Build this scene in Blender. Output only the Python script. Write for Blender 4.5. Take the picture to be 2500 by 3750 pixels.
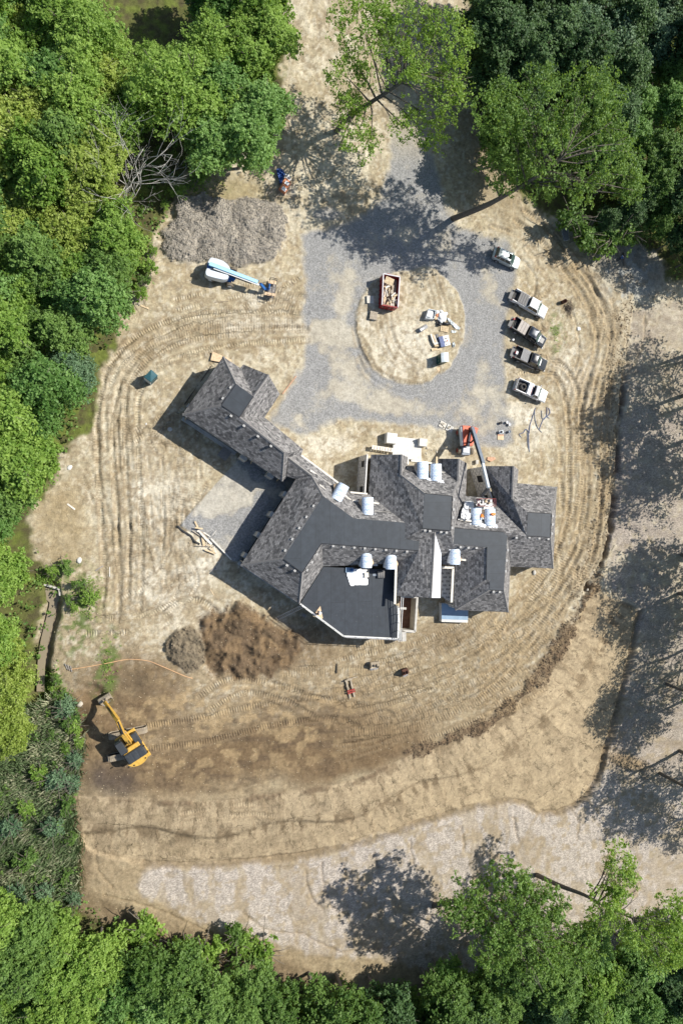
import bpy, math, random
import numpy as np
from mathutils import Vector, Matrix
R_ = math.radians
rnd = random.Random(7)
NP = np.random.default_rng(11)
for _o in list(bpy.data.objects):
    bpy.data.objects.remove(_o)
scn = bpy.context.scene
col = scn.collection

# ---------------------------------------------------------------- camera
TILT = R_(14.4); FPX = 2450.0; HC = 90.6
cT, sT = math.cos(TILT), math.sin(TILT)
cam = bpy.data.cameras.new('camera'); camo = bpy.data.objects.new('camera', cam); col.objects.link(camo)
camo.location = (0, 0, HC); camo.rotation_euler = (0, -TILT, 0)
cam.sensor_fit = 'HORIZONTAL'; cam.sensor_width = 36; cam.lens = 36 * FPX / 2500
cam.clip_start = 0.5; cam.clip_end = 1000
scn.camera = camo

# ---------------------------------------------------------------- sky, sun, exposure
SUN_EL, SUN_AZ = R_(47), R_(20)          # azimuth measured from +x towards +y
wd = bpy.data.worlds.new('World'); scn.world = wd; wd.use_nodes = True
nt = wd.node_tree; nt.nodes.clear()
sky = nt.nodes.new('ShaderNodeTexSky'); sky.sky_type = 'NISHITA'; sky.sun_disc = False
sky.sun_elevation = SUN_EL; sky.sun_rotation = math.pi / 2 - SUN_AZ
bg = nt.nodes.new('ShaderNodeBackground'); bg.inputs[1].default_value = 0.09
wo = nt.nodes.new('ShaderNodeOutputWorld')
nt.links.new(sky.outputs[0], bg.inputs[0]); nt.links.new(bg.outputs[0], wo.inputs[0])
sl = bpy.data.lights.new('sun', 'SUN'); sl.energy = 4.6; sl.angle = R_(0.5); sl.color = (1.0, 0.955, 0.88)
so = bpy.data.objects.new('sun', sl); col.objects.link(so)
sdir = Vector((math.cos(SUN_AZ) * math.cos(SUN_EL), math.sin(SUN_AZ) * math.cos(SUN_EL), math.sin(SUN_EL)))
so.rotation_euler = sdir.to_track_quat('Z', 'Y').to_euler(); so.location = (60, 20, 80)
vs = scn.view_settings
vs.view_transform = 'Standard'; vs.look = 'None'; vs.gamma = 1; vs.use_curve_mapping = False; vs.exposure = 0.55
scn.render.engine = 'CYCLES'

# ---------------------------------------------------------------- survey: photo position + height -> place
def W(px, py, z=0.0):
    u = (px - 1250) / FPX; v = (1875 - py) / FPX
    d = (u * cT + sT, v, u * sT - cT)
    t = (HC - z) / (-d[2])
    return Vector((t * d[0], t * d[1], z))
K = 2500 / 1568.0
def WD(x, y, z=0.0): return W(x * K, y * K, z)
def A(x, y, z=0.0): return W(600 + x * .5102, 1250 + y * .5102, z)
def B(x, y, z=0.0): return W(1300 + x * .5102, 1500 + y * .5102, z)
def C(x, y, z=0.0): return W(800 + x * .5102, 1750 + y * .5102, z)
def ppm(px): return FPX * (cT - (px - 1250) / FPX * sT) / HC     # photo pixels per metre on the ground
def proj(x, y, h):
    hz = h - HC
    xc = x * cT + hz * sT; zc = x * sT - hz * cT
    return 1250 + FPX * xc / zc, 1875 - FPX * y / zc

# ---------------------------------------------------------------- small noise library (numpy)
def _hash(ix, iy, seed):
    n = (ix.astype(np.int64) * 374761393 + iy.astype(np.int64) * 668265263 + seed * 144665) & 0x7fffffff
    n = ((n ^ (n >> 13)) * 1274126177) & 0x7fffffff
    n = (n ^ (n >> 16)) & 0x7fffffff
    return n / 0x7fffffff
def vnoise(x, y, seed=0):
    ix = np.floor(x); iy = np.floor(y); fx = x - ix; fy = y - iy
    fx = fx * fx * (3 - 2 * fx); fy = fy * fy * (3 - 2 * fy)
    a = _hash(ix, iy, seed); b = _hash(ix + 1, iy, seed); c = _hash(ix, iy + 1, seed); d = _hash(ix + 1, iy + 1, seed)
    return (a * (1 - fx) + b * fx) * (1 - fy) + (c * (1 - fx) + d * fx) * fy
def fbm(x, y, seed=0, o=4, g=.5):
    s = 0; a = 1; t = 0
    for i in range(o):
        s = s + a * vnoise(x, y, seed + i * 17); t += a; a *= g; x = x * 2.03 + 3.1; y = y * 2.03 + 1.7
    return s / t
def sst(e0, e1, x):
    t = np.clip((x - e0) / (e1 - e0), 0, 1); return t * t * (3 - 2 * t)
def seg_dist(X, Y, pts, closed=False):
    """distance, along-length and signed side to a polyline"""
    best = np.full(X.shape, 1e9); al = np.zeros(X.shape); sd = np.zeros(X.shape)
    P = list(pts) + ([pts[0]] if closed else [])
    run = 0
    for (x0, y0), (x1, y1) in zip(P[:-1], P[1:]):
        dx, dy = x1 - x0, y1 - y0; L = math.hypot(dx, dy) + 1e-9
        t = np.clip(((X - x0) * dx + (Y - y0) * dy) / (L * L), 0, 1)
        ex = X - (x0 + t * dx); ey = Y - (y0 + t * dy)
        d = np.sqrt(ex * ex + ey * ey); m = d < best
        best = np.where(m, d, best); al = np.where(m, run + t * L, al)
        sd = np.where(m, (dx * (Y - y0) - dy * (X - x0)) / L, sd)
        run += L
    return best, al, sd
def inside(X, Y, poly):
    r = np.zeros(X.shape, bool); n = len(poly)
    for i in range(n):
        x0, y0 = poly[i]; x1, y1 = poly[(i + 1) % n]
        if y0 == y1: continue
        c = (y0 > Y) != (y1 > Y)
        r ^= c & (X < (x1 - x0) * (Y - y0) / (y1 - y0) + x0)
    return r
def sdf(X, Y, poly):                       # negative inside
    d, _, _ = seg_dist(X, Y, poly, True)
    return np.where(inside(X, Y, poly), -d, d)
def smooth(pts, n=6):                      # Catmull-Rom
    P = [pts[0]] + list(pts) + [pts[-1]]; out = []
    for i in range(1, len(P) - 2):
        for k in range(n):
            t = k / n; a, b, c, d = P[i - 1], P[i], P[i + 1], P[i + 2]
            out.append(tuple(.5 * ((2 * b[j]) + (-a[j] + c[j]) * t + (2 * a[j] - 5 * b[j] + 4 * c[j] - d[j]) * t * t + (-a[j] + 3 * b[j] - 3 * c[j] + d[j]) * t ** 3) for j in range(len(b))))
    out.append(tuple(pts[-1])); return out

# ---------------------------------------------------------------- objects
def tag(o, label=None, cat=None, group=None, kind=None):
    if label: o['label'] = label
    if cat: o['category'] = cat
    if group: o['group'] = group
    if kind: o['kind'] = kind
    return o
def empty(name, loc=(0, 0, 0), rz=0.0, label=None, cat=None, group=None):
    o = bpy.data.objects.new(name, None); col.objects.link(o); o.location = loc; o.rotation_euler = (0, 0, rz)
    o.empty_display_size = .2
    return tag(o, label, cat, group)
def link_mesh(name, me, mat, parent=None):
    o = bpy.data.objects.new(name, me); col.objects.link(o)
    if mat is not None and not me.materials: me.materials.append(mat)
    o.parent = parent; return o
def copy_tree(o, parent=None):
    c = o.copy(); col.objects.link(c); c.parent = parent
    for ch in list(o.children): copy_tree(ch, c)
    return c
class MB:
    def __init__(s): s.v = []; s.f = []; s.uv = None
    def add(s, vs, fs):
        b = len(s.v); s.v += [tuple(v) for v in vs]; s.f += [tuple(i + b for i in f) for f in fs]; return s
    def box(s, c, d, m=None, rz=0.0, ch=0.0, ry=0.0, rx=0.0):
        """box centred at c with size d; ch = chamfer"""
        hx, hy, hz = d[0] / 2, d[1] / 2, d[2] / 2
        M = Matrix.Translation(c) @ Matrix.Rotation(rz, 4, 'Z') @ Matrix.Rotation(ry, 4, 'Y') @ Matrix.Rotation(rx, 4, 'X')
        if m is not None: M = m @ M
        if ch <= 0:
            vs = [M @ Vector((x * hx, y * hy, z * hz)) for z in (-1, 1) for y in (-1, 1) for x in (-1, 1)]
            return s.add(vs, [(0, 2, 3, 1), (4, 5, 7, 6), (0, 1, 5, 4), (2, 6, 7, 3), (0, 4, 6, 2), (1, 3, 7, 5)])
        ch = min(ch, hx * .9, hy * .9, hz * .9)
        def ring(ax, ay, z):
            q = []
            for (sx, sy) in ((1, 1), (-1, 1), (-1, -1), (1, -1)):
                a = (sx * ax, sy * (ay - ch), z); b = (sx * (ax - ch), sy * ay, z)
                q += [a, b] if sx * sy > 0 else [b, a]
            return q
        rs = [ring(hx - ch, hy - ch, -hz), ring(hx, hy, -hz + ch), ring(hx, hy, hz - ch), ring(hx - ch, hy - ch, hz)]
        return s.loft([[M @ Vector(p) for p in r] for r in rs])
    def loft(s, rings, caps=True, closed=True):
        n = len(rings[0]); b = len(s.v)
        for r in rings: s.v += [tuple(p) for p in r]
        for i in range(len(rings) - 1):
            for k in range(n if closed else n - 1):
                k2 = (k + 1) % n
                s.f.append((b + i * n + k, b + i * n + k2, b + (i + 1) * n + k2, b + (i + 1) * n + k))
        if caps:
            s.f.append(tuple(b + k for k in reversed(range(n)))); e = b + (len(rings) - 1) * n
            s.f.append(tuple(e + k for k in range(n)))
        return s
    def cyl(s, p0, p1, r0, r1=None, n=10, caps=True):
        p0, p1 = Vector(p0), Vector(p1); r1 = r0 if r1 is None else r1
        q = (p1 - p0).to_track_quat('Z', 'Y')
        rs = [[p + q @ Vector((math.cos(2 * math.pi * k / n) * r, math.sin(2 * math.pi * k / n) * r, 0)) for k in range(n)] for p, r in ((p0, r0), (p1, r1))]
        return s.loft(rs, caps)
    def tube(s, pts, r, n=6):
        pts = [Vector(p) for p in pts]; rs = []
        rr = r if isinstance(r, (list, tuple)) else [r] * len(pts)
        ref = Vector((0, 0, 1))
        for i, p in enumerate(pts):
            t = (pts[min(i + 1, len(pts) - 1)] - pts[max(i - 1, 0)]).normalized()
            a = t.cross(ref)
            if a.length < 1e-3: a = t.cross(Vector((0, 1, 0)))
            a.normalize(); b = t.cross(a)
            rs.append([p + (a * math.cos(2 * math.pi * k / n) + b * math.sin(2 * math.pi * k / n)) * rr[i] for k in range(n)])
        return s.loft(rs)
    def prism(s, poly, z0, z1):
        return s.loft([[(p[0], p[1], z0) for p in poly], [(p[0], p[1], z1) for p in poly]])
    def bar(s, p0, p1, w, h):
        p0, p1 = Vector(p0), Vector(p1); t = (p1 - p0).normalized()
        a = t.cross(Vector((0, 0, 1)))
        if a.length < 1e-3: a = Vector((1, 0, 0))
        a.normalize(); b = a.cross(t)
        return s.loft([[p + a * x * w / 2 + b * y * h / 2 for x, y in ((-1, -1), (1, -1), (1, 1), (-1, 1))] for p in (p0, p1)])
    def mesh(s, name, smooth=False):
        me = bpy.data.meshes.new(name); me.from_pydata(s.v, [], s.f); me.update()
        import bmesh
        bm = bmesh.new(); bm.from_mesh(me); bmesh.ops.recalc_face_normals(bm, faces=bm.faces); bm.to_mesh(me); bm.free()
        if smooth: me.shade_smooth()
        return me
    def build(s, name, mat, parent=None, smooth=False, loc=None, rz=0.0):
        o = link_mesh(name, s.mesh(name, smooth), mat, parent)
        if loc is not None: o.location = loc; o.rotation_euler = (0, 0, rz)
        return o
# ---------------------------------------------------------------- materials
def new_mat(name):
    m = bpy.data.materials.new(name); m.use_nodes = True
    n = m.node_tree; b = n.nodes['Principled BSDF']; return m, n, b
def N(n, t, **k):
    o = n.nodes.new(t)
    for a, v in k.items(): setattr(o, a, v)
    return o
def rgb(c): return (c[0], c[1], c[2], 1)
def mat(name, c, rough=.7, metal=0.0, var=.12, scale=2.5, bump=0.0, bscale=30, spec=.4, dirt=0.0, dirtc=(.33, .26, .16), coat=0.0, trans=0.0):
    m, n, b = new_mat(name)
    tc = N(n, 'ShaderNodeTexCoord'); L = n.links.new
    no = N(n, 'ShaderNodeTexNoise'); no.inputs['Scale'].default_value = scale; no.inputs['Detail'].default_value = 5
    L(tc.outputs['Object'], no.inputs['Vector'])
    mx = N(n, 'ShaderNodeMix', data_type='RGBA')
    lo = tuple(x * (1 - var) for x in c); hi = tuple(min(1, x * (1 + var)) for x in c)
    mx.inputs[6].default_value = rgb(lo); mx.inputs[7].default_value = rgb(hi)
    mr = N(n, 'ShaderNodeMapRange'); mr.inputs[1].default_value = .3; mr.inputs[2].default_value = .7
    L(no.outputs[0], mr.inputs[0]); L(mr.outputs[0], mx.inputs[0]); out = mx.outputs[2]
    if dirt > 0:
        n2 = N(n, 'ShaderNodeTexNoise'); n2.inputs['Scale'].default_value = scale * 1.7; n2.inputs['Detail'].default_value = 8; n2.inputs['Roughness'].default_value = .7
        L(tc.outputs['Object'], n2.inputs['Vector'])
        r2 = N(n, 'ShaderNodeMapRange'); r2.inputs[1].default_value = .62 - .3 * dirt; r2.inputs[2].default_value = .85 - .2 * dirt; r2.inputs[4].default_value = min(1, .4 + dirt)
        L(n2.outputs[0], r2.inputs[0])
        m2 = N(n, 'ShaderNodeMix', data_type='RGBA'); m2.inputs[7].default_value = rgb(dirtc)
        L(r2.outputs[0], m2.inputs[0]); L(out, m2.inputs[6]); out = m2.outputs[2]
    L(out, b.inputs['Base Color'])
    b.inputs['Roughness'].default_value = rough; b.inputs['Metallic'].default_value = metal
    b.inputs['Specular IOR Level'].default_value = spec; b.inputs['Coat Weight'].default_value = coat
    b.inputs['Coat Roughness'].default_value = .05
    b.inputs['Transmission Weight'].default_value = trans
    if bump > 0:
        n3 = N(n, 'ShaderNodeTexNoise'); n3.inputs['Scale'].default_value = bscale; n3.inputs['Detail'].default_value = 4
        L(tc.outputs['Object'], n3.inputs['Vector'])
        bp = N(n, 'ShaderNodeBump'); bp.inputs['Strength'].default_value = bump; bp.inputs['Distance'].default_value = .05
        L(n3.outputs[0], bp.inputs['Height']); L(bp.outputs[0], b.inputs['Normal'])
    return m

def shingle_mat(name, c1, c2):
    m, n, b = new_mat(name); L = n.links.new
    uv = N(n, 'ShaderNodeUVMap', uv_map='UVMap')
    br = N(n, 'ShaderNodeTexBrick'); br.inputs['Scale'].default_value = 1
    br.inputs['Color1'].default_value = rgb(c1); br.inputs['Color2'].default_value = rgb(c2)
    br.inputs['Mortar'].default_value = rgb(tuple(x * .45 for x in c1))
    br.inputs['Mortar Size'].default_value = .012; br.inputs['Brick Width'].default_value = .36; br.inputs['Row Height'].default_value = .25
    br.offset = .37; br.offset_frequency = 2
    L(uv.outputs[0], br.inputs['Vector'])
    no = N(n, 'ShaderNodeTexNoise'); no.inputs['Scale'].default_value = 1.3; no.inputs['Detail'].default_value = 3; no.inputs['Roughness'].default_value = .6
    L(uv.outputs[0], no.inputs['Vector'])
    no2 = N(n, 'ShaderNodeTexNoise'); no2.inputs['Scale'].default_value = .35; no2.inputs['Detail'].default_value = 3
    L(uv.outputs[0], no2.inputs['Vector'])
    mr = N(n, 'ShaderNodeMapRange'); mr.inputs[1].default_value = .32; mr.inputs[2].default_value = .68; mr.inputs[3].default_value = .88; mr.inputs[4].default_value = 1.1
    L(no.outputs[0], mr.inputs[0])
    mr2 = N(n, 'ShaderNodeMapRange'); mr2.inputs[1].default_value = .3; mr2.inputs[2].default_value = .7; mr2.inputs[3].default_value = .86; mr2.inputs[4].default_value = 1.12
    L(no2.outputs[0], mr2.inputs[0])
    mu = N(n, 'ShaderNodeMath', operation='MULTIPLY'); L(mr.outputs[0], mu.inputs[0]); L(mr2.outputs[0], mu.inputs[1])
    mx = N(n, 'ShaderNodeVectorMath', operation='SCALE'); L(br.outputs[0], mx.inputs[0]); L(mu.outputs[0], mx.inputs[3])
    L(mx.outputs[0], b.inputs['Base Color']); b.inputs['Roughness'].default_value = .92; b.inputs['Specular IOR Level'].default_value = .25
    bp = N(n, 'ShaderNodeBump'); bp.inputs['Strength'].default_value = .5; bp.inputs['Distance'].default_value = .03
    L(br.outputs[1], bp.inputs['Height']); bp.invert = True; L(bp.outputs[0], b.inputs['Normal'])
    return m
def membrane_mat(name, c, spots=.5):
    """rolled roof membrane: welded seams, chalk scuffs"""
    m, n, b = new_mat(name); L = n.links.new
    uv = N(n, 'ShaderNodeUVMap', uv_map='UVMap')
    br = N(n, 'ShaderNodeTexBrick'); br.inputs['Scale'].default_value = 1
    br.inputs['Color1'].default_value = rgb(c); br.inputs['Color2'].default_value = rgb(tuple(x * 1.12 for x in c)); br.inputs['Mortar'].default_value = rgb(tuple(x * .72 for x in c))
    br.inputs['Mortar Size'].default_value = .03; br.inputs['Brick Width'].default_value = 30; br.inputs['Row Height'].default_value = 1.9
    L(uv.outputs[0], br.inputs['Vector'])
    no = N(n, 'ShaderNodeTexNoise'); no.inputs['Scale'].default_value = 1.1; no.inputs['Detail'].default_value = 7; no.inputs['Roughness'].default_value = .65
    L(uv.outputs[0], no.inputs['Vector'])
    mr = N(n, 'ShaderNodeMapRange'); mr.inputs[1].default_value = .3; mr.inputs[2].default_value = .72; mr.inputs[3].default_value = .8; mr.inputs[4].default_value = 1.3
    L(no.outputs[0], mr.inputs[0])
    sc = N(n, 'ShaderNodeVectorMath', operation='SCALE'); L(br.outputs[0], sc.inputs[0]); L(mr.outputs[0], sc.inputs[3])
    n2 = N(n, 'ShaderNodeTexNoise'); n2.inputs['Scale'].default_value = 3.2; n2.inputs['Detail'].default_value = 6; n2.inputs['Roughness'].default_value = .75
    L(uv.outputs[0], n2.inputs['Vector'])
    r2 = N(n, 'ShaderNodeMapRange'); r2.inputs[1].default_value = .72 - .14 * spots; r2.inputs[2].default_value = .8 - .1 * spots; r2.inputs[4].default_value = spots
    L(n2.outputs[0], r2.inputs[0])
    mx = N(n, 'ShaderNodeMix', data_type='RGBA'); mx.inputs[7].default_value = (.42, .4, .37, 1)
    L(r2.outputs[0], mx.inputs[0]); L(sc.outputs[0], mx.inputs[6]); L(mx.outputs[2], b.inputs['Base Color'])
    b.inputs['Roughness'].default_value = .55; b.inputs['Specular IOR Level'].default_value = .35
    return m
def print_mat(name, base, ink, size, thr):
    """sheathing / underlayment with rows of printed marks"""
    m, n, b = new_mat(name); L = n.links.new
    uv = N(n, 'ShaderNodeUVMap', uv_map='UVMap')
    br = N(n, 'ShaderNodeTexBrick'); br.inputs['Scale'].default_value = 1; br.inputs['Mortar Size'].default_value = size * .38
    br.inputs['Brick Width'].default_value = size * 2.4; br.inputs['Row Height'].default_value = size * 1.5; br.inputs['Mortar Smooth'].default_value = 0
    br.inputs['Color1'].default_value = rgb(ink); br.inputs['Color2'].default_value = rgb(ink); br.inputs['Mortar'].default_value = rgb(base)
    L(uv.outputs[0], br.inputs['Vector'])
    no = N(n, 'ShaderNodeTexNoise'); no.inputs['Scale'].default_value = 4 / size; no.inputs['Detail'].default_value = 2
    L(uv.outputs[0], no.inputs['Vector'])
    r = N(n, 'ShaderNodeMapRange'); r.inputs[1].default_value = thr; r.inputs[2].default_value = thr + .04
    L(no.outputs[0], r.inputs[0])
    mx = N(n, 'ShaderNodeMix', data_type='RGBA'); mx.inputs[7].default_value = rgb(base)
    L(r.outputs[0], mx.inputs[0]); L(br.outputs[0], mx.inputs[6]); L(mx.outputs[2], b.inputs['Base Color'])
    b.inputs['Roughness'].default_value = .6
    return m

MT = {}
MT['shingle'] = shingle_mat('shingle', (.085, .083, .083), (.30, .288, .278))
MT['deck'] = membrane_mat('roof_membrane', (.029, .036, .044), .12)
MT['terrace'] = membrane_mat('terrace_membrane', (.026, .032, .040), .6)
MT['underlay'] = print_mat('underlayment', (.72, .74, .78), (.42, .5, .62), .22, .52)
MT['sheath'] = print_mat('wall_sheathing', (.62, .60, .57), (.1, .1, .1), .38, .5)
MT['cover'] = print_mat('window_wrap', (.66, .73, .80), (.25, .4, .62), .16, .48)
MT['wrap'] = mat('white_wrap', (.74, .76, .78), .45, var=.2, scale=5, bump=.6, bscale=9)
MT['ink'] = mat('blue_ink', (.10, .22, .48), .6)
MT['lumber'] = mat('lumber', (.56, .44, .28), .8, var=.25, scale=4)
MT['paleboard'] = mat('pale_board', (.66, .62, .54), .75, var=.15, scale=4)
MT['oldwood'] = mat('weathered_wood', (.40, .34, .26), .85, var=.3, scale=5)
MT['greywood'] = mat('grey_wood', (.26, .24, .22), .85, var=.3, scale=5)
MT['redwood'] = mat('red_board', (.52, .30, .19), .8, var=.3, scale=4)
MT['ply'] = mat('plywood', (.60, .44, .28), .75, var=.2, scale=3)
MT['concrete'] = mat('concrete', (.46, .44, .40), .85, var=.15, scale=2, bump=.2)
MT['whitecon'] = mat('pale_concrete', (.60, .59, .55), .8, var=.1, scale=2, dirt=.25, dirtc=(.4, .33, .22))
MT['trim'] = mat('white_trim', (.72, .71, .67), .5, var=.08)
MT['wallgrey'] = mat('foundation', (.30, .29, .27), .85, var=.2, scale=1.5)
MT['dark'] = mat('dark_opening', (.018, .018, .02), .8)
MT['vent'] = mat('vent_metal', (.36, .355, .34), .6, var=.08)
MT['blueslab'] = mat('pale_blue_sheet', (.24, .34, .44), .35, var=.12, scale=1.2)
MT['rustfloor'] = mat('red_brown_floor', (.16, .085, .06), .8, var=.3, scale=2)
MT['steel'] = mat('galvanised', (.5, .5, .5), .4, .6, var=.15)
MT['black'] = mat('black_plastic', (.02, .02, .022), .5, var=.3)
MT['rubber'] = mat('rubber', (.035, .034, .032), .8, var=.25, dirt=.35)
MT['dustrubber'] = mat('dusty_rubber', (.17, .145, .11), .9, var=.3, scale=6, dirt=.4)
MT['rim'] = mat('wheel_rim', (.45, .45, .46), .35, .7)
MT['redrim'] = mat('red_rim', (.30, .04, .03), .5, dirt=.2)
MT['glass'] = mat('car_glass', (.012, .017, .018), .06, var=.1, spec=.8)
MT['shield'] = mat('windscreen', (.05, .085, .075), .08, var=.1, spec=.7)
MT['redlamp'] = mat('red_lamp', (.45, .02, .02), .25)
MT['lamp'] = mat('clear_lamp', (.7, .7, .68), .2)
MT['white'] = mat('white_paint', (.74, .74, .73), .3, var=.04, dirt=.08, coat=.5)
MT['silver'] = mat('pale_silver_paint', (.42, .47, .47), .35, .45, var=.05, dirt=.05, coat=.6)
MT['navy'] = mat('dark_blue_paint', (.012, .018, .028), .25, .3, var=.1, dirt=.05, coat=1)
MT['carblack'] = mat('black_paint', (.010, .011, .013), .25, .2, var=.1, dirt=.08, coat=1)
MT['bonnet'] = mat('dark_bonnet_paint', (.022, .03, .042), .6, var=.15, spec=.15, dirt=.05)
MT['bedgrey'] = mat('bed_cover_grey', (.17, .165, .16), .75, var=.12)
MT['bedtan'] = mat('bed_cover_tan', (.40, .36, .32), .75, var=.14)
MT['bedlight'] = mat('bed_cover_light', (.34, .335, .33), .7, var=.1)
MT['bedliner'] = mat('bed_liner', (.04, .04, .042), .8, dirt=.3)
MT['bin_red'] = mat('red_bin_paint', (.27, .018, .022), .5, var=.2, dirt=.15, dirtc=(.25, .14, .1))
MT['bin_rail'] = mat('bin_rail', (.55, .52, .53), .5, dirt=.2)
MT['liftblue'] = mat('lift_blue', (.02, .11, .33), .4, var=.12, dirt=.08)
MT['boomblue'] = mat('pale_blue_boom', (.32, .58, .72), .4, var=.06)
MT['boomgrey'] = mat('grey_boom', (.20, .23, .27), .45, var=.1)
MT['liftgrey'] = mat('lift_pale_cowl', (.60, .65, .68), .4, var=.06, dirt=.05)
MT['orange'] = mat('orange_cowl', (.62, .115, .05), .5, var=.1, dirt=.05)
MT['vest'] = mat('hi_vis_orange', (.80, .22, .02), .7)
MT['yellow'] = mat('machine_yellow', (.56, .335, .06), .5, var=.2, scale=3, dirt=.3)
MT['shoe'] = mat('track_shoe', (.33, .28, .21), .8, .1, var=.3, dirt=.5)
MT['hood'] = mat('dark_hood', (.045, .05, .055), .35, var=.15, dirt=.06)
MT['bucket'] = mat('worn_steel', (.34, .29, .22), .7, .2, var=.3, dirt=.5)
MT['rust'] = mat('rust', (.10, .045, .03), .85, var=.4)
MT['green'] = mat('dark_green_panel', (.008, .055, .05), .45, var=.15)
MT['teal'] = mat('teal_roof', (.028, .095, .115), .5, var=.12)
MT['corr'] = mat('white_sheet_roof', (.62, .67, .68), .5, var=.08)
MT['tarpblue'] = mat('blue_tarp', (.025, .085, .30), .5, var=.4, scale=6, bump=.7, bscale=8)
MT['tarpwhite'] = mat('white_tarp', (.78, .78, .77), .5, var=.06, bump=.5, bscale=5)
MT['plastic'] = mat('clear_sheet', (.42, .46, .46), .25, var=.25, scale=3, bump=.5, bscale=6)
MT['whitebag'] = mat('white_bag', (.70, .70, .68), .55, var=.25, scale=6, bump=.8, bscale=9)
MT['orangebrick'] = mat('orange_block', (.55, .22, .11), .75, var=.3, scale=6)
MT['stone'] = mat('field_stone', (.42, .38, .31), .9, var=.2)
MT['bark'] = mat('bark', (.145, .125, .10), .95, var=.35, scale=8, bump=.6, bscale=20)
MT['palebark'] = mat('pale_bark', (.47, .45, .41), .9, var=.3, scale=8)
MT['twig'] = mat('dry_twig', (.16, .13, .10), .9, var=.4)
MT['hoseblue'] = mat('blue_strap', (.09, .12, .24), .6, var=.3)
MT['hoseorange'] = mat('orange_hose', (.60, .36, .19), .6, var=.15)
MT['skin'] = mat('skin', (.48, .29, .20), .6)
MT['cloth_w'] = mat('white_shirt', (.70, .70, .69), .85)
MT['cloth_d'] = mat('dark_clothes', (.03, .035, .05), .9)
MT['cloth_b'] = mat('blue_stripe_clothes', (.05, .09, .2), .9)
MT['denim'] = mat('denim', (.06, .08, .13), .9)
MT['slate'] = mat('grey_slab', (.22, .22, .235), .8, var=.15)
MT['hat_w'] = mat('hard_hat', (.72, .7, .62), .4)
MT['fabric'] = mat('silt_cloth', (.045, .045, .045), .9)

# leaves: two-sided, some light passes through
def leaf_mat(name, dk, lt, tr=.35):
    m, n, b = new_mat(name); L = n.links.new
    at = N(n, 'ShaderNodeAttribute', attribute_name='tone')
    oi = N(n, 'ShaderNodeObjectInfo')
    ad = N(n, 'ShaderNodeMath', operation='MULTIPLY_ADD'); L(oi.outputs['Random'], ad.inputs[0]); ad.inputs[1].default_value = .5; ad.inputs[2].default_value = -.25
    a2 = N(n, 'ShaderNodeMath', operation='ADD', use_clamp=True); L(at.outputs['Fac'], a2.inputs[0]); L(ad.outputs[0], a2.inputs[1])
    mx = N(n, 'ShaderNodeMix', data_type='RGBA'); mx.inputs[6].default_value = rgb(dk); mx.inputs[7].default_value = rgb(lt)
    L(a2.outputs[0], mx.inputs[0]); L(mx.outputs[2], b.inputs['Base Color'])
    b.inputs['Roughness'].default_value = .55; b.inputs['Specular IOR Level'].default_value = .3
    t = N(n, 'ShaderNodeBsdfTranslucent'); sc = N(n, 'ShaderNodeVectorMath', operation='MULTIPLY'); sc.inputs[1].default_value = (1.25, 1.15, .6)
    L(mx.outputs[2], sc.inputs[0]); L(sc.outputs[0], t.inputs[0])
    ms = N(n, 'ShaderNodeMixShader'); ms.inputs[0].default_value = tr
    L(b.outputs[0], ms.inputs[1]); L(t.outputs[0], ms.inputs[2]); L(ms.outputs[0], n.nodes['Material Output'].inputs[0])
    return m
LEAF = {
 'bright': leaf_mat('leaf_bright', (.125, .24, .03), (.335, .485, .11), .45),
 'fresh': leaf_mat('leaf_fresh', (.10, .215, .045), (.275, .44, .135), .45),
 'lime': leaf_mat('leaf_lime', (.19, .28, .035), (.41, .50, .125), .45),
 'mid': leaf_mat('leaf_mid', (.075, .155, .03), (.215, .345, .085), .45),
 'dark': leaf_mat('leaf_dark', (.042, .095, .03), (.13, .225, .075)),
 'blue': leaf_mat('leaf_blue', (.075, .145, .07), (.20, .31, .17)),
 'reed': leaf_mat('leaf_reed', (.13, .19, .085), (.56, .54, .38), .35),
}
# ================================================================ the ground
CREST = smooth([(120, 1828), (195, 1830), (330, 1835), (480, 1842), (640, 1822), (780, 1800), (880, 1765), (950, 1730), (1050, 1695), (1130, 1660), (1200, 1602), (1260, 1530), (1310, 1450), (1345, 1385), (1378, 1340)])
CLAY = [(165, 1845)] + [p for p in CREST if p[0] > 170] + smooth([(1385, 1365), (1472, 1405), (1460, 1470), (1440, 1550), (1425, 1620), (1400, 1700), (1385, 1770), (1350, 1830), (1310, 1860), (1255, 1870), (1215, 1850), (1170, 1840), (1100, 1850), (1000, 1880), (900, 1910), (780, 1950), (650, 1975), (500, 1985), (330, 1985), (205, 1955), (190, 1900)])
PAD = [(-900, 1835)] + CREST + [(1395, 1290), (1405, 1180), (1418, 1050), (1430, 900), (1445, 740), (1440, 600), (1900, 400), (1900, -900), (-900, -900)]
BARE = smooth([(640, -400), (640, 100), (640, 250), (560, 350), (420, 400), (390, 470), (335, 560), (330, 650), (270, 740), (235, 830), (215, 950), (160, 1030), (95, 1130), (75, 1200), (85, 1290), (120, 1330), (105, 1400), (100, 1500), (135, 1560), (160, 1640), (180, 1690), (172, 1760), (160, 1850), (165, 1960), (170, 2060), (215, 2110), (300, 2160), (420, 2210), (560, 2255), (700, 2275), (900, 2265), (1050, 2250), (1300, 2290), (1500, 2320), (2000, 2330)], 4) + smooth([(2000, 640), (1568, 640), (1530, 600), (1440, 555), (1380, 555), (1330, 485), (1240, 480), (1180, 420), (1115, 300), (1090, 230), (1080, 100), (1075, -400)], 4)
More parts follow.
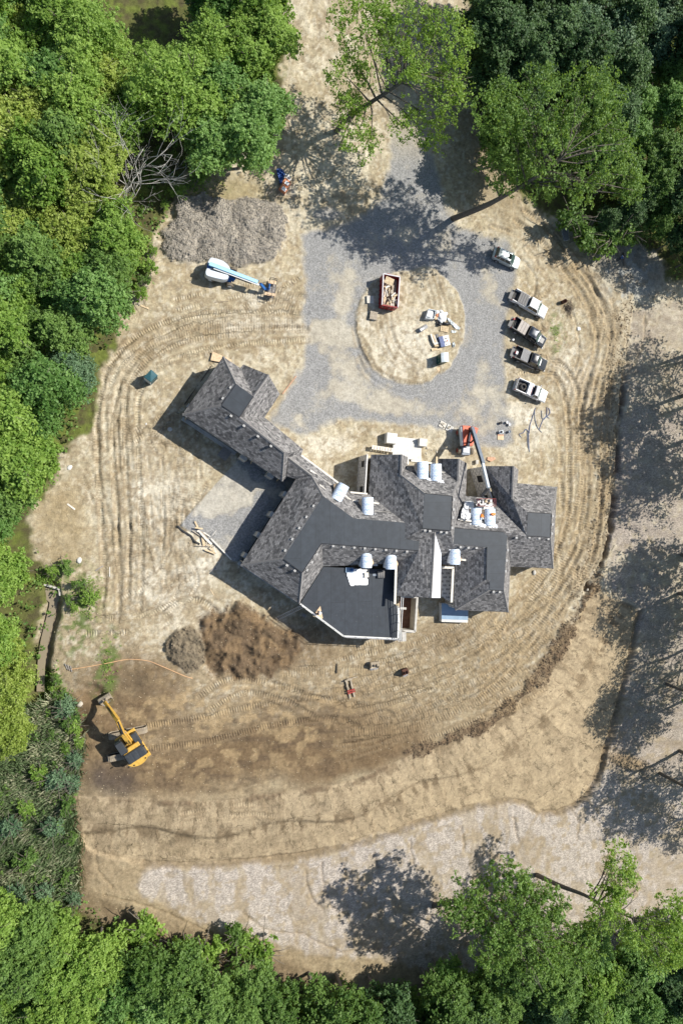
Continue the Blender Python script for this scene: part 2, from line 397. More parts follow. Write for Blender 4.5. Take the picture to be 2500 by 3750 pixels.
GRAVEL = smooth([(985, 320), (1010, 420), (1040, 508), (1060, 525), (1120, 545), (1165, 558), (1182, 640), (1166, 700), (1158, 800), (1160, 900), (1175, 1005), (1150, 1022), (1060, 1012), (1050, 985), (1000, 985), (900, 972), (780, 962), (700, 1000), (660, 985), (622, 968), (645, 925), (690, 845), (702, 780), (698, 700), (702, 640), (697, 560), (697, 535), (760, 520), (845, 488), (885, 420), (898, 330), (880, 150), (862, -60), (952, -60), (962, 150)], 3)
ISLAND = smooth([(868, 640), (930, 621), (990, 614), (1030, 645), (1060, 690), (1068, 740), (1056, 800), (1020, 852), (960, 882), (905, 878), (858, 848), (830, 800), (817, 750), (820, 700), (840, 662)], 3)
COURT = [(556, 1045), (430, 1185), (413, 1208), (470, 1236), (535, 1290), (580, 1290), (690, 1110), (700, 1090), (640, 1062)]
MULCH = [(1900, 690), (1568, 690), (1500, 700), (1445, 712), (1445, 800), (1430, 900), (1418, 1050), (1408, 1180), (1398, 1290), (1388, 1352), (1476, 1400), (1463, 1480), (1443, 1560), (1425, 1640), (1400, 1705), (1390, 1770), (1354, 1834), (1315, 1864), (1255, 1876), (1215, 1856), (1170, 1846), (1100, 1856), (1000, 1886), (900, 1917), (780, 1957), (650, 1988), (500, 1993), (345, 1992), (312, 2040), (430, 2110), (560, 2150), (700, 2190), (860, 2200), (1000, 2230), (1300, 2290), (1900, 2300)]
GPILE = smooth([(412, 452), (470, 447), (560, 458), (640, 470), (655, 520), (648, 570), (620, 600), (560, 612), (480, 604), (420, 606), (382, 588), (370, 545), (385, 520), (405, 500), (412, 452)], 4)
SPILE = smooth([(470, 1420), (500, 1402), (545, 1388), (590, 1400), (625, 1430), (668, 1460), (690, 1500), (650, 1540), (600, 1550), (540, 1556), (480, 1545), (462, 1500), (470, 1420)], 4)
SPILE2 = smooth([(378, 1478), (410, 1448), (450, 1440), (470, 1470), (474, 1500), (455, 1535), (425, 1540), (390, 1510), (378, 1478)], 4)
WELL = [C(1302, 850), C(1418, 855), C(1402, 1100), C(1312, 1095)]
# channel with standing water on the left
CHAN = [(118, 1350), (122, 1385), (112, 1430), (100, 1480), (94, 1530), (92, 1590)]

def axis(lo, c0, c1, hi, st):
    core = list(np.arange(c0, c1, st)); a = []; x = c0; g = st
    while x > lo: g *= 1.12; x -= g; a.append(x)
    b = []; x = core[-1]; g = st
    while x < hi: g *= 1.12; x += g; b.append(x)
    return np.array(a[::-1] + core + b)
xs = axis(-60, -15, 75, 170, .185); ys = axis(-150, -70, 68, 150, .185)
GX, GY = np.meshgrid(xs, ys); shp = GX.shape
X = GX.ravel(); Y = GY.ravel()
def to_d(x, y, h):
    a, b = proj(x, y, h); return a / K, b / K
def base_h(X, Y):
    h = np.zeros_like(X)
    for _ in range(2):
        dx, dy = to_d(X, Y, h)
        d = sdf(dx, dy, PAD) / 16.4
        wy = sst(1250, 1750, dy)                      # the bank only falls away on the lower side
        d = np.maximum(d, 0)
        h = -(2.1 * sst(0, 9.5, d) + .05 * np.clip(d - 8, 0, 40)) * wy
        lef = sst(230, 60, dx) * sst(1250, 1400, dy)
        h = h - .7 * lef
    return h
hb = base_h(X, Y)
DX, DY = to_d(X, Y, hb)
nz_l = fbm(X * .12, Y * .12, 3, 4); nz_m = fbm(X * .55, Y * .55, 5, 4); nz_f = fbm(X * 2.3, Y * 2.3, 9, 3)
wob = (fbm(X * .9, Y * .9, 21, 3) - .5) * 16        # ragged outlines, in photo units
wob2 = (fbm(X * .3, Y * .3, 31, 3) - .5) * 26
def region(poly, soft=5, wb=1.0):
    return sst(soft, -soft, sdf(DX + wob * wb, DY + wob[::-1] * wb, poly))
def spot(cx, cy, rx, ry, rot=0.0, soft=.5, wb=1.0):
    a = R_(rot); x = DX - cx + wob2 * wb; y = DY - cy + wob2[::-1] * wb
    u = (x * math.cos(a) + y * math.sin(a)) / rx; v = (-x * math.sin(a) + y * math.cos(a)) / ry
    return sst(1 + soft, 1 - soft, np.sqrt(u * u + v * v))
m_bare = sst(8, -8, sdf(DX + wob * 1.6 + wob2 * 1.5, DY + wob[::-1] * 1.6 + wob2[::-1] * 1.2, BARE)); m_grav = region(GRAVEL, 9, 1.3); m_isl = region(ISLAND, 3, .6); m_court = region(COURT, 1.6, .08)
m_mul = region(MULCH, 10, 1.5); m_clay = region(CLAY, 3, .25); m_gp = region(GPILE, 6, 1.6); m_sp = region(SPILE, 14, 2.6); m_sp2 = region(SPILE2, 4, 1.0)
m_grav = m_grav * (1 - m_isl) * (.12 + .88 * sst(250, 400, DY + wob2 * 2))

h = hb.copy()
h += (nz_m - .5) * .24 * (1 - .6 * np.maximum(m_grav, m_clay)) + (nz_l - .5) * .35
rough = 1 - .75 * np.maximum(np.maximum(m_grav, m_court), m_clay)
h += (nz_f - .5) * .15 * rough + (np.abs(fbm(X * 1.25, Y * 1.25, 12, 2) - .5) * -.2 + .02) * rough * sst(.35, .6, fbm(X * .2, Y * .2, 13, 3))
h += -.12 * m_grav + .10 * m_isl + .10 * m_court
# bank: smoothed in bucket-wide strips
dcr, acr, scr = seg_dist(DX, DY, CREST)
cl_u = acr / 16.4; cl_v = dcr / 16.4
row = np.where(cl_v < 4.6 + .6 * np.sin(cl_u * .35), 0, 1)
ph = cl_u * (1 / 2.3) + row * .37 + .12 * np.sin(cl_v * 1.3 + cl_u * .2); fr = ph - np.floor(ph); pid = np.floor(ph) + row * 50
jit = _hash(pid, row, 77)
line = (sst(.05, .0, np.minimum(fr, 1 - fr)) * (jit > .35)) + .8 * sst(.35, .0, np.abs(cl_v - 4.6 - .6 * np.sin(cl_u * .35) - .5 * (jit - .5)))
line *= m_clay
h += m_clay * ((fr - .5) * .13 * (jit - .2)) - .03 * line
h += -.35 * m_clay * sst(4.3, 5.0, cl_v - .6 * np.sin(cl_u * .35))
# loose ridge left along the crest of the bank, another beside the right-hand cut
bwid = 10 + 22 * vnoise(acr * .022, acr * 0, 91); berm = sst(bwid, bwid * .2, np.abs(scr + 6 + wob * 1.6)) * (dcr < 45) * sst(880, 990, DX) * sst(1400, 1360, DX) * (.5 + .5 * sst(.35, .5, nz_m))
berm2 = sst(11, 2, np.abs(scr - 4 + wob * 1.0)) * (dcr < 30) * sst(220, 330, DX) * sst(960, 900, DX) * sst(.42, .6, nz_m)
h += berm * (.05 + .5 * fbm(X * 1.6, Y * 1.6, 41, 3)) + berm2 * (.2 * nz_f)
CUT = smooth([(1448, 735), (1440, 800), (1430, 900), (1420, 1000), (1418, 1080), (1408, 1170), (1395, 1250), (1375, 1310), (1345, 1350)])
dc, ac, sc_ = seg_dist(DX, DY, CUT)
cutw = 10 + 4 * np.sin(ac * .02)
cutm = sst(cutw, cutw * .3, dc + wob * .7) * (.25 + .75 * sst(.38, .55, nz_m)); h -= cutm * .85 * sst(60, 200, ac)
mound_r = sst(40, 8, np.abs(dc - 22)) * (sc_ > 0); h += .22 * mound_r * nz_m
# lower edge of bank against mulch
LE = smooth([(1472, 1405), (1440, 1550), (1400, 1700), (1350, 1830), (1255, 1872), (1170, 1842), (1000, 1882), (780, 1952), (500, 1988), (330, 1988)])
de, ae, se = seg_dist(DX, DY, LE); lowm = sst(9, 2, de + wob * .5); h -= .35 * lowm
# heaps
def cones(lst):
    r = np.zeros_like(X)
    for (cx, cy, rr, hh) in lst:
        d = np.hypot(DX - cx + wob * .8, (DY - cy) + wob[::-1] * .8) / rr
        r = np.maximum(r, hh * np.clip(1 - d, 0, 1) ** .9)
    return r
gp = cones([(430, 490, 62, .95), (500, 500, 66, 1.1), (570, 510, 66, 1.15), (625, 530, 55, .95), (420, 555, 58, 1.0), (490, 560, 62, 1.1), (560, 565, 62, 1.1), (610, 570, 52, .9), (455, 520, 60, .9), (530, 540, 60, 1.0)])
gp *= m_gp; h += gp + m_gp * ((fbm(X * 2.6, Y * 2.6, 51, 3) - .5) * .38 + .06)
sp = cones([(560, 1430, 70, 1.7), (510, 1470, 75, 1.2), (590, 1475, 60, 1.0), (540, 1500, 70, .9), (615, 1450, 45, 1.0)]) * m_sp
h += sp + m_sp * ((np.abs(fbm(X * .5, Y * .5, 53, 3) - .5) * -2.2 + .2) + (nz_m - .5) * .6 + (nz_f - .5) * .3)
sp2 = cones([(425, 1485, 60, 1.3), (445, 1465, 45, 1.1)]) * m_sp2; h += sp2 + m_sp2 * (fbm(X * 2, Y * 2, 57, 3) - .5) * .7
# ditch
ddc, _, _ = seg_dist(DX, DY, CHAN); chm = sst(26, 10, ddc + wob * .4); h = h * (1 - .0) - chm * 1.0
# pit of soil being dug
dig = spot(218, 1600, 30, 22, 30); h -= .7 * dig; h += .5 * spot(225, 1660, 40, 32, 10) * nz_m
# house pad, kept level so walls meet it
HOUSE = [(420, 945), (510, 822), (620, 860), (690, 1020), (850, 1040), (960, 1040), (1060, 1060), (1180, 1070), (1280, 1120), (1275, 1310), (1170, 1405), (1080, 1430), (930, 1480), (780, 1465), (540, 1300), (650, 1110)]
m_hs = sst(14, -6, sdf(DX, DY, HOUSE)); h = h * (1 - m_hs) + (-.03) * m_hs
welm = inside(X, Y, [(p.x, p.y) for p in WELL]); h = np.where(welm, -1.6, h)

# ---- ruts and tread marks ------------------------------------------------
tu = np.zeros_like(X); tm = np.zeros_like(X); rutc = np.zeros_like(X); ridge = np.zeros_like(X)
def track(pts, w=.55, dep=.10, gauge=0.0, tread=1.0, solid=False):
    global h
    P = smooth(pts, 4)
    lines = [P]
    if gauge:
        lines = []
        for s in (-1, 1):
            q = []
            for i, p in enumerate(P):
                a, b = P[max(i - 1, 0)], P[min(i + 1, len(P) - 1)]; dx, dy = b[0] - a[0], b[1] - a[1]; L = math.hypot(dx, dy) + 1e-6
                q.append((p[0] - dy / L * s * gauge * 8.2, p[1] + dx / L * s * gauge * 8.2))
            lines.append(q)
    for q in lines:
        ax = [p[0] for p in q]; ay = [p[1] for p in q]; pad = 30
        m = (DX > min(ax) - pad) & (DX < max(ax) + pad) & (DY > min(ay) - pad) & (DY < max(ay) + pad)
        ix = np.nonzero(m)[0]
        if len(ix) == 0: continue
        d, al, _ = seg_dist(DX[ix] + wob[ix] * .15, DY[ix] + wob[::-1][ix] * .15, q)
        d = d / 16.4; al = al / 16.4
        k = sst(w * .5 + .12, w * .5 - .12, d); r = sst(.30, .05, np.abs(d - w * .5 - .16))
        fade = np.clip(.15 + 1.1 * sst(.36, .62, fbm(X[ix] * .33 + len(pts), Y[ix] * .33, 95, 3)), 0, 1)
        if solid: fade = np.clip(fade + .6, 0, 1)
        h[ix] += (-dep * k + dep * .5 * r * (.3 + nz_f[ix])) * fade
        near = d < w * .5 + .5
        tu[ix] = np.where(near, al, tu[ix]); tm[ix] = np.maximum(tm[ix] * (1 - k), k * tread * fade); rutc[ix] = np.maximum(rutc[ix], k); ridge[ix] = np.maximum(ridge[ix], r * fade)
# site edge, right
track([(1195, 495), (1250, 540), (1300, 600), (1345, 660), (1378, 730), (1384, 800), (1365, 870), (1350, 950), (1345, 1060)], .6, .18, 1.9, 1, True)
track([(1130, 520), (1210, 555), (1270, 620), (1330, 650)], .4, .10, 0, .5)
track([(1190, 590), (1250, 585), (1280, 570)], .35, .10, 0, .5)
track([(1180, 842), (1250, 838), (1292, 862), (1316, 930), (1322, 1050), (1318, 1180), (1292, 1270), (1240, 1335), (1150, 1440)], .6, .15, 1.9, 1, True)
track([(1238, 905), (1272, 930), (1284, 1000), (1288, 1120), (1290, 1220), (1270, 1290), (1200, 1400)], .5, .13, 0)
track([(1400, 830), (1372, 930), (1366, 1060), (1360, 1180), (1338, 1290), (1270, 1390), (1170, 1470), (1050, 1535), (900, 1585)], .6, .14, 2.0, 1, True)
track([(1418, 760), (1395, 860), (1385, 1000), (1380, 1150), (1362, 1260), (1320, 1350)], .5, .10, 0)
track([(1300, 1250), (1300, 1350), (1240, 1440), (1130, 1530), (980, 1600), (860, 1640)], .6, .10, 2.0)
track([(1280, 1400), (1200, 1500), (1100, 1580), (980, 1640), (860, 1690)], .6, .08, 1.9)
track([(1180, 1330), (1160, 1400), (1080, 1490), (950, 1540)], .55, .07, 1.7)
track([(1070, 1440), (1000, 1490), (880, 1530), (770, 1560)], .55, .07, 1.7)
track([(1230, 1560), (1120, 1640), (1000, 1690), (930, 1710)], .55, .08, 0)
# haul road, left
track([(705, 738), (600, 735), (500, 738), (400, 755), (320, 790), (268, 850), (245, 930), (240, 1020), (248, 1150), (256, 1300), (252, 1430)], .65, .14, 2.2, 1, True)
track([(705, 765), (560, 775), (440, 795), (350, 835), (310, 890), (300, 970), (305, 1100), (312, 1250), (306, 1400)], .6, .12, 1.8, .8, True)
track([(700, 690), (560, 715), (420, 735), (300, 800), (240, 880), (225, 960)], .5, .07, 1.6)
track([(280, 960), (290, 1100), (282, 1250), (285, 1400)], .5, .07, 1.6)
track([(705, 640), (640, 680), (540, 735), (420, 770)], .45, .06, 1.5)
track([(400, 700), (500, 680), (580, 665), (690, 700)], .45, .05, 1.5)
track([(515, 830), (440, 900), (380, 960), (330, 1010)], .45, .06, 1.5)
track([(200, 1090), (235, 1180), (250, 1260)], .4, .05, 1.5)
# machine tracks on the worked ground below the house
track([(332, 1668), (450, 1650), (600, 1620), (730, 1603), (850, 1622), (950, 1612)], .75, .13, 0, 1, True)
track([(332, 1722), (480, 1702), (620, 1668), (770, 1648), (830, 1678)], .75, .13, 0, 1, True)
track([(455, 1602), (530, 1560), (640, 1575), (730, 1604), (900, 1640)], .7, .13, 0, 1, True)
track([(480, 1632), (560, 1592), (650, 1608), (720, 1645)], .6, .10, 0, 1, True)
track([(220, 1422), (330, 1412), (440, 1377), (492, 1402)], .8, .14, 0, 1, True)
track([(195, 1456), (330, 1450), (420, 1440)], .7, .08, 0)
track([(690, 1630), (770, 1660), (830, 1690)], .6, .08, 0)
track([(820, 1590), (900, 1570), (960, 1550)], .6, .07, 1.7)
# bank
track([(420, 1880), (560, 1860), (640, 1865)], .5, .05, 1.4, .6)
track([(1390, 1735), (1440, 1745), (1485, 1775)], .7, .14, 1.2)
# round the island
track([(830, 800), (850, 850), (905, 885), (970, 893), (1020, 865)], .4, .08, 1.4, .6)
track([(822, 690), (815, 760), (840, 830), (900, 872)], .35, .06, 0, .5)
track([(900, 640), (880, 720), (905, 810), (960, 850)], .4, .05, 1.5, .4)
track([(985, 630), (1010, 720), (1000, 800)], .4, .04, 1.5, .4)
# chaotic turning marks on the pale yard
for i in range(34):
    cx, cy = rnd.uniform(330, 480), rnd.uniform(960, 1400)
    if cx + (cy - 960) * .3 > 560: continue
    a = rnd.uniform(0, 6.28); L = rnd.uniform(20, 60); b = a + rnd.uniform(-.7, .7)
    track([(cx, cy), (cx + L * math.cos(a), cy + L * math.sin(a)), (cx + L * math.cos(a) + L * math.cos(b), cy + L * math.sin(a) + L * math.sin(b))], .35, .06, 0, .8)
for i in range(44):
    cx, cy = rnd.uniform(640, 1240), rnd.uniform(1440, 1640)
    a = rnd.uniform(-.5, .3); L = rnd.uniform(20, 50)
    track([(cx, cy), (cx + L * math.cos(a), cy + L * math.sin(a)), (cx + 2 * L * math.cos(a), cy + 2 * L * math.sin(a - .2))], .4, .045, 0, .8)
for i in range(20):
    cx, cy = rnd.uniform(1190, 1360), rnd.uniform(560, 900)
    a = rnd.uniform(.6, 2.2); L = rnd.uniform(15, 35)
    track([(cx, cy), (cx + L * math.cos(a), cy + L * math.sin(a)), (cx + 2 * L * math.cos(a + .3), cy + 2 * L * math.sin(a + .3))], .3, .05, 0, .6)
# many overlapping passes following the haul roads
def bundle(pts, n, spread, w0=.25, w1=.6, dep=.055, seed=0):
    rr = random.Random(seed)
    for _ in range(n):
        a = rr.uniform(0, len(pts) - 2.2); b = min(len(pts) - 1, a + rr.uniform(1.5, 3.5)); k = int(a); q = pts[k:int(math.ceil(b)) + 1]; ox, oy = rr.gauss(0, spread), rr.gauss(0, spread)
        if len(q) > 1: track([(x + ox + rr.gauss(0, spread * .4), y + oy + rr.gauss(0, spread * .4)) for x, y in q], rr.uniform(w0, w1), dep * rr.uniform(.6, 1.5), 0, rr.uniform(.3, 1))
bundle([(700, 750), (560, 745), (430, 770), (340, 810), (280, 870), (258, 960), (262, 1080), (272, 1200), (278, 1320), (275, 1430)], 22, 22, seed=1)
bundle([(1230, 520), (1300, 600), (1360, 690), (1375, 780), (1345, 880), (1330, 980), (1330, 1100), (1322, 1200), (1290, 1290), (1210, 1390), (1100, 1480), (960, 1550), (820, 1590)], 40, 24, seed=2)
bundle([(1350, 1300), (1280, 1420), (1190, 1520), (1070, 1600), (940, 1650), (800, 1690)], 22, 22, seed=3)
bundle([(640, 1560), (780, 1560), (900, 1530), (1040, 1480), (1120, 1420)], 16, 30, seed=4)
bundle([(480, 880), (410, 960), (380, 1080), (390, 1200), (400, 1320), (330, 1400)], 18, 34, .25, .4, .06, seed=5)
# erosion rills
def rill(pts, w=.22, dep=.16):
    global h, ridge
    P = smooth(pts, 3); ax = [p[0] for p in P]; ay = [p[1] for p in P]
    ix = np.nonzero((DX > min(ax) - 20) & (DX < max(ax) + 20) & (DY > min(ay) - 20) & (DY < max(ay) + 20))[0]
    d, al, _ = seg_dist(DX[ix] + wob[ix] * .6, DY[ix] + wob[::-1][ix] * .6, P); d /= 16.4
    h[ix] -= dep * sst(w, w * .2, d); ridge[ix] = np.maximum(ridge[ix], .7 * sst(w * 1.5, 0, d))
for p in ([(740, 1985), (745, 2040), (760, 2080), (800, 2105)], [(700, 2000), (712, 2060), (740, 2090)], [(790, 1975), (800, 2030), (830, 2060)], [(860, 1960), (868, 2010)], [(560, 2100), (620, 2140), (700, 2150), (780, 2185), (900, 2180)], [(240, 2060), (330, 2080), (430, 2120), (520, 2160), (640, 2190)], [(215, 1930), (225, 2000), (260, 2040)], [(1190, 590), (1230, 640), (1225, 700), (1250, 760)], [(1268, 830), (1300, 850)], [(1150, 700), (1210, 690), (1240, 660), (1300, 640)], [(1480, 720), (1475, 800), (1440, 860)], [(1310, 700), (1330, 780), (1320, 850)],
          [(1440, 770), (1432, 880), (1412, 1000), (1404, 1100), (1392, 1200), (1372, 1280), (1330, 1350), (1270, 1420), (1200, 1510), (1110, 1590), (1000, 1650)], [(1405, 860), (1398, 980), (1388, 1090), (1372, 1200), (1340, 1300), (1290, 1370)], [(1335, 900), (1345, 1000), (1342, 1120), (1330, 1230)], [(900, 1560), (1000, 1540), (1100, 1490), (1180, 1420)], [(840, 1610), (980, 1590), (1100, 1530)], [(220, 960), (225, 1060), (240, 1160)], [(275, 880), (268, 980), (275, 1090)],
          [(1310, 1860), (1330, 1890), (1325, 1930)], [(600, 1440), (640, 1490)], [(1180, 1880), (1190, 1930)], [(1060, 1900), (1065, 1950)], [(940, 1930), (950, 1990)]):
    rill(p)

# ---- colour of the soil ---------------------------------------------------
def c3(a): return np.array(a)
colr = np.zeros((len(X), 3)); colr[:] = (.415, .355, .240)
def mixc(mask, c):
    global colr
    colr = colr * (1 - mask[:, None]) + c3(c)[None] * mask[:, None]
mixc(.9 * sst(1250, 1720, DY), (.285, .222, .136))                 # yellower soil low on the site
mixc(.75 * sst(.47, .63, nz_l) * sst(1550, 1300, DY), (.50, .45, .335))
for s in ((395, 1300, 95, 130, 0), (360, 1130, 70, 110, -10), (930, 800, 75, 70, 0), (600, 750, 110, 24, 0), (760, 900, 70, 40, 30), (1215, 960, 60, 70, 0), (820, 720, 60, 50, 0), (450, 1250, 60, 80, 30), (740, 1020, 70, 25, 0), (490, 1430, 40, 30, 0), (620, 690, 60, 30, 0), (1320, 860, 50, 60, 0)):
    mixc(.9 * spot(*s) * (.45 + .8 * nz_m), (.60, .555, .45))
mixc(.7 * sst(.5, .66, fbm(X * .35, Y * .35, 61, 4)), (.335, .275, .175))
mixc(.6 * sst(.55, .62, fbm(X * .9, Y * .9, 63, 5, .65)) * rough, (.275, .22, .14))
mixc(.55 * sst(.56, .62, fbm(X * 1.7, Y * 1.7, 64, 3, .6)) * rough * sst(1750, 1500, DY), (.55, .50, .39))
mixc(.5 * sst(.57, .63, fbm(X * 1.9 + 9, Y * 1.9, 66, 3, .6)) * rough, (.235, .18, .11))
mixc(.8 * spot(140, 1200, 60, 100, -10), (.30, .235, .135))
mixc(.75 * spot(480, 440, 130, 45, 10), (.29, .24, .13))
mixc(.7 * spot(1150, 400, 70, 130, -15), (.27, .215, .13))
mixc(.75 * spot(1450, 610, 90, 50, 20), (.22, .205, .175))
mixc(.6 * sst(.45, .6, fbm(X * .8, Y * .8, 65, 3)) * spot(1440, 640, 60, 60), (.30, .32, .31))
# brown worked ground
for s in ((300, 1590, 130, 90, 0, .8), (240, 1700, 70, 110, 0, .8), (560, 1730, 260, 60, -8, .75), (800, 1740, 140, 40, -15, .9), (700, 1640, 170, 50, -5, .45), (350, 1780, 130, 50, 5, .75), (700, 1480, 110, 50, 0, .55), (1010, 1460, 80, 40, -20, .35), (450, 1690, 130, 40, 0, .5), (190, 1660, 40, 60, 0, .9), (720, 1700, 220, 55, -8, .7), (880, 1720, 90, 40, -20, .7)):
    mixc(np.clip(1.05 * s[5] * spot(*s[:5]) * (.7 + .9 * nz_m), 0, 1), (.155, .107, .060))
strip = fbm(X * .35 + Y * .1, Y * 1.5, 67, 4)
mixc(.6 * sst(.52, .66, strip) * spot(520, 1710, 360, 130, -5), (.105, .075, .048))
mixc(.55 * sst(.52, .62, fbm(X * .8, Y * .9, 70, 3)) * spot(520, 1660, 330, 130, -5), (.36, .265, .145))
mixc(.85 * spot(255, 1795, 60, 40, 20) * (.3 + nz_m), (.075, .06, .05))
mixc(.7 * spot(300, 1570, 60, 30, 0) * (.3 + nz_m), (.11, .085, .055))
mixc(.85 * sst(40, 8, np.abs(DX - 185)) * spot(190, 1990, 70, 240) * (.4 + nz_m), (.17, .125, .075))
mixc(.85 * sst(-30, 12, (DY - 2068) - (DX - 200) * .33 + wob2) * sst(850, 700, DX) * sst(1950, 2050, DY) * (.45 + nz_m), (.165, .122, .073))
# bank
mixc(m_clay, (.39, .308, .196))
mixc(m_clay * .8 * (.35 + .65 * sst(600, 300, DX)) * sst(.5, .62, fbm(cl_u * .5, cl_v * 1.2, 68, 4)) , (.29, .225, .138))
mixc(m_clay * .85 * sst(.49, .56, fbm(cl_u * 1.2 + 3, cl_v * .40, 69, 5, .62)) * (.35 + .65 * sst(3.2, 4.6, cl_v) * sst(6.2, 5.0, cl_v) + .5 * sst(2.6, .3, cl_v)), (.185, .137, .083))
mixc(.45 * line, (.19, .142, .088))
mixc(np.clip(1.1 * berm * (.4 + nz_f), 0, 1), (.150, .105, .063)); mixc(.8 * berm2, (.155, .11, .068))
# mulch (shredded wood)
chip = fbm(X * 1.1, Y * 1.1, 71, 4)
chip2 = fbm(ae / 16.4 * .55 + wob2 * .02, de / 16.4 * .13, 72, 4); m_chip = np.clip(m_mul * (.45 + .65 * sst(.36, .48, chip)) * (.5 + .6 * sst(.34, .46, chip2 + (chip - .5) * .25)), 0, 1)
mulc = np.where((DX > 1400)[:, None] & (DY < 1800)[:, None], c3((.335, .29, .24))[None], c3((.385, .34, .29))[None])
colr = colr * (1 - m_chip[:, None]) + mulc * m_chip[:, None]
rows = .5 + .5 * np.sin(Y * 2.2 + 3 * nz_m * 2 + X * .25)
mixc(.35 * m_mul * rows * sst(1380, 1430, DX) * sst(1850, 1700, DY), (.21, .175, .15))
mixc(.8 * spot(1440, 1752, 46, 16, 15, .4, .3), (.20, .145, .085))
mixc(.5 * lowm, (.16, .12, .075)); mixc(.75 * cutm * sst(60, 200, ac), (.13, .095, .06)); mixc(.35 * mound_r, (.24, .18, .11))
# stone of the drive, with soil carried over it
gdust = np.clip(spot(740, 760, 60, 26, 0) + .9 * spot(800, 830, 60, 80, -25) + .85 * spot(860, 920, 120, 26, 12) + .7 * spot(1110, 930, 50, 90, 10) + .6 * spot(1130, 640, 30, 40) + .55 * spot(770, 640, 50, 70, 20) + .6 * spot(930, 560, 90, 40, -10) + .7 * spot(790, 690, 20, 60, 10) + .5 * spot(700, 960, 40, 30), 0, 1)
gd = sst(.2, .85, gdust * .8 * (.3 + 1.1 * fbm(X * .8, Y * .8, 83, 4, .65)) + (fbm(X * .4, Y * .4, 73, 5, .7) - .43) * 1.6)
gmask = np.clip(m_grav * (1 - .9 * gd), 0, 1)
cgd = np.clip(spot(520, 1130, 60, 60, -35) * .9, 0, 1); cg = sst(.3, .62, cgd * .6 + (fbm(X * .6, Y * .6, 74, 4) - .30) * 1.2); gcourt = m_court * (1 - .72 * cg)
mixc(m_grav * (1 - gmask) * .85, (.43, .395, .32)); mixc(m_court * (1 - gcourt) * .95, (.545, .515, .44))
gsum = np.clip(gmask + gcourt + .8 * spot(752, 490, 30, 14, 0, .4, .4), 0, 1)
mixc(gsum, (.275, .272, .262))
mixc(m_gp, (.335, .30, .245)); mixc(m_gp * sst(.45, .65, nz_m) * .5, (.26, .23, .19))
mixc(np.clip(m_sp + .5 * spot(600, 1495, 110, 62) * (.4 + nz_m), 0, 1), (.135, .095, .058)); mixc(m_sp * sst(.5, .58, fbm(X * .8, Y * .8, 54, 4)) * .6, (.21, .143, .078)); mixc(m_sp2, (.19, .155, .105))
# ridges of thrown soil a little browner, tread lines on pale ground
mixc(.45 * ridge * (1 - gsum), (.215, .160, .095)); mixc(.30 * rutc * (1 - gsum) * (DX > 1100), (.335, .245, .135))
# grass and forest floor
gr = sst(.45, .62, fbm(X * .6, Y * .6, 75, 4))
mixc(1 - m_bare, (.10, .105, .035)); mixc((1 - m_bare) * gr, (.125, .15, .035)); mixc((1 - m_bare) * .7 * sst(.5, .64, fbm(X * 1.3, Y * 1.3, 76, 3)), (.075, .062, .035))
mixc((1 - m_bare) * .8 * sst(2180, 2230, DY) * sst(900, 1000, DX), (.22, .165, .125))
for s in ((195, 1380, 45, 60), (240, 1560, 30, 60), (160, 1310, 40, 24), (125, 1600, 26, 60), (170, 1450, 40, 60), (450, 430, 60, 30), (1275, 760, 18, 40), (250, 1500, 20, 60)):
    mixc(.75 * spot(*s) * sst(.42, .62, fbm(X * 1.5, Y * 1.5, 79, 3)), (.095, .14, .035))
mixc(.9 * chm * m_bare, (.26, .215, .15))
colr *= (.90 + .2 * nz_f[:, None])
# relief seen by the shader
nv = len(X)
co = np.stack([X, Y, h], 1).astype(np.float32)
nxv, nyv = len(xs), len(ys)
jj, ii = np.meshgrid(np.arange(nxv - 1), np.arange(nyv - 1))
q0 = (ii * nxv + jj).ravel(); quads = np.stack([q0, q0 + 1, q0 + nxv + 1, q0 + nxv], 1)
lab = np.zeros(nv, int)
lab[m_clay > .5] = 1; lab[m_mul > .5] = 2; lab[(m_grav > .5)] = 3; lab[m_court > .5] = 4; lab[m_gp > .5] = 5; lab[m_sp > .5] = 6; lab[(m_sp2 > .5) & (m_sp <= .5)] = 7
lab[m_bare < .5] = 0
qlab = lab[quads].max(1)
names = {0: ('ground', 'structure', None, None), 1: ('bank', 'structure', None, None), 2: ('mulch_ground', 'structure', None, None), 3: ('gravel_drive', 'structure', None, None), 4: ('gravel_court', 'structure', None, None),
         5: ('gravel_pile', 'stuff', 'broad lumpy heap of grey gravel behind the blue boom lift', 'gravel'), 6: ('soil_pile', 'stuff', 'large heap of dark brown topsoil against the terrace', 'soil'), 7: ('rubble_pile', 'stuff', 'small heap of grey-brown clods beside the topsoil heap', 'soil')}

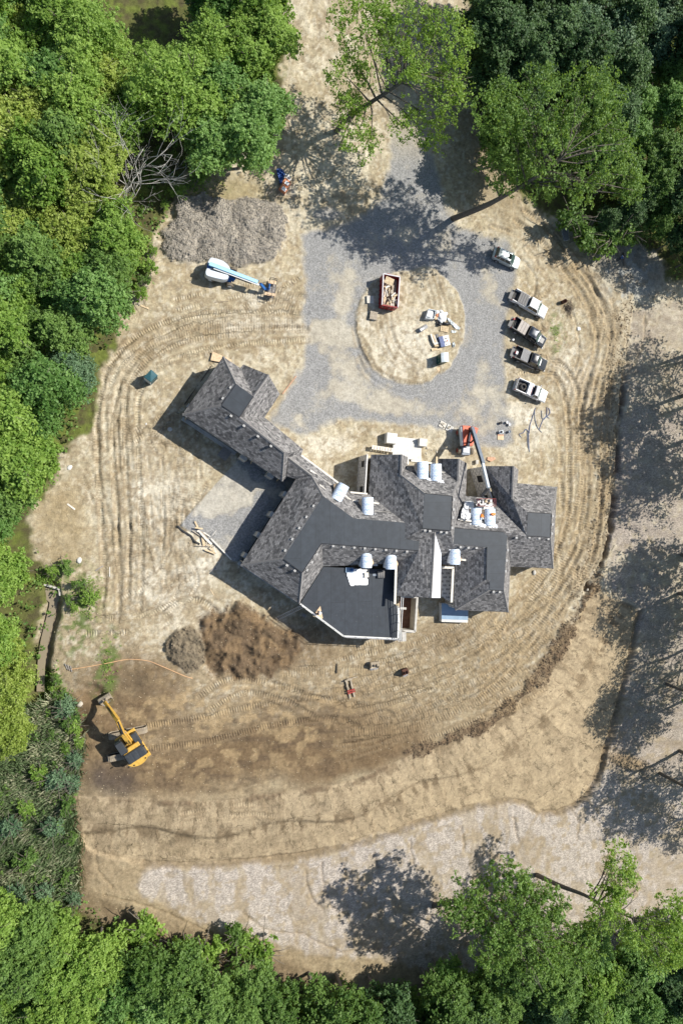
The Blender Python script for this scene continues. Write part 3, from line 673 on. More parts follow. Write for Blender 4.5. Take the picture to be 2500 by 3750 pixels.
def earth_mat():
    m, n, b = new_mat('earth'); L = n.links.new
    ge = N(n, 'ShaderNodeNewGeometry')
    def at(nm): return N(n, 'ShaderNodeAttribute', attribute_name=nm)
    def noise(s, d=5, r=.6):
        o = N(n, 'ShaderNodeTexNoise'); o.inputs['Scale'].default_value = s; o.inputs['Detail'].default_value = d; o.inputs['Roughness'].default_value = r
        L(ge.outputs['Position'], o.inputs['Vector']); return o
    def rng(src, a, b_, c, d):
        o = N(n, 'ShaderNodeMapRange'); L(src, o.inputs[0])
        for i, v in enumerate((a, b_, c, d)): o.inputs[i + 1].default_value = v
        return o.outputs[0]
    def math_(op, a, b_, c=None):
        o = N(n, 'ShaderNodeMath', operation=op)
        for i, v in enumerate((a, b_, c)):
            if v is None: continue
            if isinstance(v, (int, float)): o.inputs[i].default_value = v
            else: L(v, o.inputs[i])
        return o.outputs[0]
    alb = at('alb').outputs['Color']; grav = at('grav').outputs['Fac']; mul = at('mulch').outputs['Fac']; tmk = at('tmask').outputs['Fac']; tco = at('tu').outputs['Fac']; grs = at('grass').outputs['Fac']
    soil = math_('MULTIPLY', rng(noise(2.6, 10, .8).outputs[0], .36, .64, .74, 1.24), rng(noise(.9, 8, .75).outputs[0], .38, .62, .88, 1.1))
    lump = noise(9.0, 3, .6).outputs[0]
    vo = N(n, 'ShaderNodeTexVoronoi'); vo.inputs['Scale'].default_value = 7.5; L(ge.outputs['Position'], vo.inputs['Vector'])
    bu = at('bu').outputs['Fac']; bv = at('bv').outputs['Fac']; cly = at('clay').outputs['Fac']
    sep = N(n, 'ShaderNodeSeparateColor'); L(vo.outputs['Color'], sep.inputs[0])
    gv = rng(sep.outputs[0], 0, 1, .74, 1.28)
    # wood chips: stretched cells
    mp = N(n, 'ShaderNodeMapping'); mp.inputs['Scale'].default_value = (5.0, 11, 5); mp.inputs['Rotation'].default_value = (0, 0, .5); L(ge.outputs['Position'], mp.inputs[0])
    v2 = N(n, 'ShaderNodeTexVoronoi'); v2.inputs['Scale'].default_value = 1.0; L(mp.outputs[0], v2.inputs['Vector'])
    s2 = N(n, 'ShaderNodeSeparateColor'); L(v2.outputs['Color'], s2.inputs[0])
    mv = rng(math_('POWER', s2.outputs[1], 1.5), 0, 1, .78, 1.45)
    sca = N(n, 'ShaderNodeMix', data_type='FLOAT'); L(grav, sca.inputs[0]); L(soil, sca.inputs[2]); L(gv, sca.inputs[3])
    scb = N(n, 'ShaderNodeMix', data_type='FLOAT'); L(mul, scb.inputs[0]); L(sca.outputs[0], scb.inputs[2]); L(mv, scb.inputs[3])
    # pale crumbs on the bare soil
    cr = rng(noise(6.5, 2, .5).outputs[0], .66, .72, 0, .22)
    crm = math_('MULTIPLY', cr, math_('SUBTRACT', 1.0, grs))
    tot = math_('ADD', scb.outputs[0], crm)
    # tread bars
    wv = math_('SINE', math_('MULTIPLY', tco, 2 * math.pi / .36), 0)
    tot = math_('MULTIPLY', tot, math_('MULTIPLY_ADD', math_('MULTIPLY', wv, tmk), .10, 1.0))
    # bank: strips pressed flat by the bucket, with joints and dark smears
    cv = N(n, 'ShaderNodeCombineXYZ'); dn = noise(.8, 3, .6).outputs[0]
    L(math_('ADD', bu, math_('MULTIPLY', dn, 1.6)), cv.inputs[0]); L(math_('ADD', bv, math_('MULTIPLY', dn, 1.2)), cv.inputs[1])
    bk_ = N(n, 'ShaderNodeTexBrick'); bk_.inputs['Scale'].default_value = 1; bk_.inputs['Brick Width'].default_value = 1.75; bk_.inputs['Row Height'].default_value = 4.4; bk_.inputs['Mortar Size'].default_value = .045; bk_.inputs['Mortar Smooth'].default_value = .5; bk_.offset = .43
    bk_.inputs['Color1'].default_value = (.84, .84, .84, 1); bk_.inputs['Color2'].default_value = (1.12, 1.12, 1.12, 1); bk_.inputs['Mortar'].default_value = (.42, .42, .42, 1); L(cv.outputs[0], bk_.inputs['Vector'])
    mp2 = N(n, 'ShaderNodeMapping'); mp2.inputs['Scale'].default_value = (1.7, .55, 1); L(cv.outputs[0], mp2.inputs[0])
    sm = N(n, 'ShaderNodeTexNoise'); sm.inputs['Scale'].default_value = 1.0; sm.inputs['Detail'].default_value = 8; sm.inputs['Roughness'].default_value = .72; L(mp2.outputs[0], sm.inputs['Vector'])
    smk = rng(sm.outputs[0], .545, .585, 1.0, .66)
    jn = N(n, 'ShaderNodeMix', data_type='FLOAT'); L(rng(noise(.5, 2, .5).outputs[0], .45, .6, 0.0, 1.0), jn.inputs[0]); jn.inputs[2].default_value = 1.0; L(bk_.outputs[0], jn.inputs[3])
    bank = N(n, 'ShaderNodeMix', data_type='FLOAT'); L(cly, bank.inputs[0]); bank.inputs[2].default_value = 1.0; L(math_('MULTIPLY', jn.outputs[0], smk), bank.inputs[3])
    tot = math_('MULTIPLY', tot, bank.outputs[0])
    sc = N(n, 'ShaderNodeVectorMath', operation='SCALE'); L(alb, sc.inputs[0]); L(tot, sc.inputs[3])
    L(sc.outputs[0], b.inputs['Base Color']); b.inputs['Roughness'].default_value = .95; b.inputs['Specular IOR Level'].default_value = .12
    hh = math_('ADD', math_('MULTIPLY', lump, .10), math_('MULTIPLY', math_('MULTIPLY', wv, tmk), .045))
    hh = math_('ADD', hh, math_('MULTIPLY', math_('MULTIPLY', sep.outputs[1], grav), .07))
    hh = math_('ADD', hh, math_('MULTIPLY', math_('MULTIPLY', s2.outputs[0], mul), .06))
    bp = N(n, 'ShaderNodeBump'); bp.inputs['Strength'].default_value = .75; bp.inputs['Distance'].default_value = 1.0
    L(hh, bp.inputs['Height']); L(bp.outputs[0], b.inputs['Normal'])
    return m
MT['earth'] = earth_mat()
attrs = {'grav': np.clip(gsum + .8 * m_gp, 0, 1), 'mulch': m_chip * (1 - gsum), 'tmask': tm * (1 - .8 * gsum) * m_bare, 'tu': tu, 'grass': 1 - m_bare, 'bu': cl_u, 'bv': cl_v, 'clay': m_clay * (1 - m_mul)}
def sub_terrain(sel, name):
    qs = quads[sel]; used, inv = np.unique(qs, return_inverse=True); qs = inv.reshape(qs.shape)
    me = bpy.data.meshes.new(name); me.vertices.add(len(used)); me.vertices.foreach_set('co', co[used].ravel())
    nq = len(qs); me.loops.add(nq * 4); me.loops.foreach_set('vertex_index', qs.ravel().astype(np.int32))
    me.polygons.add(nq); me.polygons.foreach_set('loop_start', np.arange(0, nq * 4, 4, dtype=np.int32))
    me.update(calc_edges=True)
    ca = me.attributes.new('alb', 'FLOAT_COLOR', 'POINT'); ca.data.foreach_set('color', np.concatenate([colr[used], np.ones((len(used), 1))], 1).astype(np.float32).ravel())
    for k, v in attrs.items():
        a = me.attributes.new(k, 'FLOAT', 'POINT'); a.data.foreach_set('value', v[used].astype(np.float32))
    me.shade_smooth(); me.materials.append(MT['earth']); return me
for k, (nm, kd, lb, ct) in names.items():
    sel = qlab == k
    if sel.sum() == 0: continue
    o = link_mesh(nm, sub_terrain(sel, nm), None)
    tag(o, lb, ct, None, kd)
# fast height lookup for standing things on the ground
Hg = h.reshape(shp)
def gz(x, y):
    j = int(np.clip(np.searchsorted(xs, x) - 1, 0, nxv - 2)); i = int(np.clip(np.searchsorted(ys, y) - 1, 0, nyv - 2))
    fx = (x - xs[j]) / (xs[j + 1] - xs[j]); fy = (y - ys[i]) / (ys[i + 1] - ys[i])
    return float((Hg[i, j] * (1 - fx) + Hg[i, j + 1] * fx) * (1 - fy) + (Hg[i + 1, j] * (1 - fx) + Hg[i + 1, j + 1] * fx) * fy)
def G(px, py, dz=0.0):
    """spot on the ground seen at this photo position"""
    z = 0.0
    for _ in range(4):
        p = W(px, py, z); z = gz(p.x, p.y)
    p = W(px, py, z); p.z += dz; return p
def GD(x, y, dz=0.0): return G(x * K, y * K, dz)
# standing water in the channel
wm, n_, b_ = new_mat('muddy_water'); b_.inputs['Base Color'].default_value = (.24, .20, .14, 1); b_.inputs['Roughness'].default_value = .08; b_.inputs['Specular IOR Level'].default_value = .5
_p = smooth([(x, y) for x, y in CHAN], 4)
mb = MB(); Lf = []; Rt = []
for i, (x, y) in enumerate(_p):
    w_ = 20 if y < 1385 else 9
    Lf.append(WD(x - w_, y, -.9)); Rt.append(WD(x + w_, y, -.9))
mb.add(Lf + Rt, [(i, i + 1, len(Lf) + i + 1, len(Lf) + i) for i in range(len(Lf) - 1)])
zc_ = min(gz(p.x, p.y) for p in [WD(x, y, -.9) for x, y in _p])
for i, v in enumerate(mb.v): mb.v[i] = (v[0], v[1], zc_ + .55)
tag(mb.build('water', wm), None, None, None, 'structure')
# ================================================================ the house
house = empty('house', C(900, 500), 0, 'large house under construction with grey shingled hip roofs and dark flat decks', 'house')
HO = Vector(house.location)
def poly_mesh(name, pts, matl, th=.14, parent=house, uvdir=None, top_only_uv=True):
    """a roof plane: polygon with thickness and UVs in metres (u along the eave, v up the slope)"""
    P = [Vector(p) for p in pts]
    nrm = Vector((0, 0, 0))
    for i in range(len(P)): nrm += (P[i] - P[0]).cross(P[(i + 1) % len(P)] - P[0])
    nrm.normalize()
    if nrm.z < 0: P.reverse(); nrm = -nrm
    if uvdir is not None: ud = Vector(uvdir)
    else:
        ud = Vector((0, 0, 1)).cross(nrm)
        if ud.length < .05: ud = Vector((1, 0, 0))
    ud = (ud - nrm * ud.dot(nrm)).normalized(); vd = nrm.cross(ud)
    org = house.location if parent is not None else Vector((0, 0, 0))
    n = len(P); vs_ = [p - org for p in P] + [p - org - Vector((0, 0, th)) for p in P]
    fs_ = [tuple(range(n)), tuple(reversed(range(n, 2 * n)))] + [(i, n + i, n + (i + 1) % n, (i + 1) % n) for i in range(n)]
    me = bpy.data.meshes.new(name); me.from_pydata([tuple(v) for v in vs_], [], fs_); me.update()
    uv = me.uv_layers.new(name='UVMap')
    for lp in me.loops:
        q = Vector(me.vertices[lp.vertex_index].co) + org - P[0]; uv.data[lp.index].uv = (q.dot(ud), q.dot(vd) + .37)
    o = link_mesh(name, me, matl, parent); return o
ze, zg, zm, z1, z3, z4 = 4.2, 7.0, 7.2, 8.6, 7.1, 7.5
V = {}
def d_(**k): V.update(k)
d_(g1=A(425, 108, ze), g4=A(133, 525, ze), g7=A(848, 1003, ze), g2=A(518, 305, zg), g3=A(412, 458, zg), g5=A(543, 545, zg), g6=A(643, 395, zg), g8=A(548, 190, ze),
   c1=A(570, 165, ze), c2=A(752, 240, zg), c3=A(832, 378, ze), c4=A(722, 545, ze), n1=A(1000, 775, ze), r1=A(862, 793, 6.8), r2=A(893, 802, 6.2), s2=A(872, 985, ze),
   l1=A(890, 832, 5.4), l2=A(1058, 962, 5.4), l3=A(948, 988, ze), l4=A(880, 970, ze), n2=A(985, 815, ze), n3=C(936, 92, ze), n5=C(1078, 118, ze))
d_(m1=C(750, 130, zm), m2=C(463, 580, zm), m3=C(160, 628, ze), m4=C(600, 682, zm), m5=C(578, 903, ze), m6=C(740, 471, zm), m7=C(750, 637, ze), m8=C(968, 290, zm), m9=C(1338, 322, zm),
   m10=C(1338, 440, zm), m11=C(1440, 455, zm), m12=C(1435, 522, zm), m13=C(1282, 612, 5.1))
d_(e1=B(115, 322, ze), e2=B(335, 322, 6.9), e3=B(330, 470, 6.9), e4=B(497, 600, z1), e5=B(484, 853, z1), e9=B(698, 621, z1), e10=B(685, 868, z1), t1=B(386, 345, ze), t2=B(372, 400, ze), t3=B(603, 400, ze), t4=B(590, 352, ze),
   q2=B(745, 352, 6.6), q1=B(738, 518, 6.6), u1=B(802, 385, ze), u2=B(794, 620, ze), u3=B(712, 848, z3), o1=B(705, 962, z3), k1=B(571, 880, 8.1), k2=B(618, 1035, 5.6), k3=B(624, 1112, ze), k4=B(298, 1337, 5.5), k5=B(545, 1352, 7.8), k6=B(612, 1352, 5.6), h1=B(712, 1114, ze))
d_(v2=B(1000, 640, ze), w1=B(1230, 906, z4), o4=B(1093, 911, z3), o5=B(1062, 879, z3), o8=B(1066, 1300, z3), o9=B(962, 1294, z3), o10=B(967, 1224, z3), o11=B(940, 1220, z3), o2=B(945, 987, z3), o7=B(1089, 922, z3),
   h2=B(707, 1371, ze), h3=B(718, 1439, ze), h4=B(1098, 1455, ze), h5=B(1114, 1115, ze), y1=B(930, 405, ze), y2=B(1137, 405, 6.6), y3=B(1128, 642, 6.6), y4=B(1240, 737, z4), y6=B(1172, 430, ze), y7=B(1165, 527, ze), y8=B(1447, 555, ze), y9=B(1408, 747, z4), y10=B(1420, 1141, ze), y11=B(1400, 917, z4), y12=B(1116, 1127, ze))
planes = ['g1 g2 g3 g4', 'g4 g3 g5 r1 g7', 'g1 g8 g6 g2', 'g8 c1 c2 g6', 'g6 c2 c3 c4 g5', 'g5 c4 n1 r2 r1', 'r1 r2 s2 g7', 'l1 l2 l3 l4', 'r2 n1 n2 l1', 'l3 l2 m1 m2 m3', 'm3 m2 m4 m5', 'm4 m6 m7 m5', 'm6 m12 m13 m7', 'l1 n2 n3 m8 m1 l2', 'n3 n5 m9 m8',
          'e1 e2 e3 e4 e5 m10 m9 n5', 'e2 t1 t2 e3', 'e3 t2 t3 q1 e9 e4', 't4 q2 q1 t3', 'q2 u1 u2 u3 o1 e10 e9 q1', 'm10 e5 k1 m11', 'e5 e10 k1', 'k1 e10 o1 o2 h1 k3 k2', 'k1 m11 m12 m13 k4 k5', 'u3 u2 v2 w1 o4 o5', 'o2 o11 o10 h2 h1', 'o10 o9 h3 h2', 'o9 o8 h4 h3', 'o4 h5 h4 o8 o7',
          'y1 y2 y3 y4 w1 v2', 'y2 y6 y7 y3', 'y7 y8 y9 y4 y3', 'y8 y10 y11 y9', 'w1 y11 y10 y12 o4']
for p in planes: poly_mesh('roof_plane', [V[k] for k in p.split()], MT['shingle'])
u_ = poly_mesh('roof_plane', [V[k] for k in 'k1 k2 k6 k5'.split()], MT['underlay']); u_['label'] = 'strip of roof still covered in pale printed underlayment'
def up(k, dz=.012): return V[k] + Vector((0, 0, dz))
for p, ud in (('g2 g6 g5 g3', V['g6'] - V['g2']), ('m1 m8 m9 m10 m11 m12 m6 m4 m2', Vector((0, 1, 0))), ('e4 e9 e10 e5', Vector((1, 0, 0))), ('u3 o5 o4 o7 o8 o9 o10 o11 o2 o1', Vector((1, 0, 0))), ('y4 y9 y11 w1', Vector((0, 1, 0)))):
    poly_mesh('flat_deck', [up(k) for k in p.split()], MT['deck'], .1, uvdir=ud)
# caps along ridges and hips: overlapping shingle pieces
capm = {}
def caps(a, b, n=None):
    p, q = Vector(a), Vector(b); L = (q - p).length; n = n or max(2, int(L / .42)); t = (q - p) / n
    for i in range(n):
        key = round(t.length, 2)
        if key not in capm:
            l = t.length * 1.08; mb = MB()
            mb.add([(0, -.17, -.05), (0, 0, .075), (0, .17, -.05), (l, -.17, -.075), (l, 0, .045), (l, .17, -.075), (0, -.17, -.09), (0, .17, -.09), (l, -.17, -.11), (l, .17, -.11)], [(0, 1, 4, 3), (1, 2, 5, 4), (0, 6, 7, 2, 1), (3, 4, 5, 9, 8), (6, 0, 3, 8), (2, 7, 9, 5), (6, 8, 9, 7)])
            me = mb.mesh('ridge_cap'); me.materials.append(MT['capshingle']); capm[key] = me
        o = link_mesh('ridge_cap', capm[key], None, house); o.location = p + t * i - HO; o.rotation_mode = 'QUATERNION'
        x = t.normalized(); y = Vector((0, 0, 1)).cross(x).normalized(); z = x.cross(y)
        o.rotation_quaternion = Matrix((x, y, z)).transposed().to_quaternion()
MT['capshingle'] = mat('cap_shingle', (.215, .205, .195), .92, var=.3, scale=3)
for a, b in (('g4', 'g3'), ('m3', 'm2'), ('h2', 'o10'), ('g1', 'g2'), ('r1', 'g7'), ('g5', 'r1'), ('g6', 'c2'), ('l2', 'm1'), ('m5', 'm4'), ('h3', 'o9'), ('h4', 'o8'), ('y10', 'y11'), ('y8', 'y9'), ('e2', 'e3'), ('e3', 'e4'), ('q2', 'q1'), ('q1', 'e9'), ('y2', 'y3'), ('k5', 'k1'), ('l2', 'l1')): caps(V[a], V[b])
# metal edge round the decks
def edge(name, a, b, w, hh, m, dz=.02, par=house):
    mb = MB(); mb.bar(Vector(a) - (HO if par else Vector()) + Vector((0, 0, dz)), Vector(b) - (HO if par else Vector()) + Vector((0, 0, dz)), w, hh); return mb.build(name, m, par)
for ch in ('g2 g3 g5 g6', 'm2 m4 m6 m12', 'e4 e9 e10 e5', 'o2 o11', 'o9 o8', 'u3 o5', 'y4 y9 y11 w1'):
    ks = ch.split()
    for a, b in zip(ks[:-1], ks[1:]): edge('deck_edge', V[a], V[b], .07, .05, MT['dark'])
# walls under the eaves, set back under the overhang; print-marked sheathing where it shows
def wall(a, b, z0, z1_, m, inset=.4, name='wall', th=.16, side=1, parent=house):
    a, b = Vector(V[a] if isinstance(a, str) else a), Vector(V[b] if isinstance(b, str) else b)
    t = (b - a); t.z = 0; L = t.length; t.normalize(); nn = Vector((-t.y, t.x, 0)) * side
    a = a + nn * inset; b = b + nn * inset
    pts = [a, b]; q = [Vector((a.x, a.y, z0)), Vector((b.x, b.y, z0)), Vector((b.x, b.y, z1_)), Vector((a.x, a.y, z1_))]
    vs_ = q + [p + nn * th for p in q]; vs_ = [v - HO for v in vs_]
    fs_ = [(0, 1, 2, 3), (7, 6, 5, 4), (0, 4, 5, 1), (3, 2, 6, 7), (0, 3, 7, 4), (1, 5, 6, 2)]
    me = bpy.data.meshes.new(name); me.from_pydata([tuple(v) for v in vs_], [], fs_); me.update()
    uv = me.uv_layers.new(name='UVMap')
    for lp in me.loops:
        v = Vector(me.vertices[lp.vertex_index].co) + HO; uv.data[lp.index].uv = ((v - a).dot(t), v.z)
    return link_mesh(name, me, m, parent), a, t, nn, L
def opening(w, s, z0, wd_, hh, frame=True):
    o, a, t, nn, L = w
    c = a + t * s - HO; rz = math.atan2(t.y, t.x)
    mb = MB(); p = c - nn * .004; mb.box((p.x, p.y, z0 + hh / 2 - HO.z), (wd_, .05, hh), rz=rz); win = mb.build('window', MT['dark'], house)
    if frame:
        mf = MB()
        for sx, sz, ww, hw in ((-wd_ / 2, hh / 2, .08, hh + .1), (wd_ / 2, hh / 2, .08, hh + .1), (0, 0, wd_, .08), (0, hh, wd_, .08)):
            q = c + t * sx - nn * .03; mf.box((q.x, q.y, z0 + sz - HO.z), (ww, .06, hw), rz=rz)
        mf.build('frame', MT['paleboard'], win)
S = {}
for nm, a, b, m, sd in (('gw', 'g1', 'g4', 'wallgrey', 1), ('gs', 'g4', 'g7', 'wallgrey', 1), ('gn', 'g8', 'g1', 'wallgrey', 1), ('gc', 'c1', 'g8', 'wallgrey', 1), ('gc2', 'c3', 'c1', 'wallgrey', 1), ('gc3', 'c4', 'c3', 'wallgrey', 1), ('gn2', 'n1', 'c4', 'wallgrey', 1), ('lk', 'n3', 'n2', 'sheath', 1), ('mn', 'n5', 'n3', 'sheath', 1),
                        ('mw', 'l3', 'm3', 'wallgrey', 1), ('ms', 'm3', 'm5', 'wallgrey', 1), ('ew', 'e1', 'n5', 'sheath', 1), ('en', 't1', 'e1', 'sheath', 1), ('en2', 't3', 't2', 'sheath', 1), ('en3', 'u1', 't4', 'sheath', 1), ('ee', 'u2', 'u1', 'sheath', 1), ('rw', 'y1', 'v2', 'sheath', 1), ('rn', 'y6', 'y1', 'sheath', 1), ('rn2', 'y7', 'y6', 'sheath', 1), ('rn3', 'y8', 'y7', 'sheath', 1), ('re', 'y10', 'y8', 'wallgrey', 1), ('rs', 'y12', 'y10', 'sheath', 1),
                        ('he', 'h4', 'h5', 'sheath', 1), ('hs', 'h3', 'h4', 'sheath', 1), ('hw', 'h1', 'h2', 'sheath', 1), ('hw2', 'h2', 'h3', 'sheath', 1), ('fs', 'k3', 'h1', 'sheath', 1), ('fn', 'v2', 'u2', 'sheath', 1), ('mc', 'm5', 'm7', 'sheath', 1), ('mc2', 'm7', 'm13', 'sheath', 1), ('gk', 'm13', 'k4', 'sheath', 1), ('gk2', 'k4', 'k6', 'sheath', 1), ('gk3', 'k6', 'k2', 'sheath', 1)):
    inset = {'ew': -.55, 'rw': -.35}.get(nm, .4)
    top = 5.3 if nm in ('gk3', 'gk', 'gk2') else ze - .16
    S[nm] = wall(a, b, -.6, top, MT[m], inset)
for s_ in (1.2, 4.7): opening(S['ew'], s_, 1.7, .95, 1.6)
opening(S['rw'], 1.7, 1.5, 1.1, 1.7); opening(S['rw'], 4.6, 1.0, .9, 2.0, False)
for s_ in (2.5, 6.0): opening(S['re'], s_, 1.0, 1.2, 1.5)
for s_ in (1.8, 4.8): opening(S['hs'], s_, 1.0, 1.3, 1.5)
for s_ in (1.5, 4.2): opening(S['rn3'], s_, 1.0, 1.2, 1.5)
# garage doors openings and stone piers along the court side
o_, a_, t_, n_2, L_ = S['mw']
for k in range(3):
    s_ = L_ * (.28 + .24 * k); c = a_ + t_ * s_ - HO; mb = MB(); mb.box((c.x - n_2.x * .004, c.y - n_2.y * .004, 1.4 - HO.z), (2.9, .06, 2.7), rz=math.atan2(t_.y, t_.x)); mb.build('garage_opening', MT['dark'], house)
for k in range(4):
    s_ = L_ * (.17 + .24 * k) + .1; c = a_ + t_ * s_ - n_2 * .35 - HO; mb = MB(); mb.box((c.x, c.y, 1.7 - HO.z), (.7, .7, 3.4), rz=math.atan2(t_.y, t_.x), ch=.03); mb.build('pier', MT['concrete'], house)
o_, a_, t_, n_2, L_ = S['gs']
for f in (.62, .90):
    c = a_ + t_ * L_ * f - n_2 * .3 - HO; c.z = 0; mb = MB(); mb.box((c.x, c.y, 1.3 - HO.z), (1.0, .8, 2.6), rz=math.atan2(t_.y, t_.x), ch=.03); mb.build('pier', MT['concrete'], house)
    for q in (-.35, .35):
        mb = MB(); mb.bar(c + t_ * (1.0 + q) + Vector((0, 0, .2 - 0)), c + t_ * (.7 + q) + n_2 * .4 + Vector((0, 0, 3.2)), .09, .14); mb.build('brace', MT['lumber'], house)
# foundation ledges that catch light at the foot of the walls
def ledge(a, b, w=.5, zt=.35, off=.1, m='concrete'):
    a, b = Vector(a), Vector(b); t = (b - a); t.z = 0; t.normalize(); nn = Vector((-t.y, t.x, 0)) * off
    mb = MB(); mb.bar(Vector((a.x, a.y, zt / 2)) + nn - HO, Vector((b.x, b.y, zt / 2)) + nn - HO, w, zt); return mb.build('foundation_ledge', MT[m], house)
ledge(V['g4'], V['g4'].lerp(V['g7'], .55)); ledge(V['m3'], V['m5']); 
# box vents on the slopes
ventm = {}
def vent(p, dx=(1, 0)):
    if 'v' not in ventm:
        mb = MB(); mb.box((0, 0, .12), (.22, .28, .2), ch=.03); mb.box((.02, 0, .235), (.26, .33, .035)); me = mb.mesh('roof_vent'); me.materials.append(MT['vent']); ventm['v'] = me
    o = link_mesh('roof_vent', ventm['v'], None, house); o.location = p - HO; o.rotation_euler = (0, 0, math.atan2(dx[1], dx[0])); return o
gd_ = (V['g3'] - V['g4']).normalized()
for (x, y) in ((478, 333), (423, 411)): vent(A(x, y, 6.55), (-.8, .57))
for (x, y) in ((482, 535), (574, 606), (674, 681), (767, 751)): vent(A(x, y, 6.6), (-.57, -.8))
for (x, y) in ((680, 201), (630, 281), (578, 360), (528, 440), (478, 521)): vent(C(x, y, 6.8), (-.84, .54))
for (x, y) in ((490, 626), (546, 665)): vent(C(x, y, 6.85), (-.55, -.83))
for i in range(8): vent(C(820 + i * 75.5, 487 + i * 5.7, 6.85), (0, -1))
for (x, y) in ((497, 866), (532, 870), (612, 878), (651, 881)): vent(B(x, y, 8.25), (0, -1))
for (x, y) in ((752, 985), (808, 990), (866, 992)): vent(B(x, y, 6.8), (0, -1))
for (x, y) in ((1152, 918), (1244, 916), (1315, 922), (1380, 928)): vent(B(x, y, 7.15), (0, -1))
for (x, y) in ((988, 1305), (1032, 1307)): vent(B(x, y, 6.85), (0, -1))
for (x, y) in ((703, 645), (700, 716), (696, 775), (690, 848)): vent(B(x, y, 8.35), (1, 0))
for (x, y) in ((1411, 765), (1409, 825), (1405, 890)): vent(B(x, y, 7.3), (1, 0))
for (x, y) in ((702, 548), (668, 604), (633, 660)): vent(C(x, y, 6.7), (.8, -.5))
for (x, y) in ((1089, 1008), (1080, 1082), (1074, 1160)): vent(B(x, y, 6.9), (1, 0))
# small barrel-topped dormers wrapped in printed sheet
def text_mesh(s, size, m, parent, loc, rot):
    cu = bpy.data.curves.new('print', 'FONT'); cu.body = s; cu.size = size; cu.align_x = 'CENTER'; cu.align_y = 'CENTER'; cu.resolution_u = 1
    t = bpy.data.objects.new('print', cu); col.objects.link(t)
    dg = bpy.context.evaluated_depsgraph_get(); dg.update()
    me = bpy.data.meshes.new_from_object(t.evaluated_get(dg)); bpy.data.objects.remove(t)
    me.materials.clear(); me.materials.append(m); o = link_mesh('print', me, None, parent); o.location = loc; o.rotation_euler = rot; return o
def dormer(p, rz, w=1.45, l=2.1, wrapfoot=True):
    """p: centre of the barrel roof; local -x.. the open end points along +y"""
    base = Vector(p) - HO; n = 8
    holder = MB(); ring = []
    for yy in (-l / 2, l / 2):
        ring.append([(w / 2 * math.cos(math.pi * k / n), yy, .42 * math.sin(math.pi * k / n)) for k in range(n + 1)] + [(-w / 2, yy, -1.2), (w / 2, yy, -1.2)])
    holder.loft(ring); d = holder.build('dormer', MT['wrap'], house); d.location = base; d.rotation_euler = (0, 0, rz)
    cv = MB(); rs = []
    for yy in np.linspace(-l / 2 - .08, l / 2 + .12, 4):
        rs.append([((w / 2 + .05) * math.cos(math.pi * k / n), yy, .47 * math.sin(math.pi * k / n) + .01) for k in range(n + 1)])
    cv.loft(rs, False, False); me = cv.mesh('cover', True); uv = me.uv_layers.new(name='UVMap')
    for lp in me.loops:
        v = me.vertices[lp.vertex_index].co; uv.data[lp.index].uv = (v.x, v.y)
    o = link_mesh('cover', me, MT['cover'], d)
    for yy in (-.45, .25): text_mesh('CertainTeed', .21, MT['ink'], d, (0, yy, .52), (0, 0, math.pi))
    if wrapfoot:
        f = MB(); k = 9
        for i in range(k): f.box((-w / 2 - .15 + (w + .3) * i / (k - 1), -l / 2 - .18, .22 + rnd.uniform(-.04, .04)), (.28, .5, .05), rz=rnd.uniform(-.5, .5), rx=-.3, ry=rnd.uniform(-.3, .3))
        f.build('wrap_skirt', MT['wrap'], d)
    s = MB(); s.add([(-w / 2 - .03, l / 2, -.1), (-w / 2 - .45, l / 2 - .5, -.35), (-w / 2 - .03, l / 2 - 1.2, -.05), (-w / 2 - .05, l / 2 - .1, -1)], [(0, 1, 2), (0, 3, 1), (1, 3, 2)]); s.build('side_sheathing', MT['ply'], d)
    return d
dormer(B(484, 438, 6.6), 0); dormer(B(580, 452, 6.6), 0)
dormer(B(90, 694, 6.3), 0); dormer(B(868, 766, 6.5), 0); dormer(B(966, 772, 6.5), 0)
dormer(A(1262, 1085, 6.1), -.52)
dormer(B(80, 1075, 5.9), math.pi, 1.4, 2.0); dormer(B(257, 1085, 5.9), math.pi, 1.4, 2.0); dormer(B(716, 1055, 6.0), math.pi, 1.35, 1.9)

# ---------------- flat terrace on the garden side
zt = 4.05
T = [C(752, 640, zt), C(1268, 662, zt), C(1262, 905, zt), C(1290, 932, zt), C(1285, 1156, zt), C(897, 1137, zt), C(585, 905, zt)]
poly_mesh('terrace_deck', T, MT['terrace'], .25, uvdir=(0, 1, 0))
tc_ = sum(T, Vector()) / len(T)
mb = MB(); mb.prism([tuple((p + (tc_ - p).normalized() * .3 - HO)[:2]) for p in T], -1.2 - HO.z, zt - .26 - HO.z); mb.build('wall', MT['wallgrey'], house)
for a, b in ((4, 5), (5, 6), (3, 4)):
    edge('terrace_trim', T[a], T[b], .22, .22, MT['trim'], .06)
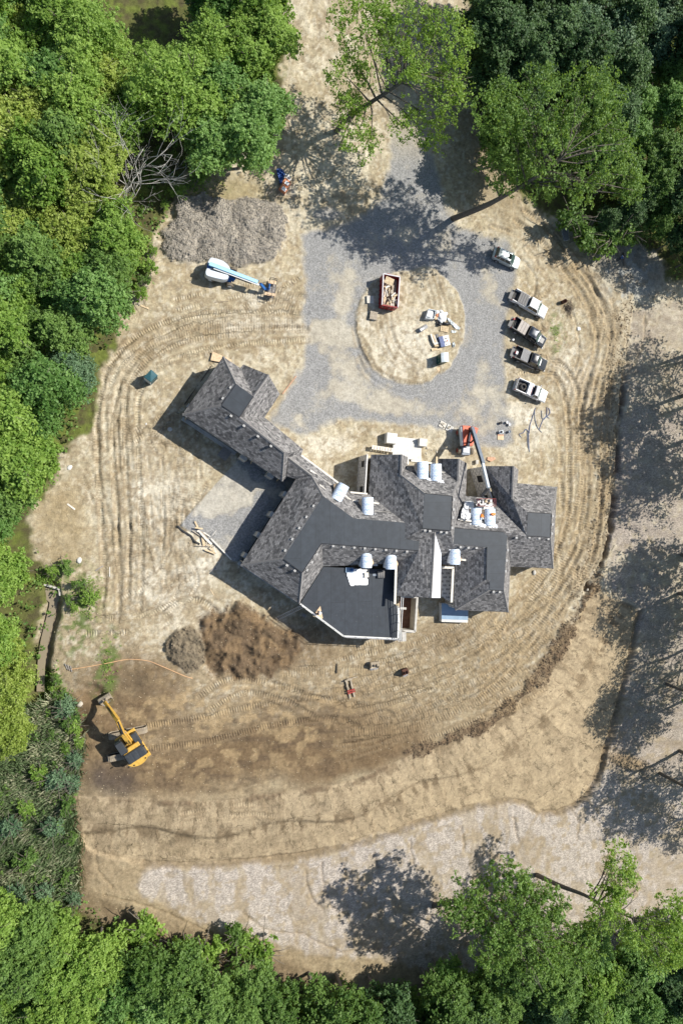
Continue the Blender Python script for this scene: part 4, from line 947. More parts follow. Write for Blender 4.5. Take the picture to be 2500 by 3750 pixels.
# guard rails round the open edges
rails = empty('guard_rail', T[5], 0, 'thin pale metal guard rail around the open edge of the terrace roof', 'guard rail')
RO = Vector(rails.location)
def rail_run(p, q, n, m=MT['steel']):
    p, q = Vector(p), Vector(q)
    for zz in (.55, 1.05):
        mb = MB(); mb.cyl(p - RO + Vector((0, 0, zz)), q - RO + Vector((0, 0, zz)), .035, n=6); mb.build('rail', m, rails)
    for i in range(n + 1):
        c = p.lerp(q, i / n) - RO; mb = MB(); mb.cyl(c, c + Vector((0, 0, 1.1)), .04, n=6); mb.build('post', m, rails)
rail_run(T[6].lerp(T[5], .12), T[5], 4); rail_run(T[5], T[4], 5); rail_run(T[4], T[3].lerp(T[2], .6), 4, MT['trim'])
for f in (0, .35): mbp = MB(); mbp.cyl(C(1292 + f * 40, 1178, zt + .9) - RO, C(1312 + f * 40, 850, zt + 1.6) - RO, .05, n=6); mbp.build('rail', MT['trim'], rails)
# light well beside the terrace: concrete walls round a low red-brown floor
for a, b, w_, hh in ((1, 2, .32, .45), (2, 3, .32, .45), (0, 1, .25, .3)):
    p, q = WELL[a], WELL[b]; mb = MB(); mb.bar(Vector((p.x, p.y, -.6)) - HO, Vector((q.x, q.y, -.6)) - HO, w_, 2.1 + hh * .2); mb.build('well_wall', MT['concrete'], house)
mb = MB(); mb.prism([(p.x - HO.x, p.y - HO.y) for p in WELL], -1.58 - HO.z, -1.5 - HO.z); mb.build('well_floor', MT['rustfloor'], house)
mb = MB(); mb.bar(C(1300, 935, .2) - HO, C(1345, 938, .2) - HO, .3, .3); mb.build('well_beam', MT['concrete'], house)
mb = MB(); mb.box((C(1310, 1130, .9) - HO), (.6, 1.3, 2.4)); mb.build('pier', MT['concrete'], house)
# pale blue covered slab at the foot of the east wing
mb = MB(); q_ = [B(620, 1397, .9), B(716, 1399, .9), B(812, 1440, .9), B(808, 1532, .9), B(620, 1526, .9)]
q_ = [B(620, 1390, .9), B(812, 1396, .9), B(808, 1530, .9), B(620, 1524, .9)]
mb.prism([(p.x - HO.x, p.y - HO.y) for p in q_], -.3 - HO.z, .9 - HO.z); mb.build('porch_slab', MT['whitecon'], house)
q2_ = [q_[0], q_[1], q_[1].lerp(q_[2], .86), q_[0].lerp(q_[3], .86)]
mb = MB(); mb.prism([(p.x - HO.x, p.y - HO.y) for p in q2_], .904 - HO.z, .925 - HO.z); mb.build('blue_sheet', MT['blueslab'], house)
# sheathed court between gable and east wing
poly_mesh('court_deck', [B(622, 1135, 2.4), B(700, 1138, 2.4), B(698, 1385, 2.4), B(622, 1345, 2.4)], MT['sheath'], .2)
mb = MB(); mb.bar(B(622, 1132, ze) - HO, B(708, 1136, ze) - HO, .3, .2); mb.build('fascia_board', MT['paleboard'], house)
mb = MB(); mb.bar(B(702, 1140, ze) - HO, B(690, 1384, ze) - HO, .3, .2); mb.build('fascia_board', MT['paleboard'], house)
mb = MB(); mb.bar(B(293, 1112, 5.2) - HO, B(284, 1396, 5.4) - HO, .3, .22); mb.build('fascia_board', MT['paleboard'], house)
mb = MB(); mb.bar(C(755, 600, ze - .1) - HO, C(950, 612, ze - .1) - HO, .3, .16); mb.build('fascia_board', MT['trim'], house)
mb = MB(); mb.bar(C(1095, 622, ze - .1) - HO, C(1140, 625, ze - .1) - HO, .3, .16); mb.build('fascia_board', MT['trim'], house)
mb = MB(); mb.bar(A(985, 817, ze + .05) - HO, A(1318, 1066, ze + .05) - HO, .24, .14); mb.build('fascia_board', MT['paleboard'], house)
# front steps of pale concrete with two block piers
st = empty('front_steps', B(375, 280), 0, 'pale concrete porch slab and steps between two square blocks at the front door', 'steps'); SO = Vector(st.location)
q_ = [B(275, 232, .55), B(476, 250, .55), B(474, 372, .55), B(268, 330, .55)]
mb = MB(); mb.prism([(p.x - SO.x, p.y - SO.y) for p in q_], -.3, .55); mb.build('porch_slab', MT['whitecon'], st)
for i in range(3):
    z_ = .42 - .14 * i; a, b = B(296, 232 - 13 * i, z_), B(452, 246 - 13 * i, z_); mb = MB(); mb.bar((a.x - SO.x, a.y - SO.y, (z_ - .3) / 2), (b.x - SO.x, b.y - SO.y, (z_ - .3) / 2), .42, z_ + .3); mb.build('step', MT['whitecon'], st)
for (x, y, s_) in ((263, 205, 1.55), (487, 235, 1.15)):
    p = B(x, y, 1.1); mb = MB(); mb.box((p.x - SO.x, p.y - SO.y, .45), (s_, s_ * .95, 1.5), rz=-.09, ch=.03); mb.build('block_pier', MT['whitecon'], st)
# planks fixed on the slopes as footholds
def plank_thing(a, b, w, th, m, label, name='plank', group=None):
    a, b = Vector(a), Vector(b); c = (a + b) / 2; mb = MB(); mb.bar(a - c, b - c, w, th); o = mb.build(name, m); o.location = c; return tag(o, label, 'plank', group)
G1 = 'foothold planks fixed to the shingles'
for a, b in ((A(1050, 925, 5.1), A(1220, 1050, 5.1)), (A(1115, 1030, 5.9), A(1198, 1095, 5.9)), (A(1290, 1100, 5.2), A(1338, 1138, 5.2))):
    plank_thing(a, b, .22, .08, MT['paleboard'], 'pale foothold plank on the shingles of the link roof beside the slanted dormer', 'plank', G1)
for a, b in ((C(945, 103, 4.5), C(1068, 115, 4.5)), (C(960, 162, 5.3), C(1028, 168, 5.3)), (C(1112, 178, 5.4), C(1150, 185, 5.4)), (C(1118, 242, 6.1), C(1234, 253, 6.1))):
    plank_thing(a, b, .22, .08, MT['paleboard'], 'pale foothold plank around the single dormer in the roof corner', 'plank', G1)
for a, b in ((B(400, 366, 4.6), B(550, 384, 4.6)), (B(366, 422, 5.0), B(436, 432, 5.0)), (B(616, 450, 5.2), B(650, 458, 5.2)), (B(380, 330, 4.5), B(378, 395, 4.8))):
    plank_thing(a, b, .24, .09, MT['paleboard'], 'pale foothold plank around the twin dormers above the front door', 'plank', G1)
plank_thing(B(586, 338, 4.6), B(584, 398, 4.9), .26, .09, MT['lumber'], 'short yellow plank standing upslope beside the twin front dormers', 'plank', G1)
for a, b in ((B(738, 786, 6.6), B(838, 800, 6.6)), (B(978, 700, 5.2), B(996, 760, 5.6))):
    plank_thing(a, b, .26, .08, MT['paleboard'], 'pale plank beside the dormers where the orange-vested workers stand', 'plank', G1)
for a, b in ((B(620, 1043, 5.0), B(672, 1046, 5.0)), (B(750, 1076, 5.2), B(798, 1081, 5.2))):
    plank_thing(a, b, .24, .08, MT['paleboard'], 'short plank beside the lone dormer facing the garden east of the gable', 'plank', G1)
# ================================================================ trees and plants
def leaf_mesh(name, cen, size, nrm_bias, tone, m, asp=.62):
    """one rhombic leaf spray per centre"""
    n = len(cen); g = NP
    nr = g.normal(size=(n, 3)) * .62 + nrm_bias; nr /= np.linalg.norm(nr, axis=1)[:, None] + 1e-9
    r = g.normal(size=(n, 3)); a = np.cross(nr, r); a /= np.linalg.norm(a, axis=1)[:, None] + 1e-9; b = np.cross(nr, a)
    s = (size * g.uniform(.6, 1.35, n))[:, None]
    fold = nr * s * .12
    v = np.stack([cen - a * s, cen + b * s * asp + fold, cen + a * s, cen - b * s * asp + fold], 1).reshape(-1, 3)
    me = bpy.data.meshes.new(name); me.vertices.add(n * 4); me.vertices.foreach_set('co', v.astype(np.float32).ravel())
    me.loops.add(n * 4); me.loops.foreach_set('vertex_index', np.arange(n * 4, dtype=np.int32))
    me.polygons.add(n); me.polygons.foreach_set('loop_start', np.arange(0, n * 4, 4, dtype=np.int32)); me.update(calc_edges=True)
    at = me.attributes.new('tone', 'FLOAT', 'POINT'); at.data.foreach_set('value', np.repeat(tone, 4).astype(np.float32))
    me.materials.append(m); return me
def sprays(cl, rad, tn, per, flat=.7):
    """leaf centres in small sprays round each clump centre"""
    g = NP; n = len(cl)
    sub = 5; sc_ = g.normal(size=(n, sub, 3)) * .55; sc_[..., 2] *= flat
    base = (cl[:, None] + sc_ * rad[:, None, None]).reshape(-1, 3); k = max(1, per // sub)
    off = g.normal(size=(len(base), k, 3)) * .24; off[..., 2] *= .7
    c = (base[:, None] + off * np.repeat(rad, sub)[:, None, None]).reshape(-1, 3)
    t = np.repeat(np.repeat(tn, sub) + g.normal(size=len(base)) * .10, k) + g.normal(size=len(c)) * .10
    return c, np.clip(t, 0, 1)
def blob_points(lobes, n, shell=.5):
    """clump centres near the outer part of a set of ellipsoids"""
    g = NP; vol = np.array([l[1][0] * l[1][1] * l[1][2] for l in lobes]) ** .72; pk = g.choice(len(lobes), n, p=vol / vol.sum())
    d = g.normal(size=(n, 3)); d /= np.linalg.norm(d, axis=1)[:, None]; d[:, 2] = np.where(d[:, 2] < -.45, -d[:, 2], d[:, 2])
    rr = (shell + (1 - shell) * g.uniform(0, 1, n) ** .6) * g.uniform(.85, 1.12, n)
    c = np.array([l[0] for l in lobes])[pk]; r = np.array([l[1] for l in lobes])[pk]
    return c + d * r * rr[:, None], d
def branchy(mb, path, r0, targets, twigs=0, rt=.05):
    """tapered trunk along a path, a limb to each target, forked twigs"""
    P = smooth([tuple(p) for p in path], 4); n = len(P)
    mb.tube(P, [r0 * (1 - .72 * i / (n - 1)) for i in range(n)], 8)
    P = [Vector(p) for p in P]
    for t in targets:
        t = Vector(t); i = min(range(n), key=lambda k: (P[k] - t).length + abs(P[k].z - t.z * .75) * .6); i = max(i, n // 3)
        s = P[i]; mid = s.lerp(t, .5) + Vector((rnd.uniform(-.4, .4), rnd.uniform(-.4, .4), rnd.uniform(.1, .7)))
        r = r0 * (1 - .72 * i / (n - 1)) * .55; q = smooth([tuple(s), tuple(mid), tuple(t)], 3)
        mb.tube(q, [max(.03, r * (1 - .75 * k / (len(q) - 1))) for k in range(len(q))], 5)
        for _ in range(twigs):
            k = rnd.randrange(len(q) // 2, len(q)); a = Vector(q[k]); d = (t - s).normalized() * rnd.uniform(.5, 1.6) + Vector((rnd.gauss(0, .7), rnd.gauss(0, .7), rnd.gauss(.2, .5)))
            mb.tube([a, a + d * .55 + Vector((0, 0, .1)), a + d], [rt, rt * .7, rt * .35], 4)
TREE = {}
def make_tree_kind(key, leafk, R, Hh, ncl, per, leaf, nl=6, shell=.45, clr=.85, bark='bark'):
    """a generic tree standing at the origin: returns trunk and crown meshes"""
    st_ = rnd.randrange(10 ** 6); zc = Hh * .64
    lobes = [((0, 0, zc), (R * .72, R * .72, Hh * .33))]
    for i in range(nl):
        a = 2 * math.pi * (i + rnd.uniform(-.3, .3)) / nl; q = rnd.uniform(.42, .66) * R; z = zc + rnd.uniform(-.14, .16) * Hh; s = rnd.uniform(.32, .52) * R
        lobes.append(((q * math.cos(a), q * math.sin(a), z), (s, s, s * rnd.uniform(.7, 1.0))))
    lobes.append(((rnd.uniform(-.2, .2) * R, rnd.uniform(-.2, .2) * R, Hh * .86), (R * .42, R * .42, Hh * .13)))
    pts, d = blob_points(lobes, ncl, shell); rad = NP.uniform(.6, 1.25, ncl) * clr
    tn = np.clip(.5 + NP.normal(size=ncl) * .2, 0, 1)
    c, t = sprays(pts, rad, tn, per)
    nb = np.array([.15, .05, .75]) + .4 * (c - np.array([0, 0, zc * .7])) / R
    cm = leaf_mesh('crown', c, leaf, nb, t, LEAF[leafk])
    mb = MB(); branchy(mb, [(0, 0, -.5), (rnd.uniform(-.2, .2), rnd.uniform(-.2, .2), Hh * .3), (rnd.uniform(-.4, .4), rnd.uniform(-.4, .4), Hh * .6), (0, 0, Hh * .82)], .03 * Hh * .75, [l[0] for l in lobes[1:]], 3)
    tm_ = mb.mesh('trunk', True); tm_.materials.append(MT[bark]); TREE[key] = (tm_, cm, Hh, R)
make_tree_kind('bright1', 'bright', 4.4, 11, 391, 50, .155, 6, .5, .62)
make_tree_kind('bright2', 'fresh', 4.0, 10, 340, 50, .15, 5, .5, .62)
make_tree_kind('bright3', 'lime', 4.2, 10, 340, 45, .155, 7, .5, .62)
make_tree_kind('mid1', 'mid', 4.6, 13, 425, 50, .155, 6, .5, .62)
make_tree_kind('mid2', 'mid', 4.0, 11, 357, 50, .155, 5, .5, .62)
make_tree_kind('dark1', 'dark', 4.8, 14, 425, 50, .16, 6, .5, .62)
make_tree_kind('dark2', 'dark', 4.3, 12, 391, 50, .16, 7, .5, .62)
make_tree_kind('blue1', 'blue', 4.2, 10, 391, 40, .15, 6, .4, .62)
make_tree_kind('airy1', 'bright', 4.8, 13, 323, 25, .15, 8, .4, .62)
make_tree_kind('shade1', 'mid', 5.2, 14, 135, 24, .16, 9, .3, .8)
make_tree_kind('bush1', 'bright', 1.5, 2.4, 34, 55, .15, 4, .3, .5)
make_tree_kind('bush3', 'blue', 1.6, 2.4, 36, 55, .14, 5, .3, .5)
make_tree_kind('bush2', 'mid', 1.6, 2.6, 34, 55, .15, 4, .3, .5)
def plant(key, dx, dy, sc, label, group, name='tree', cat='tree', zs=1.0):
    if cat == 'tree': label, group = tree_label(key, dx, dy, sc)
    """stand a tree so that the middle of its crown is seen at this photo position"""
    tm_, cm, Hh, R = TREE[key]; zc = Hh * .68 * sc * zs
    p = WD(dx, dy, zc - .5); z0 = gz(p.x, p.y); p = WD(dx, dy, zc + z0); z0 = gz(p.x, p.y)
    e = empty(name, (p.x, p.y, z0), rnd.uniform(0, 6.28), label, cat, group); e.scale = (sc, sc, sc * zs)
    link_mesh('trunk', tm_, None, e); link_mesh('crown' if cat == 'tree' else 'foliage', cm, None, e); return e
def poisson(poly, d, seed, tries=6000):
    r = random.Random(seed); x0 = min(p[0] for p in poly); x1 = max(p[0] for p in poly); y0 = min(p[1] for p in poly); y1 = max(p[1] for p in poly); out = []
    for _ in range(tries):
        x, y = r.uniform(x0, x1), r.uniform(y0, y1)
        if not bool(inside(np.array([x]), np.array([y]), poly)[0]): continue
        if all((x - a) ** 2 + (y - b) ** 2 > d * d for a, b in out): out.append((x, y))
    return out
r5 = random.Random(5)
LAND = [('the gravel heap', 500, 520), ('the dead white tree', 300, 400), ('the blue boom lift', 560, 630), ('the portable toilet', 330, 870), ('the bend of the haul road', 230, 760), ('the haul road', 200, 1000), ('the lone white board', 165, 1165), ('the muddy ditch', 110, 1380), ('the orange hose end', 150, 1530), ('the digger', 270, 1690), ('the reed bed', 90, 1850), ('the grass clearing', 300, 50), ('the entrance track', 690, 150), ('the open-crowned entrance tree', 980, 150), ('the silver car', 1160, 590), ('the grey slab', 1300, 530), ('the bending person', 1430, 590), ('the lower mulched slope', 600, 2150), ('the reed bed end', 120, 2120), ('the tall leaning tree', 1230, 350), ('the broad tree shadow', 880, 2200), ('the leaning mulch-side tree', 1400, 2080), ('the dense lower-corner tree', 1160, 2130), ('the upper mulch', 1530, 680)]
TONE = {'shade1': 'thin green', 'bright1': 'bright green', 'bright2': 'fresh green', 'bright3': 'yellow-green', 'mid1': 'mid-green', 'mid2': 'leaf-green', 'dark1': 'dark green', 'dark2': 'deep green', 'blue1': 'grey-green', 'airy1': 'thin-crowned green'}
def tree_label(k, x, y, sc):
    d = float(seg_dist(np.array([x]), np.array([y]), BARE, True)[0][0]); nm = min(LAND, key=lambda l: (l[1] - x) ** 2 + (l[2] - y) ** 2)[0]
    size = 'small' if sc < .88 else ('large' if sc > 1.02 else 'medium-sized')
    ps = 'at the wood edge' if d < 45 else ('just inside the wood' if d < 110 else 'deep in the wood')
    lb = '%s %s tree %s near %s' % (size, TONE[k], ps, nm); return lb, lb.replace(' tree ', ' trees ')
Z1 = [(-70, -40), (120, -40), (190, 60), (280, 120), (390, 160), (390, 215), (310, 270), (230, 300), (205, 460), (262, 545), (245, 640), (205, 720), (165, 800), (155, 900), (135, 960), (70, 1030), (20, 1110), (-5, 1230), (-5, 1330), (-20, 1400), (-30, 1480), (-70, 1500)]
for (x, y) in poisson(Z1, 62, 3):
    k = r5.choice(['bright1', 'bright2', 'bright1', 'bright3', 'mid2']) if y > 500 or x < 150 else r5.choice(['bright3', 'bright1', 'airy1'])
    if y > 830 and x > 90: k = r5.choice(['blue1', 'blue1', 'bright2'])
    if k == 'blue1': plant(k, x, y, r5.uniform(.8, 1.05), 'grey-green willowy tree leaning over the haul road edge', 'grey-green trees by the haul road')
    else: plant(k, x, y, r5.uniform(.66, 1.15), 'bright spring-green broadleaf tree in the dense wood beside the haul road', 'bright trees of the wood by the haul road')
for (x, y) in poisson([(-90, 1500), (-5, 1500), (25, 1580), (15, 1680), (-30, 1740), (-90, 1780)], 50, 8):
    plant('bright3', x, y, r5.uniform(.6, .8), 'yellow-green tree beside the muddy ditch and reeds', 'yellow-green trees by the ditch')
for (x, y) in poisson([(440, -40), (620, -40), (620, 100), (600, 290), (560, 325), (480, 330), (430, 290), (410, 200), (450, 110)], 64, 12):
    plant(r5.choice(['airy1', 'bright1', 'bright2']), x, y, r5.uniform(.8, 1.1), 'loose-crowned green tree between the grass clearing and the entrance track', 'trees left of the entrance track')
for (x, y) in poisson([(1110, -60), (1640, -60), (1640, 130), (1400, 120), (1250, 160), (1120, 150)], 64, 14):
    plant(r5.choice(['dark1', 'dark2', 'blue1', 'dark1']), x, y, r5.uniform(.85, 1.1), 'dark shaded evergreen-looking tree deep in the wood beyond the entrance track', 'dark trees right of the entrance')
for (x, y) in poisson([(1250, 170), (1640, 120), (1640, 450), (1500, 430), (1410, 390), (1330, 350)], 66, 15):
    plant(r5.choice(['mid1', 'mid2', 'bright2', 'dark2']), x, y, r5.uniform(.75, 1.0), 'mid-green tall tree in the wood above the parked vehicles', 'trees above the parked vehicles')
for (x, y) in poisson([(1110, 170), (1220, 180), (1240, 340), (1190, 380), (1120, 290)], 55, 16):
    plant(r5.choice(['dark2', 'mid2', 'dark1']), x, y, r5.uniform(.7, .9), 'dark green tree at the wood edge beside the entrance track', 'dark trees at the edge of the entrance')
for (x, y) in poisson([(-70, 2120), (90, 2140), (250, 2215), (430, 2265), (560, 2295), (700, 2320), (700, 2440), (-70, 2440)], 60, 17):
    plant(r5.choice(['bright1', 'bright2', 'mid1', 'mid2', 'bright1']), x, y, r5.uniform(.78, 1.08), 'bright green tree in the wood below the mulched slope', 'bright trees below the mulched slope')
for (x, y) in poisson([(720, 2320), (900, 2320), (1020, 2260), (1150, 2220), (1300, 2190), (1420, 2170), (1640, 2150), (1640, 2440), (720, 2440)], 60, 18):
    plant(r5.choice(['mid1', 'bright2', 'mid2', 'bright1', 'bright2', 'dark2']), x, y, r5.uniform(.8, 1.1), 'deep green tree in the shaded corner below the bank', 'deep green trees in the shaded lower corner')
for (x, y, k, s_) in ((1450, 485, 'dark2', .62), (1510, 515, 'mid2', .62), (1560, 545, 'dark2', .6), (1600, 500, 'dark1', .65), (1540, 470, 'mid1', .6), (1480, 440, 'dark1', .6), (1600, 590, 'dark2', .55), (1400, 500, 'dark2', .5)):
    plant(k, x, y, s_, '', '')
# trees beyond the right edge, whose shade falls on the mulch
for i, (sx, sy, hh) in enumerate(((1455, 860, 18), (1520, 850, 19), (1435, 960, 19), (1500, 960, 20), (1450, 1060, 19), (1520, 1080, 20), (1475, 1150, 18), (1440, 1330, 18), (1500, 1310, 20), (1430, 1420, 18), (1490, 1430, 20), (1545, 1420, 19), (1470, 1540, 18), (1530, 1560, 20), (1480, 1650, 18), (1440, 1790, 18), (1400, 1840, 17), (1480, 1860, 19), (1550, 1800, 20), (1540, 1900, 19), (1420, 1620, 15), (1430, 615, 16), (1500, 645, 17), (1555, 630, 18))):
    g0 = GD(sx, sy); zc = hh * .64; L = zc / math.tan(SUN_EL); key = ['shade1', 'shade1', 'airy1'][i % 3]; tm_, cm, Hh, R = TREE[key]; s_ = hh / Hh
    x, y = g0.x + L * math.cos(SUN_AZ), g0.y + L * math.sin(SUN_AZ)
    e = empty('tree', (x, y, gz(x, y)), rnd.uniform(0, 6.28), 'tall tree beyond the mulch whose shade falls across it', 'tree', 'trees beyond the mulch'); e.scale = (s_ * .8, s_ * .8, s_)
    link_mesh('trunk', tm_, None, e); link_mesh('crown', cm, None, e)
# individual individual trees
def big_tree(name, path, r0, lobes, ncl, per, leaf, leafk, label, clr=.7, shell=.4, twigs=6, bark='bark'):
    org = Vector(path[0]); e = empty(name, org, 0, label, 'tree')
    path = [Vector(p) - org for p in path]; path[0].z -= .4; lobes = [(tuple(Vector(c) - org), r) for c, r in lobes]
    mb = MB(); tg = []
    pts, d = blob_points(lobes, ncl, shell)
    tg = [l[0] for l in lobes] + [tuple(pts[i]) for i in range(0, ncl, max(1, ncl // 34))]
    branchy(mb, path, r0, tg, twigs, .035); mb.build('trunk', MT[bark], e, True)
    tn = np.clip(.5 + NP.normal(size=ncl) * .2, 0, 1); c, t = sprays(pts, NP.uniform(.6, 1.25, ncl) * clr, tn, per)
    cm = leaf_mesh('crown', c, leaf, np.array([[0, 0, .6]]), t, LEAF[leafk]); link_mesh('crown', cm, None, e); return e
big_tree('tree', [GD(772, 300), WD(800, 268, 4), WD(850, 235, 8), WD(905, 200, 11), WD(960, 160, 14)], .42,
         [(WD(830, 60, 13), (4.4, 4.0, 2.4)), (WD(930, 50, 14), (4.8, 4.0, 2.4)), (WD(1030, 100, 14), (3.6, 4.6, 2.4)), (WD(1020, 220, 12), (3.4, 3.8, 2)), (WD(970, 300, 10), (4.6, 3.0, 1.7)), (WD(820, 310, 9), (3.0, 3.4, 1.8)), (WD(910, 150, 14), (4.5, 3.5, 2.2)), (WD(800, 180, 11), (3.0, 3.8, 2)), (WD(795, 240, 7), (2.0, 2.0, 1.6))],
         700, 30, .145, 'bright', 'broad open-crowned yellow-green tree overhanging the entrance track')
big_tree('tree', [GD(1040, 500), WD(1105, 476, 6.5), WD(1165, 445, 11), WD(1250, 392, 16), WD(1300, 350, 19)], .45,
         [(WD(1190, 330, 16), (4.6, 4.4, 2.6)), (WD(1150, 260, 18), (4.2, 4.0, 2.2)), (WD(1260, 250, 19), (5.0, 5.0, 2.6)), (WD(1360, 230, 19), (4.4, 4.8, 2.6)), (WD(1390, 340, 18), (4.4, 4.2, 2.4)), (WD(1310, 420, 16), (4.6, 3.2, 2.2)), (WD(1210, 430, 13), (4.2, 3.0, 1.8)), (WD(1430, 420, 15), (3, 2.8, 2)), (WD(1145, 385, 13), (2.8, 3.4, 1.8)), (WD(1250, 330, 18), (4, 4, 2))],
         700, 42, .15, 'mid', 'tall leaning tree with a bare lower trunk at the edge of the gravel drive')
big_tree('tree', [GD(1232, 2012), WD(1285, 2035, 4), WD(1340, 2056, 7), WD(1385, 2080, 9.5), WD(1450, 2110, 12)], .38,
         [(WD(1420, 1995, 11), (2.8, 4.4, 2.0)), (WD(1390, 2080, 11), (3.4, 3.4, 2.0)), (WD(1470, 2130, 12), (4.2, 3.0, 2.0)), (WD(1540, 2100, 13), (3.4, 3.4, 2.0)), (WD(1530, 2180, 12), (3.6, 3.0, 2.0))],
         420, 40, .15, 'bright', 'leaning loose-leaved tree with a bare trunk crossing the mulch')
big_tree('tree', [GD(995, 2085), WD(1060, 2070, 4), WD(1110, 2090, 7), WD(1150, 2120, 9.5), WD(1180, 2150, 12)], .42,
         [(WD(1165, 2030, 11), (4.0, 3.4, 2.4)), (WD(1080, 2095, 10), (3.6, 2.8, 2.2)), (WD(1180, 2120, 12), (4.4, 4.0, 2.4)), (WD(1250, 2080, 11), (3.4, 3.6, 2.2)), (WD(1240, 2190, 12), (4.4, 3.6, 2.4)), (WD(1130, 2180, 11), (3.2, 3.0, 2.2)), (WD(1330, 2170, 11), (3.4, 3.4, 2.2)), (WD(1060, 2060, 11), (3, 2.4, 2))],
         560, 55, .155, 'mid', 'dense dark green tree casting a broad shadow over the lower mulch')
# dead tree with white limbs
dead = empty('dead_tree', GD(272, 492), 0, 'dead leafless tree with bleached white branches in the wood edge', 'tree'); DO = Vector(dead.location)
mb = MB()
def limb(p, d, L, r, lv):
    q = [p]; dd = d.normalized()
    for i in range(4):
        dd = (dd + Vector((rnd.gauss(0, .16), rnd.gauss(0, .16), rnd.gauss(.02, .1)))).normalized(); q.append(q[-1] + dd * L / 4)
    mb.tube(q, [r * (1 - .17 * i) for i in range(5)], 5)
    if lv > 0:
        for k in range(3 if lv > 1 else 4):
            j = rnd.randrange(2, 5); limb(q[j], dd + Vector((rnd.gauss(0, .55), rnd.gauss(0, .55), rnd.gauss(.1, .3))), L * rnd.uniform(.5, .75), r * .55, lv - 1)
for (x, y, z) in ((250, 420, 6), (300, 400, 7), (350, 330, 9), (390, 320, 8), (330, 420, 5), (275, 320, 8)):
    t = WD(x, y, z) - DO; limb(Vector((0, 0, -.3)), t, t.length * .85, .095, 3)
mb.build('trunk', MT['palebark'], dead, True)
# bushes along the edges
for (x, y, k) in ((350, 575, 'bush1'), (342, 610, 'bush1'), (330, 640, 'bush2'), (322, 672, 'bush1'), (300, 712, 'bush1'), (150, 1305, 'bush2'), (120, 1312, 'bush1'), (182, 1340, 'bush2'), (155, 1378, 'bush2'), (205, 1372, 'bush1'), (170, 1395, 'bush1'), (380, 470, 'bush1'), (410, 440, 'bush1'), (460, 400, 'bush1'), (130, 1560, 'bush2'), (140, 1600, 'bush2'), (160, 1650, 'bush2')):
    plant(k, x, y, rnd.uniform(.4, .75), *(('low leafy bush between the gravel heap and the haul road wood', 'bushes by the gravel heap') if y < 800 else ('low leafy bush on the weedy bank of the muddy ditch', 'bushes by the muddy ditch')), 'bush', 'bush')
for (x, y) in ((560, 2170), (545, 2150), (600, 2190), (470, 2190), (420, 2180), (330, 2140), (1340, 540), (1380, 560), (1310, 500), (1410, 540), (1440, 520)):
    plant(r5.choice(['bush1', 'bush2']), x, y, rnd.uniform(1.0, 1.7), *(('leafy shrub spilling onto brown soil below the mulched slope', 'shrubs below the mulched slope') if y > 1000 else ('leafy shrub spilling onto pale soil beside the grey slab', 'shrubs beside the grey slab')), 'bush', 'bush')
for (x, y) in ((150, 1625), (168, 1668), (180, 1705), (172, 1745), (150, 1720), (120, 1690), (168, 1800), (150, 1850), (90, 1780), (60, 1860), (120, 1900), (165, 1930), (150, 2010), (100, 2050), (170, 2065), (60, 1980), (20, 1900), (30, 2060), (130, 1790)):
    k = r5.choice(['bush1', 'bush2', 'bush3', 'bush3']); tn_ = {'bush1': 'bright green', 'bush2': 'mid-green', 'bush3': 'grey-green'}[k]
    plant(k, x, y, rnd.uniform(.45, 1.0), 'bushy %s shrub standing among the reeds' % tn_, '%s shrubs among the reeds' % tn_, 'bush', 'bush')
# undergrowth under the trees (one mass)
def ground_scatter(poly, n, seed, outside_bare=True):
    g = np.random.default_rng(seed); x0 = min(p[0] for p in poly); x1 = max(p[0] for p in poly); y0 = min(p[1] for p in poly); y1 = max(p[1] for p in poly)
    x = g.uniform(x0, x1, n); y = g.uniform(y0, y1, n); m = inside(x, y, poly)
    if outside_bare: m &= ~inside(x + g.normal(size=n) * 6, y + g.normal(size=n) * 6, BARE)
    x, y = x[m], y[m]
    if not outside_bare: x = x + g.normal(size=len(x)) * 9 + 26 * (fbm(x * 0 + 3, y * .022, 97, 3) - .5); y = y + g.normal(size=len(y)) * 9
    u = (x * K - 1250) / FPX; v = (1875 - y * K) / FPX
    dz = u * sT - cT; t = HC / (-dz); return t * (u * cT + sT), t * v
ux, uy = ground_scatter([(-60, -60), (1640, -60), (1640, 2440), (-60, 2440)], 5200, 4)
kp = ~((ux < 12) & (uy > 55) & (ux > -12)); ux, uy = ux[kp], uy[kp]
uz = np.array([gz(a, b) for a, b in zip(ux, uy)]) + NP.uniform(.15, 1.3, len(ux))
c, t = sprays(np.stack([ux, uy, uz], 1), NP.uniform(.4, .9, len(ux)), NP.uniform(.2, .8, len(ux)), 15)
o = link_mesh('undergrowth', leaf_mesh('undergrowth', c, .2, np.array([[0, 0, .7]]), t, LEAF['mid']), None); tag(o, 'leafy undergrowth covering the floor of the surrounding woods', 'undergrowth', None, 'stuff')
